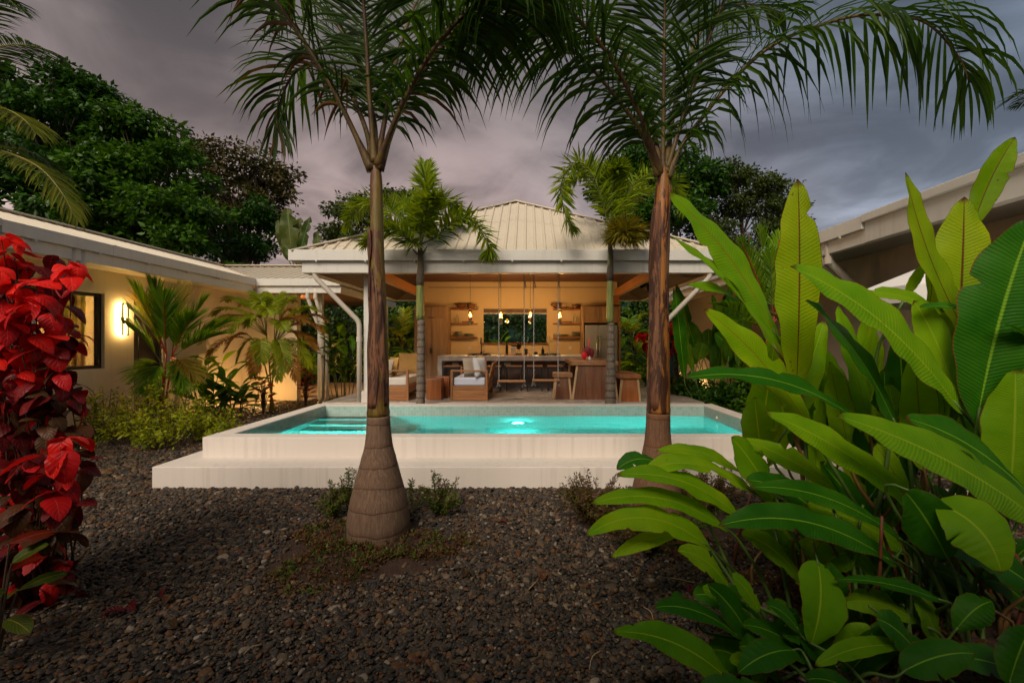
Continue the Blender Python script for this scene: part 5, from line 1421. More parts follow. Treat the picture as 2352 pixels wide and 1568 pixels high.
for k, (pts, mt, dr) in enumerate((
        ([(-60, 330, 10.0), (20, 352, 9.8), (90, 385, 9.6), (140, 440, 9.5), (176, 505, 9.4)], 'coco_leaf', 0.9),
        ([(-60, 330, 10.0), (0, 335, 10.2), (60, 345, 10.3), (110, 375, 10.4), (140, 430, 10.5)], 'coco_dark', 0.8),
        ([(-120, 270, 10.0), (-50, 245, 9.6), (10, 250, 9.4), (55, 275, 9.2), (80, 305, 9.1)], 'coco_leaf', 0.7),
        ([(-120, 220, 10.0), (-60, 140, 9.8), (0, 108, 9.6), (70, 105, 9.4), (128, 125, 9.3)], 'coco_dark', 0.6),
        ([(-130, 180, 10.0), (-90, 60, 9.8), (-50, 5, 9.6), (0, -10, 9.4), (45, 20, 9.3)], 'coco_dark', 0.5))):
    P3 = [hub] + [vec(P(*q)) for q in pts]
    rc, lf = frond(P3, 62, 0.85, 0.045, 0.22, dr, 0.65, 0.05, 400 + k, 4, 0.0, (0.03, 0.006), 0.06, 0.3, 60, baseL=0.8)
    o = join(lf).build('frond', M[mt], cp); rc.build('rachis', M['rachis_y'], o, smooth=True)
cp2 = thing('coconut_palm', 'coconut palm beyond the right house whose frond tips reach into the sky', 'palm', (15.6, 12.5, 0))
ringed_trunk([(15.6, 12.5, 0), (15.5, 12.5, 4.0), (15.7, 12.5, 8.6)], 0.2, 0.13).build('trunk', M['bark'], cp2, smooth=True)
palm_crown(cp2, (15.7, 12.5, 8.6), 9, 2.1, 34, 0.7, 0.045, 'coco_dark', 'rachis_y', 71, (0.1, 1.2), nseg=3, az0=3.3)

# banana plants behind the return wing
M['banana'] = bladeleaf('banana_leaf', (0.030, 0.070, 0.010), (0.10, 0.13, 0.025), (0.16, 0.20, 0.05), 0.35, 0.4, nveins=30)
bn = thing('banana_plant', 'banana plant with torn upright leaves behind the cream house roof', 'banana plant', (-8.4, 16.5, 0))
MB().tube([(-8.4, 16.5, 0), (-8.35, 16.5, 2.2), (-8.3, 16.4, 4.0)], [0.16, 0.13, 0.07], 10).build('stem', M['stem_green'], bn, smooth=True)
for k, (b0, t0_, wpx, Y) in enumerate((((672, 600), (660, 478), 42, 16.2), ((680, 600), (690, 500), 30, 16.4), ((664, 600), (638, 505), 26, 16.3), ((684, 605), (713, 497), 22, 16.2), ((735, 600), (728, 532), 24, 16.4), ((690, 610), (650, 560), 24, 16.0), ((770, 590), (800, 548), 22, 16.6))):
    a, b = vec(P(*b0, Y)), vec(P(*t0_, Y))
    v, f, uv = blade(a, (a + b) / 2 + vec((0.05, -0.15, 0.1)), b, wpx * Y / F, (0.2, -1, 0.2), 0.3, 0.1, 0.05, 18, 3, 80 + k, 0.5, 0.5, notch=[(q, s_, 0.7) for q, s_ in ((0.3, 1), (0.52, -1), (0.62, 1), (0.8, -1), (0.85, 1))])
    lf = MB().add(v, f, uv).build('leaf', M['banana'], bn, smooth=True)
    MB().tube([(-8.3, 16.45, 3.6), tuple(a * 0.6 + vec((-8.3, 16.4, 4.0)) * 0.4), tuple(a)], [0.035, 0.025, 0.015], 6).build('stalk', M['stem_green'], lf)

# ------------------------------------------------------------------ foxtail palms in front of the pavilion
M['fox_leaf'] = leafmat('fox_leaf', (0.060, 0.135, 0.004), (0.31, 0.40, 0.010), 0.44, 0.42, nscale=2.0)
M['fox_dry'] = leafmat('fox_dry', (0.12, 0.12, 0.010), (0.30, 0.25, 0.02), 0.38, 0.55)
M['rachis_g'] = plain('rachis_g', (0.10, 0.12, 0.03), 0.5, 0.25, 8, 0.1)
def _ringbark():
    t = NT('grey_ringed_bark')
    v = t.coord(); g_ = t.n('ShaderNodeNewGeometry'); sp = t.n('ShaderNodeSeparateXYZ'); t.t.links.new(g_.outputs['Position'], sp.inputs[0])
    wob = t.math('ADD', sp.outputs[2], t.math('MULTIPLY', t.noise(v, 5, 2), 0.03))
    fr = t.math('FRACT', t.math('MULTIPLY', wob, 7.2))
    line = t.math('SUBTRACT', 1.0, t.rng(fr, 0.0, 0.14), True)
    nb = t.noise(t.coord((30, 30, 6)), 2, 5, 0.65)
    c = t.ramp(nb, [(0.3, (0.105, 0.078, 0.058)), (0.7, (0.24, 0.195, 0.155))])
    lich = t.rng(t.noise(v, 26, 3), 0.66, 0.70)
    c = t.mix(t.math('MULTIPLY', lich, 0.6), c, (0.42, 0.40, 0.36))
    c = t.mix(t.math('MULTIPLY', line, 0.75), c, (0.05, 0.035, 0.025))
    h = t.math('SUBTRACT', t.math('MULTIPLY', nb, 0.5), line)
    return t.done(t.bsdf(Base_Color=c, Roughness=0.85, Normal=t.bump(h, 0.6, 0.012)))
M['ring_bark'] = _ringbark()
def _shaft():
    t = NT('crownshaft')
    s1 = t.noise(t.coord((8, 8, 1.2)), 2, 4)
    c = t.ramp(s1, [(0.3, (0.10, 0.13, 0.025)), (0.55, (0.22, 0.25, 0.07)), (0.8, (0.34, 0.34, 0.16))])
    return t.done(t.bsdf(Base_Color=c, Roughness=0.4))
M['shaft'] = _shaft()
def foxtail(px, Y, label, y_shaft0, y_shaft1, fr_list, w0, w1, spear):
    x = (px - CX) * Y / F
    t = thing('foxtail_palm', label, 'palm', (x, Y, 0))
    z0, z1 = EYE - (y_shaft0 - CY) * Y / F, EYE - (y_shaft1 - CY) * Y / F
    n = 60; zs = np.linspace(0, z0, n)
    rr = np.interp(zs / z0, [0, 0.12, 0.3, 1.0], [w0 * 1.25, w0 * 1.05, w0, w1]) + 0.004 * np.sin(zs * 7.2 * 2 * PI)
    MB().tube([(x + 0.02 * math.sin(z * 0.8), Y, z) for z in zs], rr, 18).build('trunk', M['ring_bark'], t, smooth=True)
    MB().tube([(x, Y, z0), (x, Y, z0 + 0.1), (x, Y, (z0 + z1) / 2), (x, Y, z1)], [w1 * 1.0, w1 * 1.12, w1 * 0.95, w1 * 0.45], 16).build('crownshaft', M['shaft'], t, smooth=True)
    hub = vec((x, Y, z1 - 0.05))
    zb_ = z0 + (z1 - z0) * 0.52
    MB().tube([(x, Y, zb_ - 0.12), (x, Y, zb_), (x + 0.01, Y, zb_ + 0.25), (x, Y, z1 - 0.12)], [w1 * 1.0, w1 * 1.06, w1 * 0.86, w1 * 0.62], 14).build('old_sheath', M['bark'], t, smooth=True)
    for k, (pts, mt) in enumerate(fr_list):
        P3 = [hub] + [vec(P(a, b, Y + dy)) for a, b, dy in pts]
        rc, lf = frond(P3, 130, 0.40, 0.046, 0.12, 0.25, 0.45, 0.1, 500 + k + int(px), 2, 1.0, (0.016, 0.004), 0.18, 0.6, 40, baseL=0.85)
        o = join(lf).build('frond', M[mt], t); rc.build('rachis', M['rachis_g'], o, smooth=True)
    if spear:
        MB().tube([tuple(hub), tuple(P(spear[0], spear[1], Y))], [0.018, 0.003], 6).build('spear_leaf', M['rachis_g'], t)
    # old leaf bases
    for k in range(3):
        a = k * 2.1 + px
        MB().tube([(x + w1 * 0.8 * math.cos(a), Y + w1 * 0.8 * math.sin(a), z1 - 0.25), (x + w1 * 2.4 * math.cos(a), Y + w1 * 2.4 * math.sin(a), z1 - 0.12)], [0.02, 0.008], 6).build('leaf_stub', M['twig'], t)
    return t
foxtail(965, 8.75, 'slim foxtail palm growing beside the red cube table', 735, 555, [
    ([(975, 480, 0.1), (978, 420, 0.2), (976, 378, 0.5)], 'fox_leaf'),
    ([(1000, 545, -0.2), (1040, 512, -0.4), (1085, 505, -0.5), (1120, 560, -0.6), (1122, 580, -0.6)], 'fox_leaf'),
    ([(935, 520, 0.1), (895, 480, 0.3), (850, 462, 0.4), (815, 485, 0.5), (800, 520, 0.5)], 'fox_leaf'),
    ([(945, 555, -0.2), (910, 530, -0.4), (875, 530, -0.5), (840, 560, -0.5)], 'fox_leaf'),
    ([(990, 500, 0.3), (1010, 460, 0.6), (1040, 470, 0.9), (1055, 500, 1.0)], 'fox_leaf'),
    ([(955, 500, 0.4), (930, 470, 0.8), (905, 470, 1.1)], 'fox_leaf'),
    ([(970, 505, -0.3), (985, 470, -0.6), (1000, 455, -0.9)], 'fox_leaf')], 0.082, 0.070, (965, 355))
foxtail(1401, 8.75, 'slim foxtail palm growing beside the dining table with some dry fronds', 742, 530, [
    ([(1385, 470, -0.1), (1360, 400, -0.2), (1325, 375, -0.3), (1290, 420, -0.4), (1300, 500, -0.4), (1315, 525, -0.4)], 'fox_leaf'),
    ([(1395, 460, 0.2), (1375, 400, 0.5), (1345, 390, 0.8), (1310, 420, 1.0)], 'fox_leaf'),
    ([(1425, 480, 0.0), (1460, 420, 0.1), (1510, 400, 0.2), (1550, 430, 0.3), (1565, 480, 0.3)], 'fox_leaf'),
    ([(1420, 490, 0.3), (1450, 450, 0.6), (1490, 440, 1.0)], 'fox_leaf'),
    ([(1425, 540, -0.2), (1450, 525, -0.3), (1480, 540, -0.3)], 'fox_dry'),
    ([(1415, 540, -0.4), (1430, 530, -0.8), (1455, 550, -1.0)], 'fox_dry'),
    ([(1405, 450, 0.0), (1410, 400, -0.1), (1425, 385, -0.3)], 'fox_leaf')], 0.100, 0.062, (1397, 300))
# ------------------------------------------------------------------ the two big bottle palms beside the pool
def _bottle_bark(name, dark, light, ring_h, red):
    t = NT(name)
    v = t.coord(); g_ = t.n('ShaderNodeNewGeometry'); sp = t.n('ShaderNodeSeparateXYZ'); t.t.links.new(g_.outputs['Position'], sp.inputs[0])
    wob = t.math('ADD', sp.outputs[2], t.math('MULTIPLY', t.noise(v, 3, 4), 0.12))
    fr = t.math('FRACT', t.math('MULTIPLY', wob, 1 / ring_h))
    line = t.math('SUBTRACT', 1.0, t.rng(fr, 0.0, 0.06), True)
    band = t.math('SUBTRACT', 1.0, t.rng(fr, 0.05, 0.30), True)
    nb = t.noise(t.coord((34, 34, 3)), 2, 6, 0.7); n2 = t.noise(t.coord((60, 60, 9)), 2, 3)
    c = t.ramp(nb, [(0.28, dark), (0.72, light)])
    c = t.mix(t.math('MULTIPLY', band, 0.45), c, red)
    c = t.mix(t.math('MULTIPLY', t.rng(n2, 0.64, 0.72), 0.45), c, (0.33, 0.29, 0.25))
    c = t.mix(t.math('MULTIPLY', line, 0.5), c, (0.035, 0.018, 0.010))
    h = t.math('SUBTRACT', t.math('ADD', t.math('MULTIPLY', nb, 0.5), t.math('MULTIPLY', n2, 0.25)), line)
    return t.done(t.bsdf(Base_Color=c, Roughness=0.85, Normal=t.bump(h, 0.4, 0.008)))
def _sheath(name, stops, patch, rough=0.5):
    "smooth leaf sheath: long vertical stains over a green to brown ground"
    t = NT(name)
    s1 = t.noise(t.coord((6, 6, 0.7)), 1.6, 5, 0.55, 0.6); s2 = t.noise(t.coord((40, 40, 2)), 2, 4)
    s3 = t.noise(t.coord((9, 9, 2.0)), 1.4, 6, 0.65, 0.4)
    c = t.ramp(s1, stops)
    c = t.mix(t.rng(s3, 0.49, 0.54), c, patch)
    c = t.mix(1.0, c, t.ramp(s2, [(0.3, (0.72, 0.72, 0.72)), (0.7, (1.22, 1.22, 1.22))]), 'MULTIPLY')
    scr = t.rng(t.noise(t.coord((70, 70, 3)), 1.5, 2), 0.70, 0.74)
    c = t.mix(t.math('MULTIPLY', scr, 0.35), c, (0.40, 0.33, 0.25))
    return t.done(t.bsdf(Base_Color=c, Roughness=rough, Normal=t.bump(t.math('ADD', s2, s3), 0.3, 0.006)))
M['bottle_bark_grey'] = _bottle_bark('bottle_bark_grey', (0.085, 0.047, 0.027), (0.22, 0.135, 0.085), 0.165, (0.105, 0.048, 0.022))
M['bottle_bark_red'] = _bottle_bark('bottle_bark_red', (0.085, 0.035, 0.016), (0.20, 0.105, 0.055), 0.24, (0.19, 0.065, 0.018))
M['sheath_olive'] = _sheath('sheath_olive', [(0.25, (0.060, 0.058, 0.008)), (0.5, (0.155, 0.105, 0.012)), (0.75, (0.19, 0.080, 0.014))], (0.10, 0.034, 0.013))
M['sheath_brown'] = _sheath('sheath_brown', [(0.2, (0.16, 0.050, 0.010)), (0.5, (0.30, 0.110, 0.018)), (0.8, (0.26, 0.115, 0.022))], (0.050, 0.014, 0.007))
M['dry_sheath'] = _sheath('dry_sheath', [(0.25, (0.095, 0.030, 0.012)), (0.5, (0.17, 0.070, 0.030)), (0.8, (0.20, 0.115, 0.065))], (0.055, 0.020, 0.010), 0.8)
M['petiole'] = _sheath('petiole', [(0.25, (0.045, 0.036, 0.006)), (0.6, (0.12, 0.070, 0.010)), (0.8, (0.085, 0.080, 0.010))], (0.060, 0.024, 0.008), 0.6)
M['palm_leaf'] = leafmat('palm_leaf', (0.009, 0.034, 0.002), (0.048, 0.105, 0.004), 0.46, 0.5, (1.5, 1.5, 0.3), island=False, nscale=1.5)
M['palm_leaves'] = leafmat('palm_leaves', (0.009, 0.034, 0.002), (0.048, 0.105, 0.004), 0.46, 0.5, (1.5, 1.5, 0.3), island=True, nscale=1.5)
M['palm_dry'] = leafmat('palm_dry', (0.070, 0.030, 0.008), (0.17, 0.085, 0.022), 0.35, 0.6, (1.2, 1.0, 0.6), island=False)

def big_palm(label, Y, prof, shaft_from, bark, sheath, fr_list, flaps, indiv):
    """prof: (survey y, centre px, width px) from the ground up; shaft_from: survey y where the sheath starts"""
    x0, y0p = prof[0][1], prof[0][0]
    base = P(prof[0][1], prof[0][0], Y); base.z = 0
    t = thing('bottle_palm', label, 'palm', tuple(base))
    pts = [(P(cx_, py, Y), w_ * Y / F / 2) for py, cx_, w_ in prof]
    zz_ = [p.z for p, _ in pts]; zz_[0] = -0.02
    def piece(name, za, zb, mat, n, sides=36, nodes=()):
        zs = np.linspace(za, zb, n)
        xs = np.interp(zs, zz_, [p.x for p, _ in pts]); rs = np.interp(zs, zz_, [r for _, r in pts])
        k = np.ones(5) / 5; pad = np.pad(rs, 2, mode='edge'); rs = np.convolve(pad, k, 'valid')
        for nz0, hgt in nodes: rs = rs + hgt * np.exp(-((zs - nz0) / 0.012) ** 2)
        return MB().tube([(x, Y, z) for x, z in zip(xs, zs)], rs, sides).build(name, mat, t, smooth=True)
    zsh = P(0, shaft_from, Y).z
    nod = [(zsh - 0.02 - 0.165 * k - 0.03 * math.sin(k * 2.7), 0.0015) for k in range(6)]
    piece('trunk', -0.02, zsh, M[bark], 60, nodes=nod)
    piece('crownshaft', zsh - 0.004, zz_[-1], M[sheath], 70, nodes=[(zsh + 0.02, 0.006)])
    # dry sheath flaps clinging to the shaft
    for (a0, a1, pya, pyb, wide, lift_) in flaps:
        n, m_ = 22, 7; V = []
        za, zb = P(0, pya, Y).z, P(0, pyb, Y).z
        for i in range(n + 1):
            u = i / n; z = za + (zb - za) * u
            cx_ = np.interp(z, zz_, [p.x for p, _ in pts]); rr = np.interp(z, zz_, [r for _, r in pts])
            ac = a0 + (a1 - a0) * u + 0.12 * math.sin(u * 9)
            wd = wide * (math.sin(PI * min(1, 0.12 + u * 0.80)) ** 0.7)
            for j in range(m_ + 1):
                a = ac + wd * (j / m_ - 0.5); e = abs(j / m_ - 0.5) * 2
                r2 = rr + 0.003 + 0.45 * lift_ * e ** 3 * (0.4 + u) + 0.003 * math.sin(17 * u + 5 * j)
                V.append((cx_ + r2 * math.cos(a), Y + r2 * math.sin(a), z + 0.02 * math.sin(j * 1.9) * (u > 0.9)))
        Fs = [(i * (m_ + 1) + j, i * (m_ + 1) + j + 1, (i + 1) * (m_ + 1) + j + 1, (i + 1) * (m_ + 1) + j) for i in range(n) for j in range(m_)]
        o = MB().add(V, Fs).build('dry_sheath', M['dry_sheath'], t, smooth=True); o.modifiers.new('s', 'SOLIDIFY').thickness = 0.005
    cnt = 0
    for k, (pp, npair, Lm, dr, dry, t0, lift_) in enumerate(fr_list):
        P3 = [vec(P(*q)) for q in pp]
        rc, lf = frond(P3, npair, Lm, 0.033, t0, dr, 0.55, lift_, 700 + k * 7 + int(x0), 5, 0.0, (0.024, 0.006), 0.20, 0.45, 60, baseL=0.45)
        fo = rc.build('frond', M['petiole'], t, smooth=True)
        r2 = random.Random(k + 3)
        if k in indiv:
            for v, f in lf:
                if cnt >= 298: break
                MB().add(v, f).build('leaflet', M['palm_dry'] if r2.random() < dry else M['palm_leaf'], fo, smooth=False); cnt += 1
        else:
            o = join(lf).build('leaflets', M['palm_leaves'], fo); o['kind'] = 'stuff'
    return t
YL, YR = 3.73, 4.2
big_palm('bottle palm with swollen grey ringed base standing in weedy soil before the pool', YL,
    [(1235, 870, 138), (1190, 870, 139), (1145, 870, 126), (1101, 870, 102), (1051, 870, 77), (1022, 870, 61), (997, 870, 56), (950, 869, 49), (878, 869, 47), (849, 869, 47),
     (790, 869, 43), (730, 869, 39), (612, 866, 34), (527, 866, 29), (450, 865, 28), (408, 864, 27), (380, 863, 20), (355, 862, 12)], 955, 'bottle_bark_grey', 'sheath_olive',
    [([(855, 392, YL), (800, 275, 3.66), (763, 201, 3.6), (691, 83, 3.5), (641, 11, 3.4), (590, -80, 3.3), (530, -160, 3.25), (470, -200, 3.2)], 52, 0.90, 1.0, 0.30, 0.16, 0.1),
     ([(858, 385, YL), (838, 290, 3.9), (790, 190, 4.1), (730, 145, 4.2), (675, 170, 4.3), (642, 240, 4.3), (637, 300, 4.3)], 50, 0.72, 1.0, 0.05, 0.20, 0.15),
     ([(870, 390, YL), (905, 290, 3.72), (936, 216, 3.7), (1022, 101, 3.65), (1087, 7, 3.6), (1160, -85, 3.55), (1250, -140, 3.5), (1340, -150, 3.5)], 48, 0.95, 1.5, 0.04, 0.14, 0.0),
     ([(861, 375, YL), (850, 240, 3.7), (843, 120, 3.66), (835, 0, 3.6), (828, -120, 3.4), (830, -200, 3.1)], 64, 0.9, 0.6, 0.0, 0.20, 0.2),
     ([(866, 375, YL), (885, 270, 3.85), (896, 200, 3.95), (925, 90, 4.2), (960, 0, 4.5), (1010, -60, 4.8), (1070, -40, 5.0)], 64, 0.9, 0.9, 0.0, 0.18, 0.2),
     ([(862, 370, YL + .05), (858, 270, 4.1), (820, 140, 4.6), (760, 40, 5.0), (690, -10, 5.3), (620, 20, 5.5)], 60, 0.9, 0.9, 0.0, 0.18, 0.2),
     ([(868, 382, YL), (915, 260, 3.55), (985, 130, 3.4), (1060, 40, 3.3), (1140, -15, 3.2), (1220, -10, 3.1), (1280, 30, 3.05)], 66, 0.85, 1.5, 0.0, 0.2, 0.0)],
    [(-1.9, -2.3, 935, 620, 1.5, 0.012), (-0.5, -1.3, 930, 660, 0.9, 0.010), (-2.9, -2.4, 720, 530, 1.1, 0.03)], (0, 1, 2))
big_palm('bottle palm with orange brown trunk rising behind the low broad leaves', YR,
    [(1185, 1506, 122), (1140, 1507, 116), (1100, 1508, 98), (1051, 1510, 73), (1020, 1511, 62), (993, 1511, 56), (943, 1512, 53), (918, 1512, 53), (833, 1512, 51), (770, 1513, 46), (714, 1513, 41),
     (612, 1514, 40), (544, 1515, 38), (493, 1518, 36), (440, 1521, 31), (408, 1523, 27), (385, 1523, 16)], 948, 'bottle_bark_red', 'sheath_brown',
    [([(1532, 410, YR), (1556, 355, YR), (1586, 306, 4.2), (1685, 183, 4.1), (1784, 99, 4.0), (1932, 44, 3.95), (2030, 35, 3.9), (2129, 54, 3.9), (2203, 133, 3.9), (2225, 185, 3.9)], 70, 1.02, 2.4, 0.0, 0.11, -0.05),
     ([(1513, 405, YR), (1485, 330, 4.15), (1458, 281, 4.1), (1364, 163, 4.0), (1290, 99, 3.95), (1192, 59, 3.9), (1090, 60, 3.9), (1020, 95, 3.9)], 60, 0.95, 1.7, 0.0, 0.13, 0.0),
     ([(1528, 400, YR), (1550, 330, 4.2), (1576, 247, 4.2), (1616, 123, 4.1), (1665, 0, 4.0), (1720, -80, 3.9), (1790, -100, 3.8)], 60, 0.90, 0.9, 0.0, 0.2, 0.15),
     ([(1522, 395, YR), (1523, 296, 4.2), (1525, 150, 4.1), (1527, 0, 4.0), (1530, -100, 3.8)], 64, 0.9, 0.6, 0.0, 0.18, 0.2),
     ([(1518, 395, YR), (1490, 250, 4.5), (1440, 130, 4.9), (1380, 40, 5.2), (1300, 10, 5.4), (1230, 40, 5.5)], 60, 0.9, 1.0, 0.0, 0.2, 0.15),
     ([(1528, 390, YR), (1560, 200, 4.6), (1620, 60, 5.0), (1700, 10, 5.3), (1800, 30, 5.5)], 60, 0.9, 0.9, 0.0, 0.2, 0.2),
     ([(1518, 402, YR), (1472, 270, 4.0), (1400, 130, 3.8), (1310, 30, 3.65), (1220, -15, 3.5), (1140, 0, 3.4), (1085, 40, 3.35)], 66, 0.85, 1.5, 0.0, 0.2, 0.0)],
    [(-2.2, -2.3, 940, 470, 1.3, 0.012), (-2.95, -2.8, 720, 480, 0.9, 0.03), (-0.5, -0.6, 760, 430, 1.1, 0.025)], (0, 1))

# ------------------------------------------------------------------ broad-leaved heliconias in the right foreground
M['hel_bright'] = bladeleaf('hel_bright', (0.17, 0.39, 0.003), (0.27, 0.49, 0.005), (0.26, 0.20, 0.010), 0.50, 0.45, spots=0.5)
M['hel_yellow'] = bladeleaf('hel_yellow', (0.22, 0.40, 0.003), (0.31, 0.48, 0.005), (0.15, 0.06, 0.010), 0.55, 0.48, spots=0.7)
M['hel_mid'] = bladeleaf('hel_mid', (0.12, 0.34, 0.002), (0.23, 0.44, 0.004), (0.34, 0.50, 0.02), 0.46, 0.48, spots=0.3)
M['hel_dark'] = bladeleaf('hel_dark', (0.014, 0.105, 0.002), (0.045, 0.185, 0.003), (0.19, 0.38, 0.02), 0.32, 0.45, spots=0.0)  # dark green blades; on low leaves it also puts shade into the colour
def clump(name, label, cat, root, leaves, stem_mats=('stem_green', 'stem_brown'), spread=0.5, seed=1, stemr=0.013):
    """leaves: (base px, py, Y), (tip px, py, Y), width px, bow (dx, dy, dz of the control point), facing normal, material, fold"""
    t = thing(name, label, cat, root); r2 = random.Random(seed)
    for k, (b_, e_, wpx, bow, nh, mt, fold) in enumerate(leaves):
        a, b = vec(P(*b_)), vec(P(*e_))
        Ym = (b_[2] + e_[2]) / 2
        c = (a + b) / 2 + vec(bow)
        no = [(r2.uniform(0.2, 0.92), r2.choice((-1, 1)), r2.uniform(0.10, 0.55)) for _ in range(r2.choice((0, 1, 1, 2, 3)))] or None
        v, f, uv = blade(a + (a - c) * 0.16, c, b, wpx * 1.16 * Ym / F, nh, fold, 0.18, 0.012 if wpx > 50 else 0.007, 30, 5, seed * 100 + k, 0.62, r2.uniform(0.40, 0.54), no, r2.uniform(-0.35, 0.35))
        lf = MB().add(v, f, uv).build('leaf', M[mt], t, smooth=True)
        # stalk: midrib running on down to the ground
        g0 = vec(root) + vec((r2.uniform(-1, 1) * spread, r2.uniform(-1, 1) * spread * 0.6, 0)); g0[0] = g0[0] * 0.45 + a[0] * 0.55; g0[1] = g0[1] * 0.5 + a[1] * 0.5
        g0[2] = 0.0
        out_ = nrm(a - c); mid = a + out_ * 0.28 * max(0.25, a[2]) ; mid[2] = max(mid[2], a[2] * 0.45)
        path = smooth_path([g0, g0 * 0.55 + mid * 0.45 + vec((0, 0, 0.05)), mid, a], 14)
        MB().tube(path, np.linspace(stemr * 1.25, stemr * 0.55, 14), 7).build('stalk', M[stem_mats[1] if (mt in ('hel_yellow', 'hel_bright') and r2.random() < 0.6) else stem_mats[0]], lf, smooth=True)
    return t
CAMN = (0.0, -1.0, 0.35)
UPN = (-0.1, -0.55, 1.0)
tall = [
 ((1775, 755, 3.15), (1535, 443, 3.0), 84, (0.06, -0.05, 0.10), (0.5, -1, 0.3), 'hel_bright', 0.15),
 ((1775, 790, 3.1), (1537, 540, 2.9), 66, (0.10, 0.0, 0.06), (0.5, -0.8, 0.7), 'hel_bright', 0.45),
 ((1830, 872, 3.05), (1833, 412, 3.05), 98, (0.03, 0.0, 0.0), (0.15, -1, 0.0), 'hel_yellow', 0.12),
 ((1700, 690, 3.1), (1580, 655, 2.9), 26, (0.0, 0, 0.06), (0.2, -0.7, 0.7), 'hel_bright', 0.3),
 ((1855, 975, 2.95), (1617, 710, 2.75), 84, (0.05, 0, 0.10), (0.4, -1, 0.45), 'hel_bright', 0.25),
 ((1960, 955, 2.8), (1570, 868, 2.55), 52, (0.05, 0.0, 0.22), (0.1, -0.75, 0.8), 'hel_dark', 0.35),
 ((2190, 920, 2.75), (1815, 612, 2.55), 120, (0.10, 0, 0.16), (0.45, -1, 0.4), 'hel_mid', 0.28),
 ((2050, 960, 2.85), (1850, 690, 2.6), 118, (0.06, 0, 0.12), (0.35, -0.9, 0.75), 'hel_dark', 0.2),
 ((2215, 760, 3.0), (2080, 395, 2.95), 74, (-0.08, 0, -0.06), (0.3, -1, 0.1), 'hel_yellow', 0.25),
 ((2195, 870, 3.05), (2215, 452, 3.1), 112, (0.02, 0, 0), (-0.1, -1, 0.05), 'hel_yellow', 0.14),
 ((2235, 520, 3.1), (2332, 315, 3.0), 52, (-0.05, 0, 0.03), (-0.35, -1, 0.1), 'hel_yellow', 0.35),
 ((2190, 910, 3.15), (2150, 560, 3.2), 84, (0.02, 0, 0), (0.1, -1, 0), 'hel_yellow', 0.15),
 ((2250, 935, 2.7), (2375, 500, 2.6), 150, (-0.05, 0, 0.05), (-0.2, -1, 0.35), 'hel_dark', 0.15),
 ((2160, 712, 3.0), (1990, 672, 2.8), 50, (0.02, 0, 0.06), (0.1, -0.8, 0.7), 'hel_mid', 0.2),
 ((2230, 712, 2.85), (2112, 706, 2.7), 28, (0.0, 0, 0.03), (0.1, -0.6, 0.8), 'hel_dark', 0.3),
 ((2195, 915, 2.85), (2098, 690, 2.8), 84, (0.05, 0, 0.04), (0.2, -1, 0.3), 'hel_mid', 0.2),
 ((2085, 672, 3.1), (2130, 600, 3.05), 22, (-0.02, 0, 0), (-0.4, -1, 0.1), 'hel_mid', 0.4),
 ((2300, 860, 2.85), (2365, 660, 2.8), 92, (-0.03, 0, 0.02), (-0.2, -1, 0.2), 'hel_mid', 0.2),
 ((2360, 775, 2.6), (2298, 742, 2.55), 30, (0.0, 0, 0.02), (0.1, -0.6, 0.8), 'hel_dark', 0.3),
 ((2320, 1135, 2.6), (2332, 848, 2.6), 118, (0.02, 0, 0), (-0.05, -1, 0.2), 'hel_mid', 0.15),
 ((1870, 1100, 3.05), (1886, 900, 3.1), 56, (0.0, 0, 0), (0.3, -1, 0), 'hel_bright', 0.2),
 ((1990, 960, 3.1), (1925, 700, 3.2), 60, (0.02, 0, 0), (0.3, -1, 0.1), 'hel_bright', 0.2),
 ((2080, 1140, 2.9), (2010, 1020, 2.9), 62, (0.02, 0, 0.02), (0.3, -1, 0.3), 'hel_bright', 0.2),
 ((2270, 1060, 2.9), (2235, 820, 2.95), 90, (0.0, 0, 0), (0.2, -1, 0.1), 'hel_bright', 0.2),
 ((2120, 1060, 3.0), (2100, 800, 3.05), 70, (0.0, 0, 0), (-0.2, -1, 0.1), 'hel_bright', 0.2),
 ((1945, 1010, 3.0), (1905, 830, 3.05), 66, (0.0, 0, 0), (0.2, -1, 0.1), 'hel_bright', 0.2),
 ((2350, 1000, 2.9), (2390, 700, 2.9), 95, (0, 0, 0), (-0.2, -1, 0.1), 'hel_mid', 0.2),
]
clump('heliconia_clump', 'tall clump of upright yellow-green paddle leaves before the right house', 'heliconia', (2.55, 3.0, 0), tall, seed=3, spread=0.6, stemr=0.015)
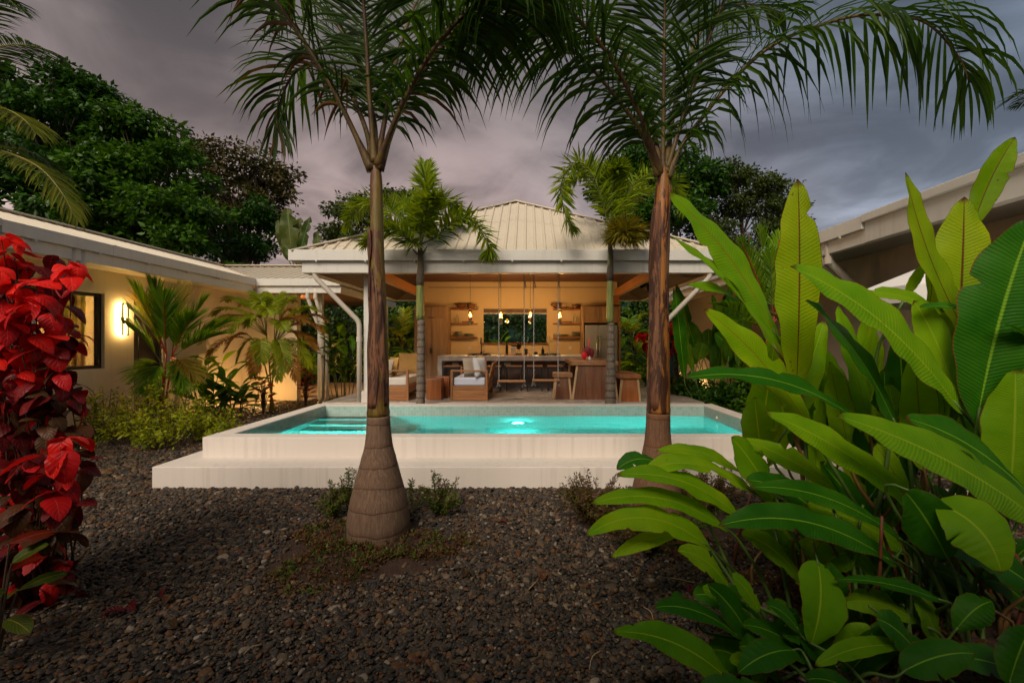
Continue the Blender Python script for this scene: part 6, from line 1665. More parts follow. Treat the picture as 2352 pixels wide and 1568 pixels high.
mid_ = [
 ((1747, 1040, 3.3), (1733, 912, 3.25), 66, (0.0, 0, 0), (0, -1, 0.2), 'hel_mid', 0.15),
 ((2085, 1145, 2.65), (1757, 948, 2.45), 84, (0.04, 0, 0.08), (0.3, -0.9, 0.7), 'hel_mid', 0.22),
 ((2375, 1185, 2.45), (1922, 955, 2.3), 108, (0.06, 0, 0.10), (0.3, -1, 0.55), 'hel_mid', 0.22),
 ((2370, 1140, 2.6), (2080, 960, 2.5), 108, (0.05, 0, 0.12), (0.3, -0.9, 0.7), 'hel_dark', 0.2),
 ((1775, 1145, 2.75), (1680, 1003, 2.65), 72, (0.02, 0, 0.03), (0.3, -1, 0.5), 'hel_mid', 0.15),
 ((1915, 1125, 2.8), (1700, 1010, 2.75), 52, (0.04, 0, 0.07), (0.3, -0.9, 0.6), 'hel_mid', 0.25),
 ((1692, 1078, 2.9), (1507, 1036, 2.7), 46, (0.0, 0, 0.12), UPN, 'hel_mid', 0.2),
 ((1510, 1062, 2.8), (1417, 1078, 2.65), 44, (0.0, 0, 0.09), UPN, 'hel_dark', 0.15),
 ((1715, 1120, 2.75), (1478, 1084, 2.55), 56, (0.0, 0, 0.20), UPN, 'hel_mid', 0.3),
 ((1685, 1175, 2.65), (1417, 1092, 2.4), 62, (0.05, 0, 0.16), (0.1, -0.7, 1.0), 'hel_mid', 0.25),
 ((1655, 1205, 2.6), (1357, 1156, 2.35), 50, (0.04, 0, 0.19), (0.1, -0.7, 1.0), 'hel_mid', 0.3),
 ((1615, 1245, 2.5), (1345, 1230, 2.25), 58, (0.0, 0, 0.24), (0.0, -0.8, 0.9), 'hel_mid', 0.25),
 ((1548, 1226, 2.5), (1405, 1280, 2.35), 34, (0.0, 0, 0.05), (0.1, -1, 0.4), 'hel_mid', 0.3),
 ((2035, 1280, 2.4), (1650, 1207, 2.2), 78, (0.02, 0, 0.22), (0.0, -0.75, 1.0), 'hel_dark', 0.3),
 ((1670, 1342, 2.35), (1555, 1265, 2.2), 52, (0.02, 0, 0.09), (0.2, -0.8, 0.8), 'hel_mid', 0.25),
 ((1865, 1165, 2.65), (1715, 1102, 2.5), 66, (0.02, 0, 0.07), (0.2, -0.8, 0.9), 'hel_dark', 0.2),
 ((2065, 1235, 2.5), (1722, 1118, 2.35), 48, (0.05, 0, 0.16), (0.2, -0.8, 0.8), 'hel_dark', 0.3),
 ((1880, 1298, 2.3), (1862, 1482, 2.1), 104, (0.02, -0.06, 0.05), (0.05, -1, 0.35), 'hel_mid', 0.22),
 ((1935, 1445, 2.35), (1900, 1290, 2.3), 74, (0, 0, 0), (0.1, -1, 0.3), 'hel_dark', 0.2),
 ((2165, 1160, 2.2), (2300, 1316, 2.05), 120, (0.04, -0.05, 0.10), (-0.2, -0.9, 0.9), 'hel_mid', 0.1),
 ((2170, 1270, 2.25), (2078, 1128, 2.2), 96, (0.0, 0, 0.05), (-0.4, -1, 0.1), 'hel_dark', 0.25),
 ((2065, 1260, 2.7), (1850, 1160, 2.6), 62, (0.04, 0, 0.08), (0.3, -0.9, 0.6), 'hel_mid', 0.2),
 ((1835, 1325, 2.5), (1700, 1225, 2.4), 52, (0.03, 0, 0.08), (0.2, -0.8, 0.7), 'hel_mid', 0.25),
 ((2155, 1375, 2.3), (1915, 1330, 2.2), 30, (0.0, 0, 0.06), (0, -0.6, 1), 'hel_dark', 0.3),
 ((2352, 1330, 2.3), (2110, 1230, 2.3), 80, (0.02, 0, 0.08), (0.2, -0.9, 0.6), 'hel_dark', 0.2),
]
clump('heliconia_clump', 'spreading clump of arching green paddle leaves in front of the tall upright ones', 'heliconia', (2.2, 2.5, 0), mid_, seed=4, spread=0.5, stemr=0.010)
low_ = [  # mostly the dark material, shade put into the low leaves' colour
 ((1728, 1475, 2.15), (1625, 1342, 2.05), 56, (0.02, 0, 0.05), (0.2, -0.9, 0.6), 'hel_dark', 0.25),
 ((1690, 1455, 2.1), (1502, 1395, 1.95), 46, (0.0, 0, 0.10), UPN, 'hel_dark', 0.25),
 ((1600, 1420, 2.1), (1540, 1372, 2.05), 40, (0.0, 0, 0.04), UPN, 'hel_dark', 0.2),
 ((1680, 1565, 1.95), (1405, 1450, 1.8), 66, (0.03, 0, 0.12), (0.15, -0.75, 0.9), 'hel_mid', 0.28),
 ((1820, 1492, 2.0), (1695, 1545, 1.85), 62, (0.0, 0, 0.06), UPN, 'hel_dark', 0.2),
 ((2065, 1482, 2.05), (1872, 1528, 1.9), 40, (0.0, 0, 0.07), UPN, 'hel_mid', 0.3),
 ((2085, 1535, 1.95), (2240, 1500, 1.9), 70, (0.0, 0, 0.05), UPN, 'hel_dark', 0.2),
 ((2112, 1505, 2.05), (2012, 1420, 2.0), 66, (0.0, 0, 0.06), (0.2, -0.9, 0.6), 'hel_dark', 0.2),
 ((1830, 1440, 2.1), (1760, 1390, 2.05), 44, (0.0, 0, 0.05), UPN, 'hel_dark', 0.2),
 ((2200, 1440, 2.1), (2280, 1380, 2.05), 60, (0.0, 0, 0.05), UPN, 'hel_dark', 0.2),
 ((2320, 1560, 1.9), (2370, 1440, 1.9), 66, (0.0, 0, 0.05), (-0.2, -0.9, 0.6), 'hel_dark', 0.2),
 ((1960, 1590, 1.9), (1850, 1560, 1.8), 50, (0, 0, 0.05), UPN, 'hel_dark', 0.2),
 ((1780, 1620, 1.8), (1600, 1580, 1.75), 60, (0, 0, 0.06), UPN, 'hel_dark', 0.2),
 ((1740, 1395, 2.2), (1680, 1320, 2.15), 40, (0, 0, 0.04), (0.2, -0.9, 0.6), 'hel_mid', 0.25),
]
clump('heliconia_clump', 'low shadowed fringe of small paddle leaves at the edge of the pebbles', 'heliconia', (1.7, 2.1, 0), low_, seed=5, spread=0.45, stemr=0.008)
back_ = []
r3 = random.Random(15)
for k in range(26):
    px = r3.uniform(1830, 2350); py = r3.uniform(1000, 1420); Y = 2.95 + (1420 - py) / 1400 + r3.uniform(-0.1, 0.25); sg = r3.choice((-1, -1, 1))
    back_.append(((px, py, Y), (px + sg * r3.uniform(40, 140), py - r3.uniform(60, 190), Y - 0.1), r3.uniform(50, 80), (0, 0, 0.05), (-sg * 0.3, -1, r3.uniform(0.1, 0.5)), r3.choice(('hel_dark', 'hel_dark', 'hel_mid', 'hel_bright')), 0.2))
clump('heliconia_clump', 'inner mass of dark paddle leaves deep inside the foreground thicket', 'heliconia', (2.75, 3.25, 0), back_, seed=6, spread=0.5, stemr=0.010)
up_ = []
r3 = random.Random(35)
for k in range(20):
    px = 1720 + 640 * (k + 0.5) / 20 + r3.uniform(-20, 20); py = r3.uniform(920, 1080); Y = r3.uniform(3.3, 3.7); L_ = r3.uniform(170, 300); an_ = r3.uniform(1.2, 1.95)
    up_.append(((px, py, Y), (px + L_ * math.cos(an_), py - L_ * math.sin(an_), Y), r3.uniform(56, 78), (0.02, 0, 0), (r3.uniform(-.3, .3), -1, 0.1), r3.choice(('hel_bright', 'hel_mid', 'hel_mid', 'hel_dark')), 0.2))
clump('heliconia_clump', 'rear rank of upright green paddle leaves screening the right house', 'heliconia', (2.9, 3.55, 0), up_, seed=11, spread=0.4, stemr=0.012)
front_ = []  # low filler leaves, their darker green standing in for shade
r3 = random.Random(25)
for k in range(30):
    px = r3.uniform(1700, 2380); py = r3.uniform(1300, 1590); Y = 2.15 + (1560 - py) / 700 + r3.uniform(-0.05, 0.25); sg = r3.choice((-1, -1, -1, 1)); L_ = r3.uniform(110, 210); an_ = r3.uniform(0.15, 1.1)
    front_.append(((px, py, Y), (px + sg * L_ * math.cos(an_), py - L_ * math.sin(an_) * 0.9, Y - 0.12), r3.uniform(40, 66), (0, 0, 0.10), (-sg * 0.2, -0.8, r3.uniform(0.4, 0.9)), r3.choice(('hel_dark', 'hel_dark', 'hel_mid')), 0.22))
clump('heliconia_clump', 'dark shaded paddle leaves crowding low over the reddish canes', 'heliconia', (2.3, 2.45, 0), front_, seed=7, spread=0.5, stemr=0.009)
# bare canes and dry stalks at the foot of the clumps
dc = thing('cane_thicket', 'thicket of bare green and reddish canes under the broad leaves', 'canes', (2.4, 2.7, 0))
r2 = random.Random(9)
M['cane_red'] = plain('cane_red', (0.13, 0.035, 0.012), 0.6, 0.5, 10, 0.2)
for k in range(60):
    x = r2.uniform(1.45, 3.3); y = r2.uniform(2.25, 3.3); h_ = r2.uniform(0.3, 0.8)
    MB().tube(smooth_path([(x, y, 0), (x + r2.uniform(-.06, .06), y, h_ * 0.5), (x + r2.uniform(-.2, .2), y + r2.uniform(-.1, .1), h_)], 6), np.linspace(0.013, 0.007, 6), 6).build('cane', M[('stem_green', 'stem_green', 'stem_brown', 'cane_red')[k % 4]], dc, smooth=True)
# ------------------------------------------------------------------ red copperleaf shrub, left foreground
def redleaf(name, c1, c2, rib, trans=0.25):
    t = NT(name)
    uv = t.n('ShaderNodeUVMap'); sp = t.n('ShaderNodeSeparateXYZ'); t.t.links.new(uv.outputs[0], sp.inputs[0])
    au = t.math('ABSOLUTE', sp.outputs[0]); oi = t.n('ShaderNodeObjectInfo')
    ph = t.math('SUBTRACT', t.math('MULTIPLY', sp.outputs[1], 7.0), t.math('MULTIPLY', au, 2.0))
    wv = t.math('SINE', t.math('MULTIPLY', ph, 6.2832)); v = t.coord()
    n = t.noise(v, 9, 4)
    c = t.mix(t.rng(t.math('ADD', n, t.math('MULTIPLY', oi.outputs['Random'], 0.5)), 0.45, 1.0), c1, c2)
    c = t.mix(t.math('MULTIPLY', t.rng(wv, 0.93, 1.0), 0.30), c, rib)
    c = t.mix(t.math('SUBTRACT', 1.0, t.rng(au, 0.015, 0.05), True), c, rib)
    c = t.mix(t.math('MULTIPLY', t.rng(t.noise(v, 45, 2), 0.70, 0.74), 0.8), c, (0.05, 0.004, 0.004))
    pr = t.bsdf(Base_Color=c, Roughness=0.42, Specular_IOR_Level=0.25, Normal=t.bump(t.math('ADD', t.math('MULTIPLY', wv, 0.5), n), 0.28, 0.004))
    tr = t.n('ShaderNodeBsdfTranslucent', {'Color': t.mix(1.0, c, (1.2, 0.9, 0.8), 'MULTIPLY')})
    mx = t.n('ShaderNodeMixShader', {0: trans}); t.t.links.new(pr, mx.inputs[1]); t.t.links.new(tr.outputs[0], mx.inputs[2])
    return t.done(mx.outputs[0])
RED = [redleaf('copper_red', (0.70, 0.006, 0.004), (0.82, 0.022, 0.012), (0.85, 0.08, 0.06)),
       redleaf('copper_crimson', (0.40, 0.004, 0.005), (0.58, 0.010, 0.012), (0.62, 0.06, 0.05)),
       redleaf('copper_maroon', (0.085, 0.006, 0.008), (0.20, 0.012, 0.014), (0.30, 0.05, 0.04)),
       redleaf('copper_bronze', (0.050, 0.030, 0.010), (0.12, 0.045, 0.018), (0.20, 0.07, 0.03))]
def ovate(seed, L=0.2, W=0.135):
    v, f, uv = blade((0, 0, 0), (L * 0.5, 0, 0.03), (L, 0, -0.05), W, (0, 0, 1), 0.22, 0.25, 0.006, 12, 3, seed, 0.62, 0.36)
    return v, f, uv
RM = []
for k in range(4):
    row = []
    for m_ in RED:
        me = MB().add(*ovate(900 + k, 0.2, 0.125 + 0.012 * k)).mesh('copper_leaf', smooth=True); me.materials.append(m_); row.append(me)
    RM.append(row)
def red_shrub(label, root, rosettes, seed, group=None):
    """rosettes: (px, py, Y, n leaves, scale, tone) ; tone 0 bright .. 3 bronze"""
    t = thing('copperleaf_shrub', label, 'shrub', root, group); r2 = random.Random(seed)
    for (px, py, Y, n, sc, tone) in rosettes:
        if Y < 5: px -= 12; sc *= 0.86
        c = vec(P(px, py, Y))
        g0 = vec(root) + vec((r2.uniform(-.15, .15), r2.uniform(-.15, .15), 0))
        mid = g0 * 0.45 + c * 0.55 + vec((r2.uniform(-.08, .08), 0.05, -0.05 * sc))
        st = MB().tube(smooth_path([g0, mid, c - vec((0, 0, 0.02))], 10), np.linspace(0.010, 0.004, 10) * sc, 6).build('stem', M['twig'], t, smooth=True)
        for k in range(n):
            az = k * 2.399 + r2.uniform(-0.35, 0.35)
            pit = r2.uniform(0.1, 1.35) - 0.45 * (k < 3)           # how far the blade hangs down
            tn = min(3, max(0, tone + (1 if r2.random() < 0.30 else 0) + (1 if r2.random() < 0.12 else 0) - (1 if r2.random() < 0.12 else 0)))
            if az % 6.28 > 0 and math.sin(az) > 0.55 and r2.random() < 0.35: az += PI   # most blades turn to the open side
            rot = Matrix.Rotation(az, 4, 'Z') @ Matrix.Rotation(pit, 4, 'Y') @ Matrix.Rotation(r2.uniform(-0.5, 0.5), 4, 'X')
            off = Vector((math.cos(az), math.sin(az), 0)) * r2.uniform(0.0, 0.07) * sc + Vector((r2.uniform(-.05, .05) * sc, r2.uniform(-.07, .07) * sc, r2.uniform(-0.13, 0.05) * sc))
            s_ = sc * r2.uniform(0.62, 1.15)
            put('leaf', RM[r2.randrange(4)][tn], t, Matrix.Translation(Vector(c) + off) @ rot @ Matrix.Scale(s_, 4))
    return t
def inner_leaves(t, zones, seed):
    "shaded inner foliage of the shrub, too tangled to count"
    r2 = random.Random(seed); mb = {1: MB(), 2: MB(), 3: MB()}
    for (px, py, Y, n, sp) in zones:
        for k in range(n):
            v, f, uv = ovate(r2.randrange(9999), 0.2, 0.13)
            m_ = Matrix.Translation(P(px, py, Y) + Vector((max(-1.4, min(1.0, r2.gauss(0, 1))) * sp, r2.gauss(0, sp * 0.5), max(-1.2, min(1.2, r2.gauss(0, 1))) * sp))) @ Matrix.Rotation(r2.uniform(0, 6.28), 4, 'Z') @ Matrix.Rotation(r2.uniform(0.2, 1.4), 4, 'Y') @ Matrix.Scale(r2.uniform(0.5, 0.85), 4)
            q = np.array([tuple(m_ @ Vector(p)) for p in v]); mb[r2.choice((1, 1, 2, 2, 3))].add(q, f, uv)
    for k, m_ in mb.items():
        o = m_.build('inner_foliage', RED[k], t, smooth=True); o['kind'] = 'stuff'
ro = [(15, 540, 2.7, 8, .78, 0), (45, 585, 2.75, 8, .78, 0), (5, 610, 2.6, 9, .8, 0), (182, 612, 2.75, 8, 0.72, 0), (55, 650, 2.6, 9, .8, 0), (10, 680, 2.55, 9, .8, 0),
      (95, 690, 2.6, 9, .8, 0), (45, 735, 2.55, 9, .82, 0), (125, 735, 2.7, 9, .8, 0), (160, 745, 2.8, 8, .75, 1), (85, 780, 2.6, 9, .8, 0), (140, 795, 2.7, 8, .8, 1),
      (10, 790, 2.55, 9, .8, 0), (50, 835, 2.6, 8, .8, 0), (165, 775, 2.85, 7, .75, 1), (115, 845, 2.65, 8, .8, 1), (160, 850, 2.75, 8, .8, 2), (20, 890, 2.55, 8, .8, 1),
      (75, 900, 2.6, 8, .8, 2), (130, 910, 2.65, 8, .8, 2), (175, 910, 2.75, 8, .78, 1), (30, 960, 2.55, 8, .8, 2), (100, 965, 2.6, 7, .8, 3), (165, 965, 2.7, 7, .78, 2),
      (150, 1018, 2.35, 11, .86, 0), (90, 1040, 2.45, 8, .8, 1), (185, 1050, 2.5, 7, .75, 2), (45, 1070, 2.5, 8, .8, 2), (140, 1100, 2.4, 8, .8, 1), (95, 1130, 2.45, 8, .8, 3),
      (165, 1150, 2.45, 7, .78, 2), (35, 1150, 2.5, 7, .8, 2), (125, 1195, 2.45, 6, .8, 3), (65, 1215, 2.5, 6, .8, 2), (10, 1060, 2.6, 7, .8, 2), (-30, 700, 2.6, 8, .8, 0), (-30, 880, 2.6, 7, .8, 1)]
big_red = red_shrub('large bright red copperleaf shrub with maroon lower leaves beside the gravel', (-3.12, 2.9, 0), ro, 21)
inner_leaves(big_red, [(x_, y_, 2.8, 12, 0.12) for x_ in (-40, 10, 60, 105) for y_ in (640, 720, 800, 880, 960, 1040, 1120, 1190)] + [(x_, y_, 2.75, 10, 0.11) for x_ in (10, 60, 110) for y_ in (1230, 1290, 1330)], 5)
red_shrub('small red copperleaf shrub growing beyond the orange brown palm trunk', (3.85, 12.0, 0),
          [(1545, 735, 12.0, 10, 1.3, 0), (1530, 760, 11.8, 10, 1.3, 0), (1560, 775, 12.0, 10, 1.3, 0), (1475, 765, 12.1, 10, 1.3, 0), (1550, 800, 11.9, 9, 1.3, 1), (1565, 820, 12.0, 9, 1.2, 1), (1490, 790, 12.1, 8, 1.2, 1)], 22)
# variegated croton poking in below the red shrub
M['croton_leaf'] = bladeleaf('croton_leaf', (0.060, 0.110, 0.010), (0.14, 0.16, 0.015), (0.45, 0.34, 0.03), 0.3, 0.35, nveins=9, edge=(0.3, 0.2, 0.02))
M['croton_red'] = bladeleaf('croton_red', (0.20, 0.012, 0.008), (0.34, 0.05, 0.012), (0.50, 0.10, 0.03), 0.3, 0.38, nveins=9, edge=(0.25, 0.05, 0.01))
def croton(label, root, h_, n, L, seed, redshare, cat='croton'):
    r2 = random.Random(seed); t = thing('croton', label, cat, root)
    for k in range(n):
        az = k * 2.399 + r2.uniform(-.3, .3); z = h_ * (0.35 + 0.65 * (k + 1) / n); rad = 0.14 * L / 0.2 * (1.2 - 0.6 * k / n)
        a = vec(root) + vec((math.cos(az) * rad * 0.5, math.sin(az) * rad * 0.5, z)); d = vec((math.cos(az), math.sin(az), r2.uniform(-0.1, 0.7)))
        b = a + nrm(d) * L * r2.uniform(0.8, 1.2) + vec((0, 0, -0.03))
        v, f, uv = blade(a, (a + b) / 2 + vec((0, 0, 0.03)), b, L * 0.42, (0.1, -0.4, 1), 0.2, 0.15, 0.005, 9, 2, seed * 50 + k, 0.6, 0.5)
        lf = MB().add(v, f, uv).build('leaf', M['croton_red'] if r2.random() < redshare else M['croton_leaf'], t, smooth=True)
        MB().tube([tuple(vec(root)), tuple(vec(root) * 0.5 + a * 0.5 + vec((0, 0, 0.05 * h_))), tuple(a)], [0.008, 0.006, 0.004], 5, caps=False).build('stalk', M['twig'], lf)
    return t
cr = P(-12, 1340, 2.25)
croton('yellow veined croton with reddish leaves under the big red shrub', (cr.x, 2.25, 0), 0.62, 13, 0.20, 31, 0.55)

# ------------------------------------------------------------------ bed along the cream house
def tuft_palm(name, label, root, hub_list, tips, leafL, wd, npair, mats, stem, seed, Yj=0.25, bowz=0.35, droop=0.5, stemr=0.016, lift=0.15, t0=0.3, fwd=0.55):
    "clustering palm: canes from root to hubs, arching fronds to the given tips"
    r2 = random.Random(seed); t = thing(name, label, 'palm', root)
    hubs = [vec(h) for h in hub_list]
    for h in hubs:
        g0 = vec(root) + vec((r2.uniform(-.1, .1), r2.uniform(-.06, .06), 0))
        MB().tube(smooth_path([g0, g0 * 0.5 + h * 0.5 + vec((0.02, 0, 0)), h], 8), np.linspace(stemr * 1.3, stemr * 0.8, 8), 8).build('cane', M[stem], t, smooth=True)
    for k, (px, py, Y, hi) in enumerate(tips):
        e = vec(P(px, py, Y)); h = hubs[hi % len(hubs)]
        m1 = h * 0.62 + e * 0.38 + vec((0, 0, bowz * 0.55)); m2 = h * 0.25 + e * 0.75 + vec((0, 0, bowz * 0.45))
        rc, lf = frond([h, m1, m2, e], npair, leafL, wd, t0, droop, fwd, lift, seed * 40 + k, 3, 0.0, (0.010, 0.003), 0.08, 0.45, 26, baseL=0.7)
        o = join(lf).build('frond', M[mats[k % len(mats)]], t)
        rc.build('rachis', M[stem if k % 2 == 0 else 'rachis_g'], o, smooth=True)
    return t
M['lip_leaf'] = leafmat('lip_leaf', (0.070, 0.180, 0.004), (0.22, 0.40, 0.009), 0.44, 0.48)
M['lip_yellow'] = leafmat('lip_yellow', (0.22, 0.17, 0.02), (0.36, 0.25, 0.03), 0.4, 0.45)
M['areca_leaf'] = leafmat('areca_leaf', (0.110, 0.185, 0.005), (0.36, 0.41, 0.012), 0.44, 0.48)
M['areca_orange'] = leafmat('areca_orange', (0.21, 0.10, 0.016), (0.36, 0.19, 0.03), 0.40, 0.5)
M['cane_lip'] = plain('cane_lip', (0.42, 0.012, 0.012), 0.35, 0.25, 6, 0.05)
hub = [P(382, 812, 8.5), P(395, 820, 8.6), P(372, 835, 8.4)]
tuft_palm('lipstick_palm', 'palm with scarlet stems and upright green fronds by the dark door', (-6.85, 8.5, 0), hub,
    [(312, 667, 8.4, 0), (353, 660, 8.5, 0), (411, 672, 8.7, 1), (516, 744, 8.6, 1), (308, 718, 8.3, 0), (304, 757, 8.2, 2), (464, 700, 8.8, 1), (330, 690, 8.9, 0), (440, 735, 8.3, 1), (500, 770, 8.4, 1), (375, 690, 8.2, 0), (330, 850, 8.2, 2), (440, 860, 8.3, 1), (350, 880, 8.1, 2), (420, 880, 8.2, 1)],
    0.52, 0.030, 42, ('lip_leaf', 'lip_leaf', 'lip_yellow', 'lip_leaf', 'lip_leaf'), 'cane_lip', 41, bowz=0.10, droop=0.15, lift=0.35, t0=0.20, fwd=0.95)
hub = [P(612, 770, 10.3), P(630, 790, 10.4), P(598, 800, 10.2)]
tuft_palm('areca_palm', 'areca palm with arching green and orange fronds at the corner of the cream house', (-5.85, 10.4, 0), hub,
    [(490, 722, 10.2, 0), (632, 684, 10.5, 1), (724, 712, 10.3, 1), (738, 760, 10.2, 1), (462, 786, 10.0, 0), (583, 862, 9.9, 2), (709, 840, 10.0, 1), (560, 700, 10.7, 0), (655, 850, 9.8, 1), (520, 800, 9.9, 2), (690, 790, 10.6, 1), (500, 745, 10.6, 0), (600, 700, 10.1, 0), (640, 870, 9.9, 1), (545, 830, 10.0, 2), (670, 720, 10.6, 1), (570, 745, 9.9, 0), (700, 740, 9.9, 1), (520, 690, 10.5, 0), (590, 680, 10.6, 0), (668, 690, 10.7, 1), (748, 735, 10.5, 1), (475, 755, 10.4, 0), (480, 815, 10.1, 2), (615, 720, 9.7, 0), (650, 755, 9.7, 1), (535, 760, 9.7, 0), (725, 800, 10.1, 1), (600, 830, 9.7, 2), (680, 870, 9.9, 1)],
    0.30, 0.020, 74, ('areca_leaf', 'areca_leaf', 'areca_leaf', 'areca_orange', 'areca_leaf', 'areca_orange'), 'rachis_y', 42, bowz=0.55, droop=0.7, lift=0.2)
for k, (px, Y, h_, rx, lb) in enumerate(((240, 7.7, 0.72, 0.42, 'yellow-green small leaved shrub under the dark framed window'), (300, 7.2, 0.62, 0.55, 'yellow-green small leaved shrub below the twin bar wall light'),
                                        (385, 6.9, 0.50, 0.55, 'low yellow-green shrub spilling over the gravel before the scarlet palm'), (455, 7.2, 0.52, 0.55, 'yellow-green shrub with arching twigs in front of the areca'),
                                        (500, 7.6, 0.42, 0.45, 'small yellow-green shrub nearest the stepping stones'), (335, 7.9, 0.95, 0.40, 'taller thin-leaved shrub in front of the dark door'),
                                        (420, 7.9, 0.75, 0.45, 'loose yellow-green shrub at the foot of the scarlet palm'))):
    x = (px - CX) * Y / F
    shrub('garden_shrub', lb, (x, Y, 0), rx, rx * 0.9, h_ * 1.1, 24, 6, 0.072, 'shrub_leaf', 100 + k, spread=0.06, aspect=0.45)
M['ginger'] = bladeleaf('ginger_leaf', (0.030, 0.115, 0.003), (0.090, 0.210, 0.007), (0.14, 0.27, 0.02), 0.35, 0.36, nveins=24)
M['ginger_bright'] = bladeleaf('ginger_bright', (0.13, 0.32, 0.005), (0.25, 0.43, 0.010), (0.30, 0.43, 0.03), 0.44, 0.38, nveins=24)
def ginger(label, root, h_, n, L, mat, seed, rx=0.4, wid=0.27, group=None, name='ginger_plant'):
    "leafy canes: long blades set along upright stems"
    r2 = random.Random(seed); t = thing(name, label, 'plant', root, group)
    for k in range(n):
        a0 = r2.uniform(0, 6.28); q = math.sqrt(r2.random()) * rx
        g0 = vec(root) + vec((q * math.cos(a0), q * math.sin(a0) * 0.7, 0)); hh = h_ * r2.uniform(0.6, 1.05)
        tp = g0 + vec((0.25 * h_ * math.cos(a0) * q / rx, 0.2 * math.sin(a0) * h_ * q / rx, hh * 0.8))
        st = MB().tube([tuple(g0), tuple((g0 + tp) / 2 + vec((0, 0, 0.04))), tuple(tp)], [0.012, 0.010, 0.006], 6, caps=False).build('cane', M['stem_green'], t, smooth=True)
        for j in range(5):
            u = 0.45 + 0.55 * j / 4; c = g0 * (1 - u) + tp * u
            az = a0 + (j % 2) * PI + r2.uniform(-.6, .6); el = r2.uniform(0.2, 1.0)
            d = vec((math.cos(az) * math.cos(el), math.sin(az) * math.cos(el), math.sin(el))); LL = L * r2.uniform(0.75, 1.15)
            e = c + d * LL + vec((0, 0, -0.22 * LL))
            v, f, uv = blade(c, c + d * LL * 0.55 + vec((0, 0, 0.05)), e, LL * wid, (-d[0] * 0.6, -0.35, 1.0), 0.25, 0.1, 0.006, 10, 2, seed * 70 + k * 5 + j, 0.65, 0.45)
            MB().add(v, f, uv).build('leaf', M[mat], t, smooth=True)
    return t
def gx(px, Y): return (px - CX) * Y / F
ginger('dark leafy ginger between the scarlet palm and the areca', (gx(490, 9.3), 9.3, 0), 1.25, 9, 0.55, 'ginger', 51, 0.35)
ginger('low dark leafed plant at the foot of the areca', (gx(540, 9.6), 9.6, 0), 0.8, 9, 0.42, 'ginger', 52, 0.45)
ginger('broad leafed green plant beside the pale door wall', (gx(455, 10.4), 10.4, 0), 1.6, 6, 0.6, 'ginger_bright', 53, 0.3, 0.34)
ginger('tall leafy ginger clump beside the white downpipe of the pavilion', (gx(790, 12.4), 12.4, 0), 2.3, 11, 0.75, 'ginger', 54, 0.45, 0.24)
ginger('green ginger seen beyond the porch', (gx(735, 16.5), 16.5, 0), 1.4, 8, 0.6, 'ginger_bright', 55, 0.6, 0.2)
ginger('leafy ginger seen behind the reddish daybed', (gx(905, 16.6), 16.6, 0), 1.9, 12, 0.75, 'ginger_bright', 56, 0.7, 0.26)
ginger('bright ginger seen through the kitchen window', (gx(1125, 16.8), 16.8, 0.0), 2.2, 7, 0.8, 'ginger_bright', 57, 0.4, 0.28)
ginger('bright leafed ginger seen behind the fridge side of the pavilion', (gx(1445, 16.2), 16.2, 0), 1.7, 12, 0.75, 'ginger_bright', 58, 0.6, 0.26)
tuft_palm('areca_palm', 'yellowish areca palm seen behind the tall oak cabinet', (gx(925, 16.9), 16.9, 0), [P(925, 800, 16.9)],
    [(885, 755, 16.6, 0), (900, 728, 17, 0), (930, 715, 17, 0), (955, 745, 16.8, 0), (890, 790, 16.5, 0), (945, 790, 16.6, 0), (915, 760, 16.4, 0)], 0.45, 0.04, 26, ('areca_leaf',), 'rachis_y', 61, bowz=0.4, droop=0.6)
tuft_palm('areca_palm', 'feathery areca palm seen between the slim palm and the orange brown trunk', (gx(1455, 17.0), 17.0, 0), [P(1450, 790, 17.0)],
    [(1425, 745, 16.6, 0), (1440, 715, 17, 0), (1475, 725, 17, 0), (1488, 765, 16.8, 0), (1470, 800, 16.5, 0), (1425, 790, 16.6, 0), (1455, 750, 16.4, 0)], 0.45, 0.04, 26, ('areca_leaf', 'lip_leaf'), 'rachis_y', 62, bowz=0.4, droop=0.6)
croton('orange red croton in front of the areca', (gx(605, 10.0), 10.0, 0), 0.85, 26, 0.2, 63, 0.75)
croton('red croton beside the paired porch downpipes', (gx(702, 11.2), 11.2, 0), 0.95, 26, 0.2, 64, 0.8)

# ------------------------------------------------------------------ bed along the right house
dk = []
r2 = random.Random(77)
for k in range(22):
    px = r2.uniform(1570, 1720); Y = r2.uniform(9.2, 11.5); py0 = r2.uniform(800, 860); py1 = r2.uniform(650, 790)
    dx = r2.uniform(-60, 40)
    dk.append(((px, py0, Y), (px + dx, py1, Y - 0.1), r2.uniform(26, 40), (0, 0, 0.06), (r2.uniform(-.5, .5), -1, 0.3), 'ginger' if k % 4 else 'hel_dark', 0.2))
clump('heliconia_clump', 'tall dark heliconia clump against the right house beyond the pool', 'heliconia', (4.35, 10.3, 0), dk, ('stem_green', 'stem_brown'), 0.5, 8, 0.014)
hub = [P(1775, 745, 8.0), P(1760, 760, 8.1)]
tuft_palm('lipstick_palm', 'fan-fronded palm with red stems behind the tallest upright leaf', (4.25, 8.0, 0), hub,
    [(1705, 560, 7.8, 0), (1745, 535, 8.0, 0), (1790, 545, 8.0, 0), (1680, 640, 7.6, 1), (1820, 580, 8.2, 0), (1650, 700, 7.6, 1), (1850, 660, 8.0, 0), (1720, 600, 8.4, 0), (1690, 740, 7.5, 1), (1770, 590, 7.7, 0)],
    0.40, 0.034, 34, ('lip_leaf',), 'cane_lip', 66, bowz=0.12, droop=0.2, lift=0.3, t0=0.22, fwd=0.8)
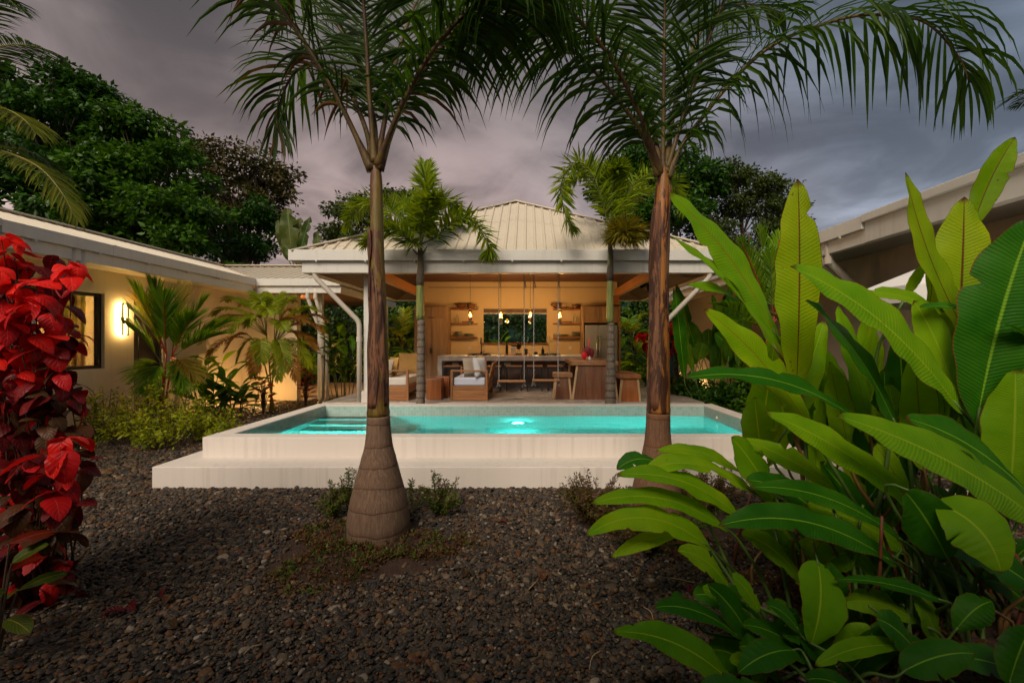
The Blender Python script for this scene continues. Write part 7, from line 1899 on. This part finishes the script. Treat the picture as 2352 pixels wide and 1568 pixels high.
for k, (px, Y, h_, rx, mt, lb) in enumerate(((1600, 10.6, 0.75, 0.7, 'leaf_dark', 'dark low bush in the shade beyond the orange brown trunk'), (1680, 9.6, 0.7, 0.6, 'leaf_dark', 'dark bush beside the far corner of the pool'),
                                        (1730, 8.3, 0.95, 0.45, 'leaf_mid', 'mottled leafy bush beside the pool by the right house'), (1800, 7.4, 0.9, 0.5, 'leaf_mid', 'leafy bush with red canes behind the tall paddle leaves'),
                                        (1900, 6.6, 0.9, 0.5, 'leaf_dark', 'dark bush between the right house and the tall paddle leaves'), (1545, 12.6, 0.6, 0.7, 'leaf_dark', 'dark ground bush under the small red shrub'),
                                        (1760, 9.0, 1.3, 0.5, 'leaf_dark', 'taller dark bush against the right house wall'), (1480, 16.4, 0.8, 0.8, 'leaf_dark', 'dark bush at the foot of the garden wall by the bench'),
                                        (700, 17.2, 0.8, 0.8, 'leaf_dark', 'dark bush at the foot of the garden wall by the porch'), (850, 17.3, 1.0, 0.9, 'leaf_dark', 'dark bush at the garden wall behind the white post'))):
    shrub('garden_shrub', lb, (gx(px, Y), Y, 0), rx, rx * 0.8, h_, 40, 12, 0.12, mt, 140 + k, spread=0.14, aspect=0.55)

# ------------------------------------------------------------------ flowering tufts, weeds and litter round the palms
M['cuphea_leaf'] = leafmat('cuphea_leaf', (0.040, 0.085, 0.010), (0.15, 0.18, 0.02), 0.35, 0.45)
M['cuphea_dry'] = leafmat('cuphea_dry', (0.055, 0.050, 0.012), (0.16, 0.11, 0.025), 0.3, 0.55)
M['pink'] = leafmat('pink_flower', (0.30, 0.02, 0.14), (0.55, 0.08, 0.32), 0.3, 0.5, (1.1, 0.9, 1.0))
def cuphea(label, px, Y, h_, rx, nst, seed, mat):
    r2 = np.random.default_rng(seed); x = gx(px, Y); b = vec((x, Y, 0)); t = thing('flowering_tuft', label, 'plant', (x, Y, 0)); sm = MB(); cs, ns, fc, fn = [], [], [], []
    for k in range(nst):
        a = r2.uniform(0, 6.28); q = math.sqrt(r2.random()); hh = h_ * r2.uniform(0.55, 1.1) * (1 - 0.3 * q)
        e = b + vec((rx * q * math.cos(a), rx * q * 0.8 * math.sin(a), hh)); path = smooth_path([b + (e - b) * vec((0.12, 0.12, 0)), b + (e - b) * vec((0.55, 0.55, 0.6)), e], 16)
        sm.tube(path, np.linspace(0.005, 0.0015, 16), 4, caps=False)
        for j in range(4, 16):
            cs.append(path[j]); ns.append(nrm(path[j] - path[j - 1]))
            if r2.random() < 0.16: fc.append(path[j] + r2.normal(0, 0.008, 3)); fn.append((0, -0.5, 0.8))
    sm.build('stems', M['twig'], t)
    v, f = leaf_cloud(np.array(cs), np.array(ns), 7, 0.016, 0.030, seed + 1, 1.0, -0.3, 0.4)
    np_build('foliage', v, f, M[mat], t)
    v, f = leaf_cloud(np.array(fc), np.array(fn), 4, 0.006, 0.014, seed + 2, 1.0, 0.0, 0.9)
    np_build('flowers', v, f, M['pink'], t)
cuphea('pink flowered tuft beside the swollen grey palm base, towards the red shrub', 765, 4.1, 0.34, 0.16, 16, 201, 'cuphea_leaf')
cuphea('bright green sprig rising behind the swollen grey palm base', 805, 4.25, 0.50, 0.12, 10, 202, 'cuphea_leaf')
cuphea('thin pink flowered tuft between the two bottle palms', 1005, 4.15, 0.42, 0.22, 22, 203, 'cuphea_leaf')
cuphea('thick reddish tuft with pink flowers before the orange brown palm', 1370, 3.95, 0.50, 0.34, 60, 204, 'cuphea_dry')
cuphea('pink flowered tuft behind the arching paddle leaves', 1620, 4.3, 0.45, 0.42, 55, 205, 'cuphea_dry')
cuphea('low pink flowered tuft under the arching paddle leaves', 1480, 3.5, 0.30, 0.34, 40, 206, 'cuphea_dry')
cuphea('tiny green sprig leaning out behind the grey palm base', 945, 4.3, 0.34, 0.14, 5, 207, 'cuphea_leaf')

def mound(name, cx_, cy_, rx, ry, h_, seed):
    r2 = np.random.default_rng(seed); V = [(cx_, cy_, h_)]; Fs = []; nr, na = 8, 40
    for i in range(1, nr + 1):
        for j in range(na):
            a = j * 2 * PI / na; q = i / nr * (1 + 0.12 * math.sin(3 * a + seed) + 0.07 * math.sin(7 * a))
            V.append((cx_ + rx * q * math.cos(a), cy_ + ry * q * math.sin(a), h_ * (1 - (i / nr) ** 2) + r2.normal(0, 0.006) - 0.004 * (i == nr)))
    for j in range(na): Fs.append((0, 1 + j, 1 + (j + 1) % na))
    for i in range(nr - 1):
        for j in range(na): Fs.append((1 + i * na + j, 1 + (i + 1) * na + j, 1 + (i + 1) * na + (j + 1) % na, 1 + i * na + (j + 1) % na))
    return tag(MB().add(V, Fs).build(name, M['soil'], smooth=True, loc=(0, 0, 0)), kind='structure')
mound('soil_bed', -1.25, 3.55, 0.78, 0.60, 0.045, 2)
mound('soil_bed', 1.2, 4.1, 0.85, 0.55, 0.05, 5)
mound('soil_bed', 2.3, 2.7, 1.1, 0.75, 0.04, 7)
M['weed'] = leafmat('weed', (0.030, 0.075, 0.008), (0.11, 0.17, 0.018), 0.3, 0.45)
M['weed_dry'] = leafmat('weed_dry', (0.055, 0.020, 0.008), (0.15, 0.08, 0.025), 0.2, 0.7)
def weeds(name, label, cx_, cy_, rx, ry, n, mat, size, per, seed):
    r2 = np.random.default_rng(seed); a = r2.uniform(0, 6.28, n); q = np.sqrt(r2.random(n)) * (0.75 + 0.35 * np.sin(3 * a + 1))
    c = np.stack([cx_ + rx * q * np.cos(a), cy_ + ry * q * np.sin(a), 0.03 * (1 - q) + 0.02 + r2.random(n) * 0.02], 1)
    v, f = leaf_cloud(c, np.tile([[0, 0, 1.0]], (n, 1)), per, size * 0.9, size, seed + 1, 0.7, 0.0, 0.42)
    o = bpy.data.objects.new(name, np_mesh(name, v, f, [M[mat]])); COL.objects.link(o)
    return tag(o, label, name.replace('_', ' '), kind='stuff')
weeds('weeds', 'small green weeds sprouting round the grey palm base', -1.25, 3.48, 0.80, 0.62, 190, 'weed', 0.040, 7, 301)
weeds('leaf_litter', 'brown leaf litter round the grey palm base', -1.25, 3.48, 0.86, 0.64, 1100, 'weed_dry', 0.035, 4, 302)
weeds('weeds', 'small weeds under the pink flowered tufts', 1.2, 4.0, 0.9, 0.6, 260, 'weed', 0.038, 7, 303)
weeds('leaf_litter', 'brown litter under the broad leaves', 2.1, 2.9, 1.3, 0.9, 600, 'weed_dry', 0.05, 3, 304)
# single fallen leaves
for k in range(16):
    r2 = random.Random(400 + k)
    x, y = ((r2.uniform(-2.6, -1.8), r2.uniform(2.4, 3.4)) if k < 7 else (r2.uniform(-1.0, 1.6), r2.uniform(2.3, 4.6)))
    L = r2.uniform(0.07, 0.12); az = r2.uniform(0, 6.28)
    v, f, uv = blade((0, 0, 0.03), (L * .5, 0, 0.055), (L, 0, 0.03), L * 0.5, (0, 0, 1), 0.35, -0.2, 0.006, 8, 2, k, 0.6, 0.45)
    o = MB().add(v, f, uv).build('fallen_leaf', RED[3] if k % 3 else RED[2], smooth=True, loc=(0, 0, 0))
    o.location = (x, y, 0.0); o.rotation_euler = (r2.uniform(-.2, .2), r2.uniform(-.2, .2), az)
    tag(o, 'dry brown leaf fallen on the pebbles near the red shrub' if k < 7 else 'dry brown leaf fallen on the pebbles between the bottle palms', 'leaf', 'leaves fallen by the red shrub' if k < 7 else 'leaves fallen between the palms')

# flowers for the vase on the dining table
c0 = vec((1.35, 10.0, FL + 0.97))
for k, (dx, dz, L, mt) in enumerate(((-0.10, 0.05, 0.22, 2), (-0.05, 0.10, 0.24, 2), (0.03, 0.06, 0.22, 2), (-0.13, -0.02, 0.18, 1))):
    a = c0 + vec((dx, -0.03 * k, dz + 0.06)); b = a + vec((0.02, -0.02, -L))
    v, f, uv = blade(a, (a + b) / 2 + vec((-0.02, -0.05, 0)), b, 0.13, (0, -1, 0.2), 0.2, 0.2, 0.006, 10, 2, 800 + k)
    MB().add(v, f, uv).build('petal_leaf', RED[mt], vt, smooth=True)
MB().tube([tuple(c0), tuple(c0 + vec((-0.01, 0, 0.2))), tuple(c0 + vec((0.0, 0, 0.40)))], [0.01, 0.016, 0.004], 7).build('flower_spike', RED[0], vt, smooth=True)
a = c0; b = c0 + vec((0.38, 0.0, 0.30))
rc, lf = frond([a, a + vec((0.1, 0, 0.2)), a + vec((0.24, 0, 0.29)), b], 20, 0.12, 0.022, 0.3, 0.3, 0.5, 0.1, 77, 3, 0, (0.005, 0.002), ns=16)
o = join(lf).build('frond', M['lip_leaf'], vt); rc.build('rachis', M['rachis_g'], o)

# areca spot lamp for the orange wall glow; the other three are added fill
for k, (x, y, e_, lb) in enumerate(((gx(590, 11.5), 11.5, 20, 'small black garden spot lamp among the crotons below the areca'), 
                                    (gx(1600, 13.8), 13.8, 14, 'small black garden spot lamp in the bed along the right house'), (gx(900, 15.7), 15.7, 14, 'small black garden spot lamp behind the reddish daybed'), (gx(1450, 15.4), 15.4, 14, 'small black garden spot lamp behind the bench'))):
    t = thing('garden_lamp', lb, 'lamp', (x, y, 0))
    MB().tube([(x, y, 0), (x, y, 0.16)], 0.010, 8).build('stake', M['black_metal'], t)
    MB().lathe((x, y, 0.16), [(0.02, 0), (0.045, 0.02), (0.05, 0.09), (0.045, 0.09), (0.04, 0.03)], 14, cap=False).build('housing', M['black_metal'], t, smooth=True)
    MB().lathe((x, y, 0.20), [(0.001, 0.0), (0.038, 0.001)], 14, cap=False).build('lens', emit('garden_lamp_glow', (1.0, 0.55, 0.2), 4.0) if k == 0 else bpy.data.materials['garden_lamp_glow'], t)
    d_ = bpy.data.lights.new('garden_lamp_light', 'POINT'); d_.energy = e_; d_.color = (1.0, 0.55, 0.18); d_.shadow_soft_size = 0.04
    o = bpy.data.objects.new('garden_lamp_light', d_); o.parent = t; o.location = (0, 0, 0.30); COL.objects.link(o)

# small palm rising behind the ridge of the return wing
bp = thing('areca_palm', 'green feathery palm rising behind the ridge of the return wing', 'palm', (gx(560, 15.8), 15.8, 0))
ringed_trunk([(gx(560, 15.8), 15.8, 0), (gx(560, 15.8), 15.8, 2.0), (gx(562, 15.8), 15.8, 3.6)], 0.09, 0.06).build('trunk', M['bark'], bp, smooth=True)
palm_crown(bp, (gx(562, 15.8), 15.8, 3.6), 11, 1.5, 34, 0.45, 0.035, 'lip_leaf', 'rachis_g', 91, (0.15, 1.1), nseg=3, curve=0.8)

for k in range(18):
    r2 = random.Random(600 + k)
    x, y = r2.uniform(-2.2, 1.3), r2.uniform(2.2, 4.5); az = r2.uniform(0, 6.28); L = r2.uniform(0.07, 0.2)
    p0 = vec((x, y, 0.025)); d_ = vec((math.cos(az), math.sin(az), 0)); s_ = vec((-math.sin(az), math.cos(az), 0))
    o = MB().tube(smooth_path([p0, p0 + d_ * L * 0.5 + s_ * r2.uniform(-.02, .02) + vec((0, 0, 0.012)), p0 + d_ * L], 7), np.linspace(0.0035, 0.0015, 7), 5).build('fallen_twig', M['sapwood'] if k % 3 == 0 else M['twig'], smooth=True, loc=(x, y, 0))
    tag(o, 'thin dry twig lying on the dark pebbles', 'twig', 'twigs fallen on the pebbles')
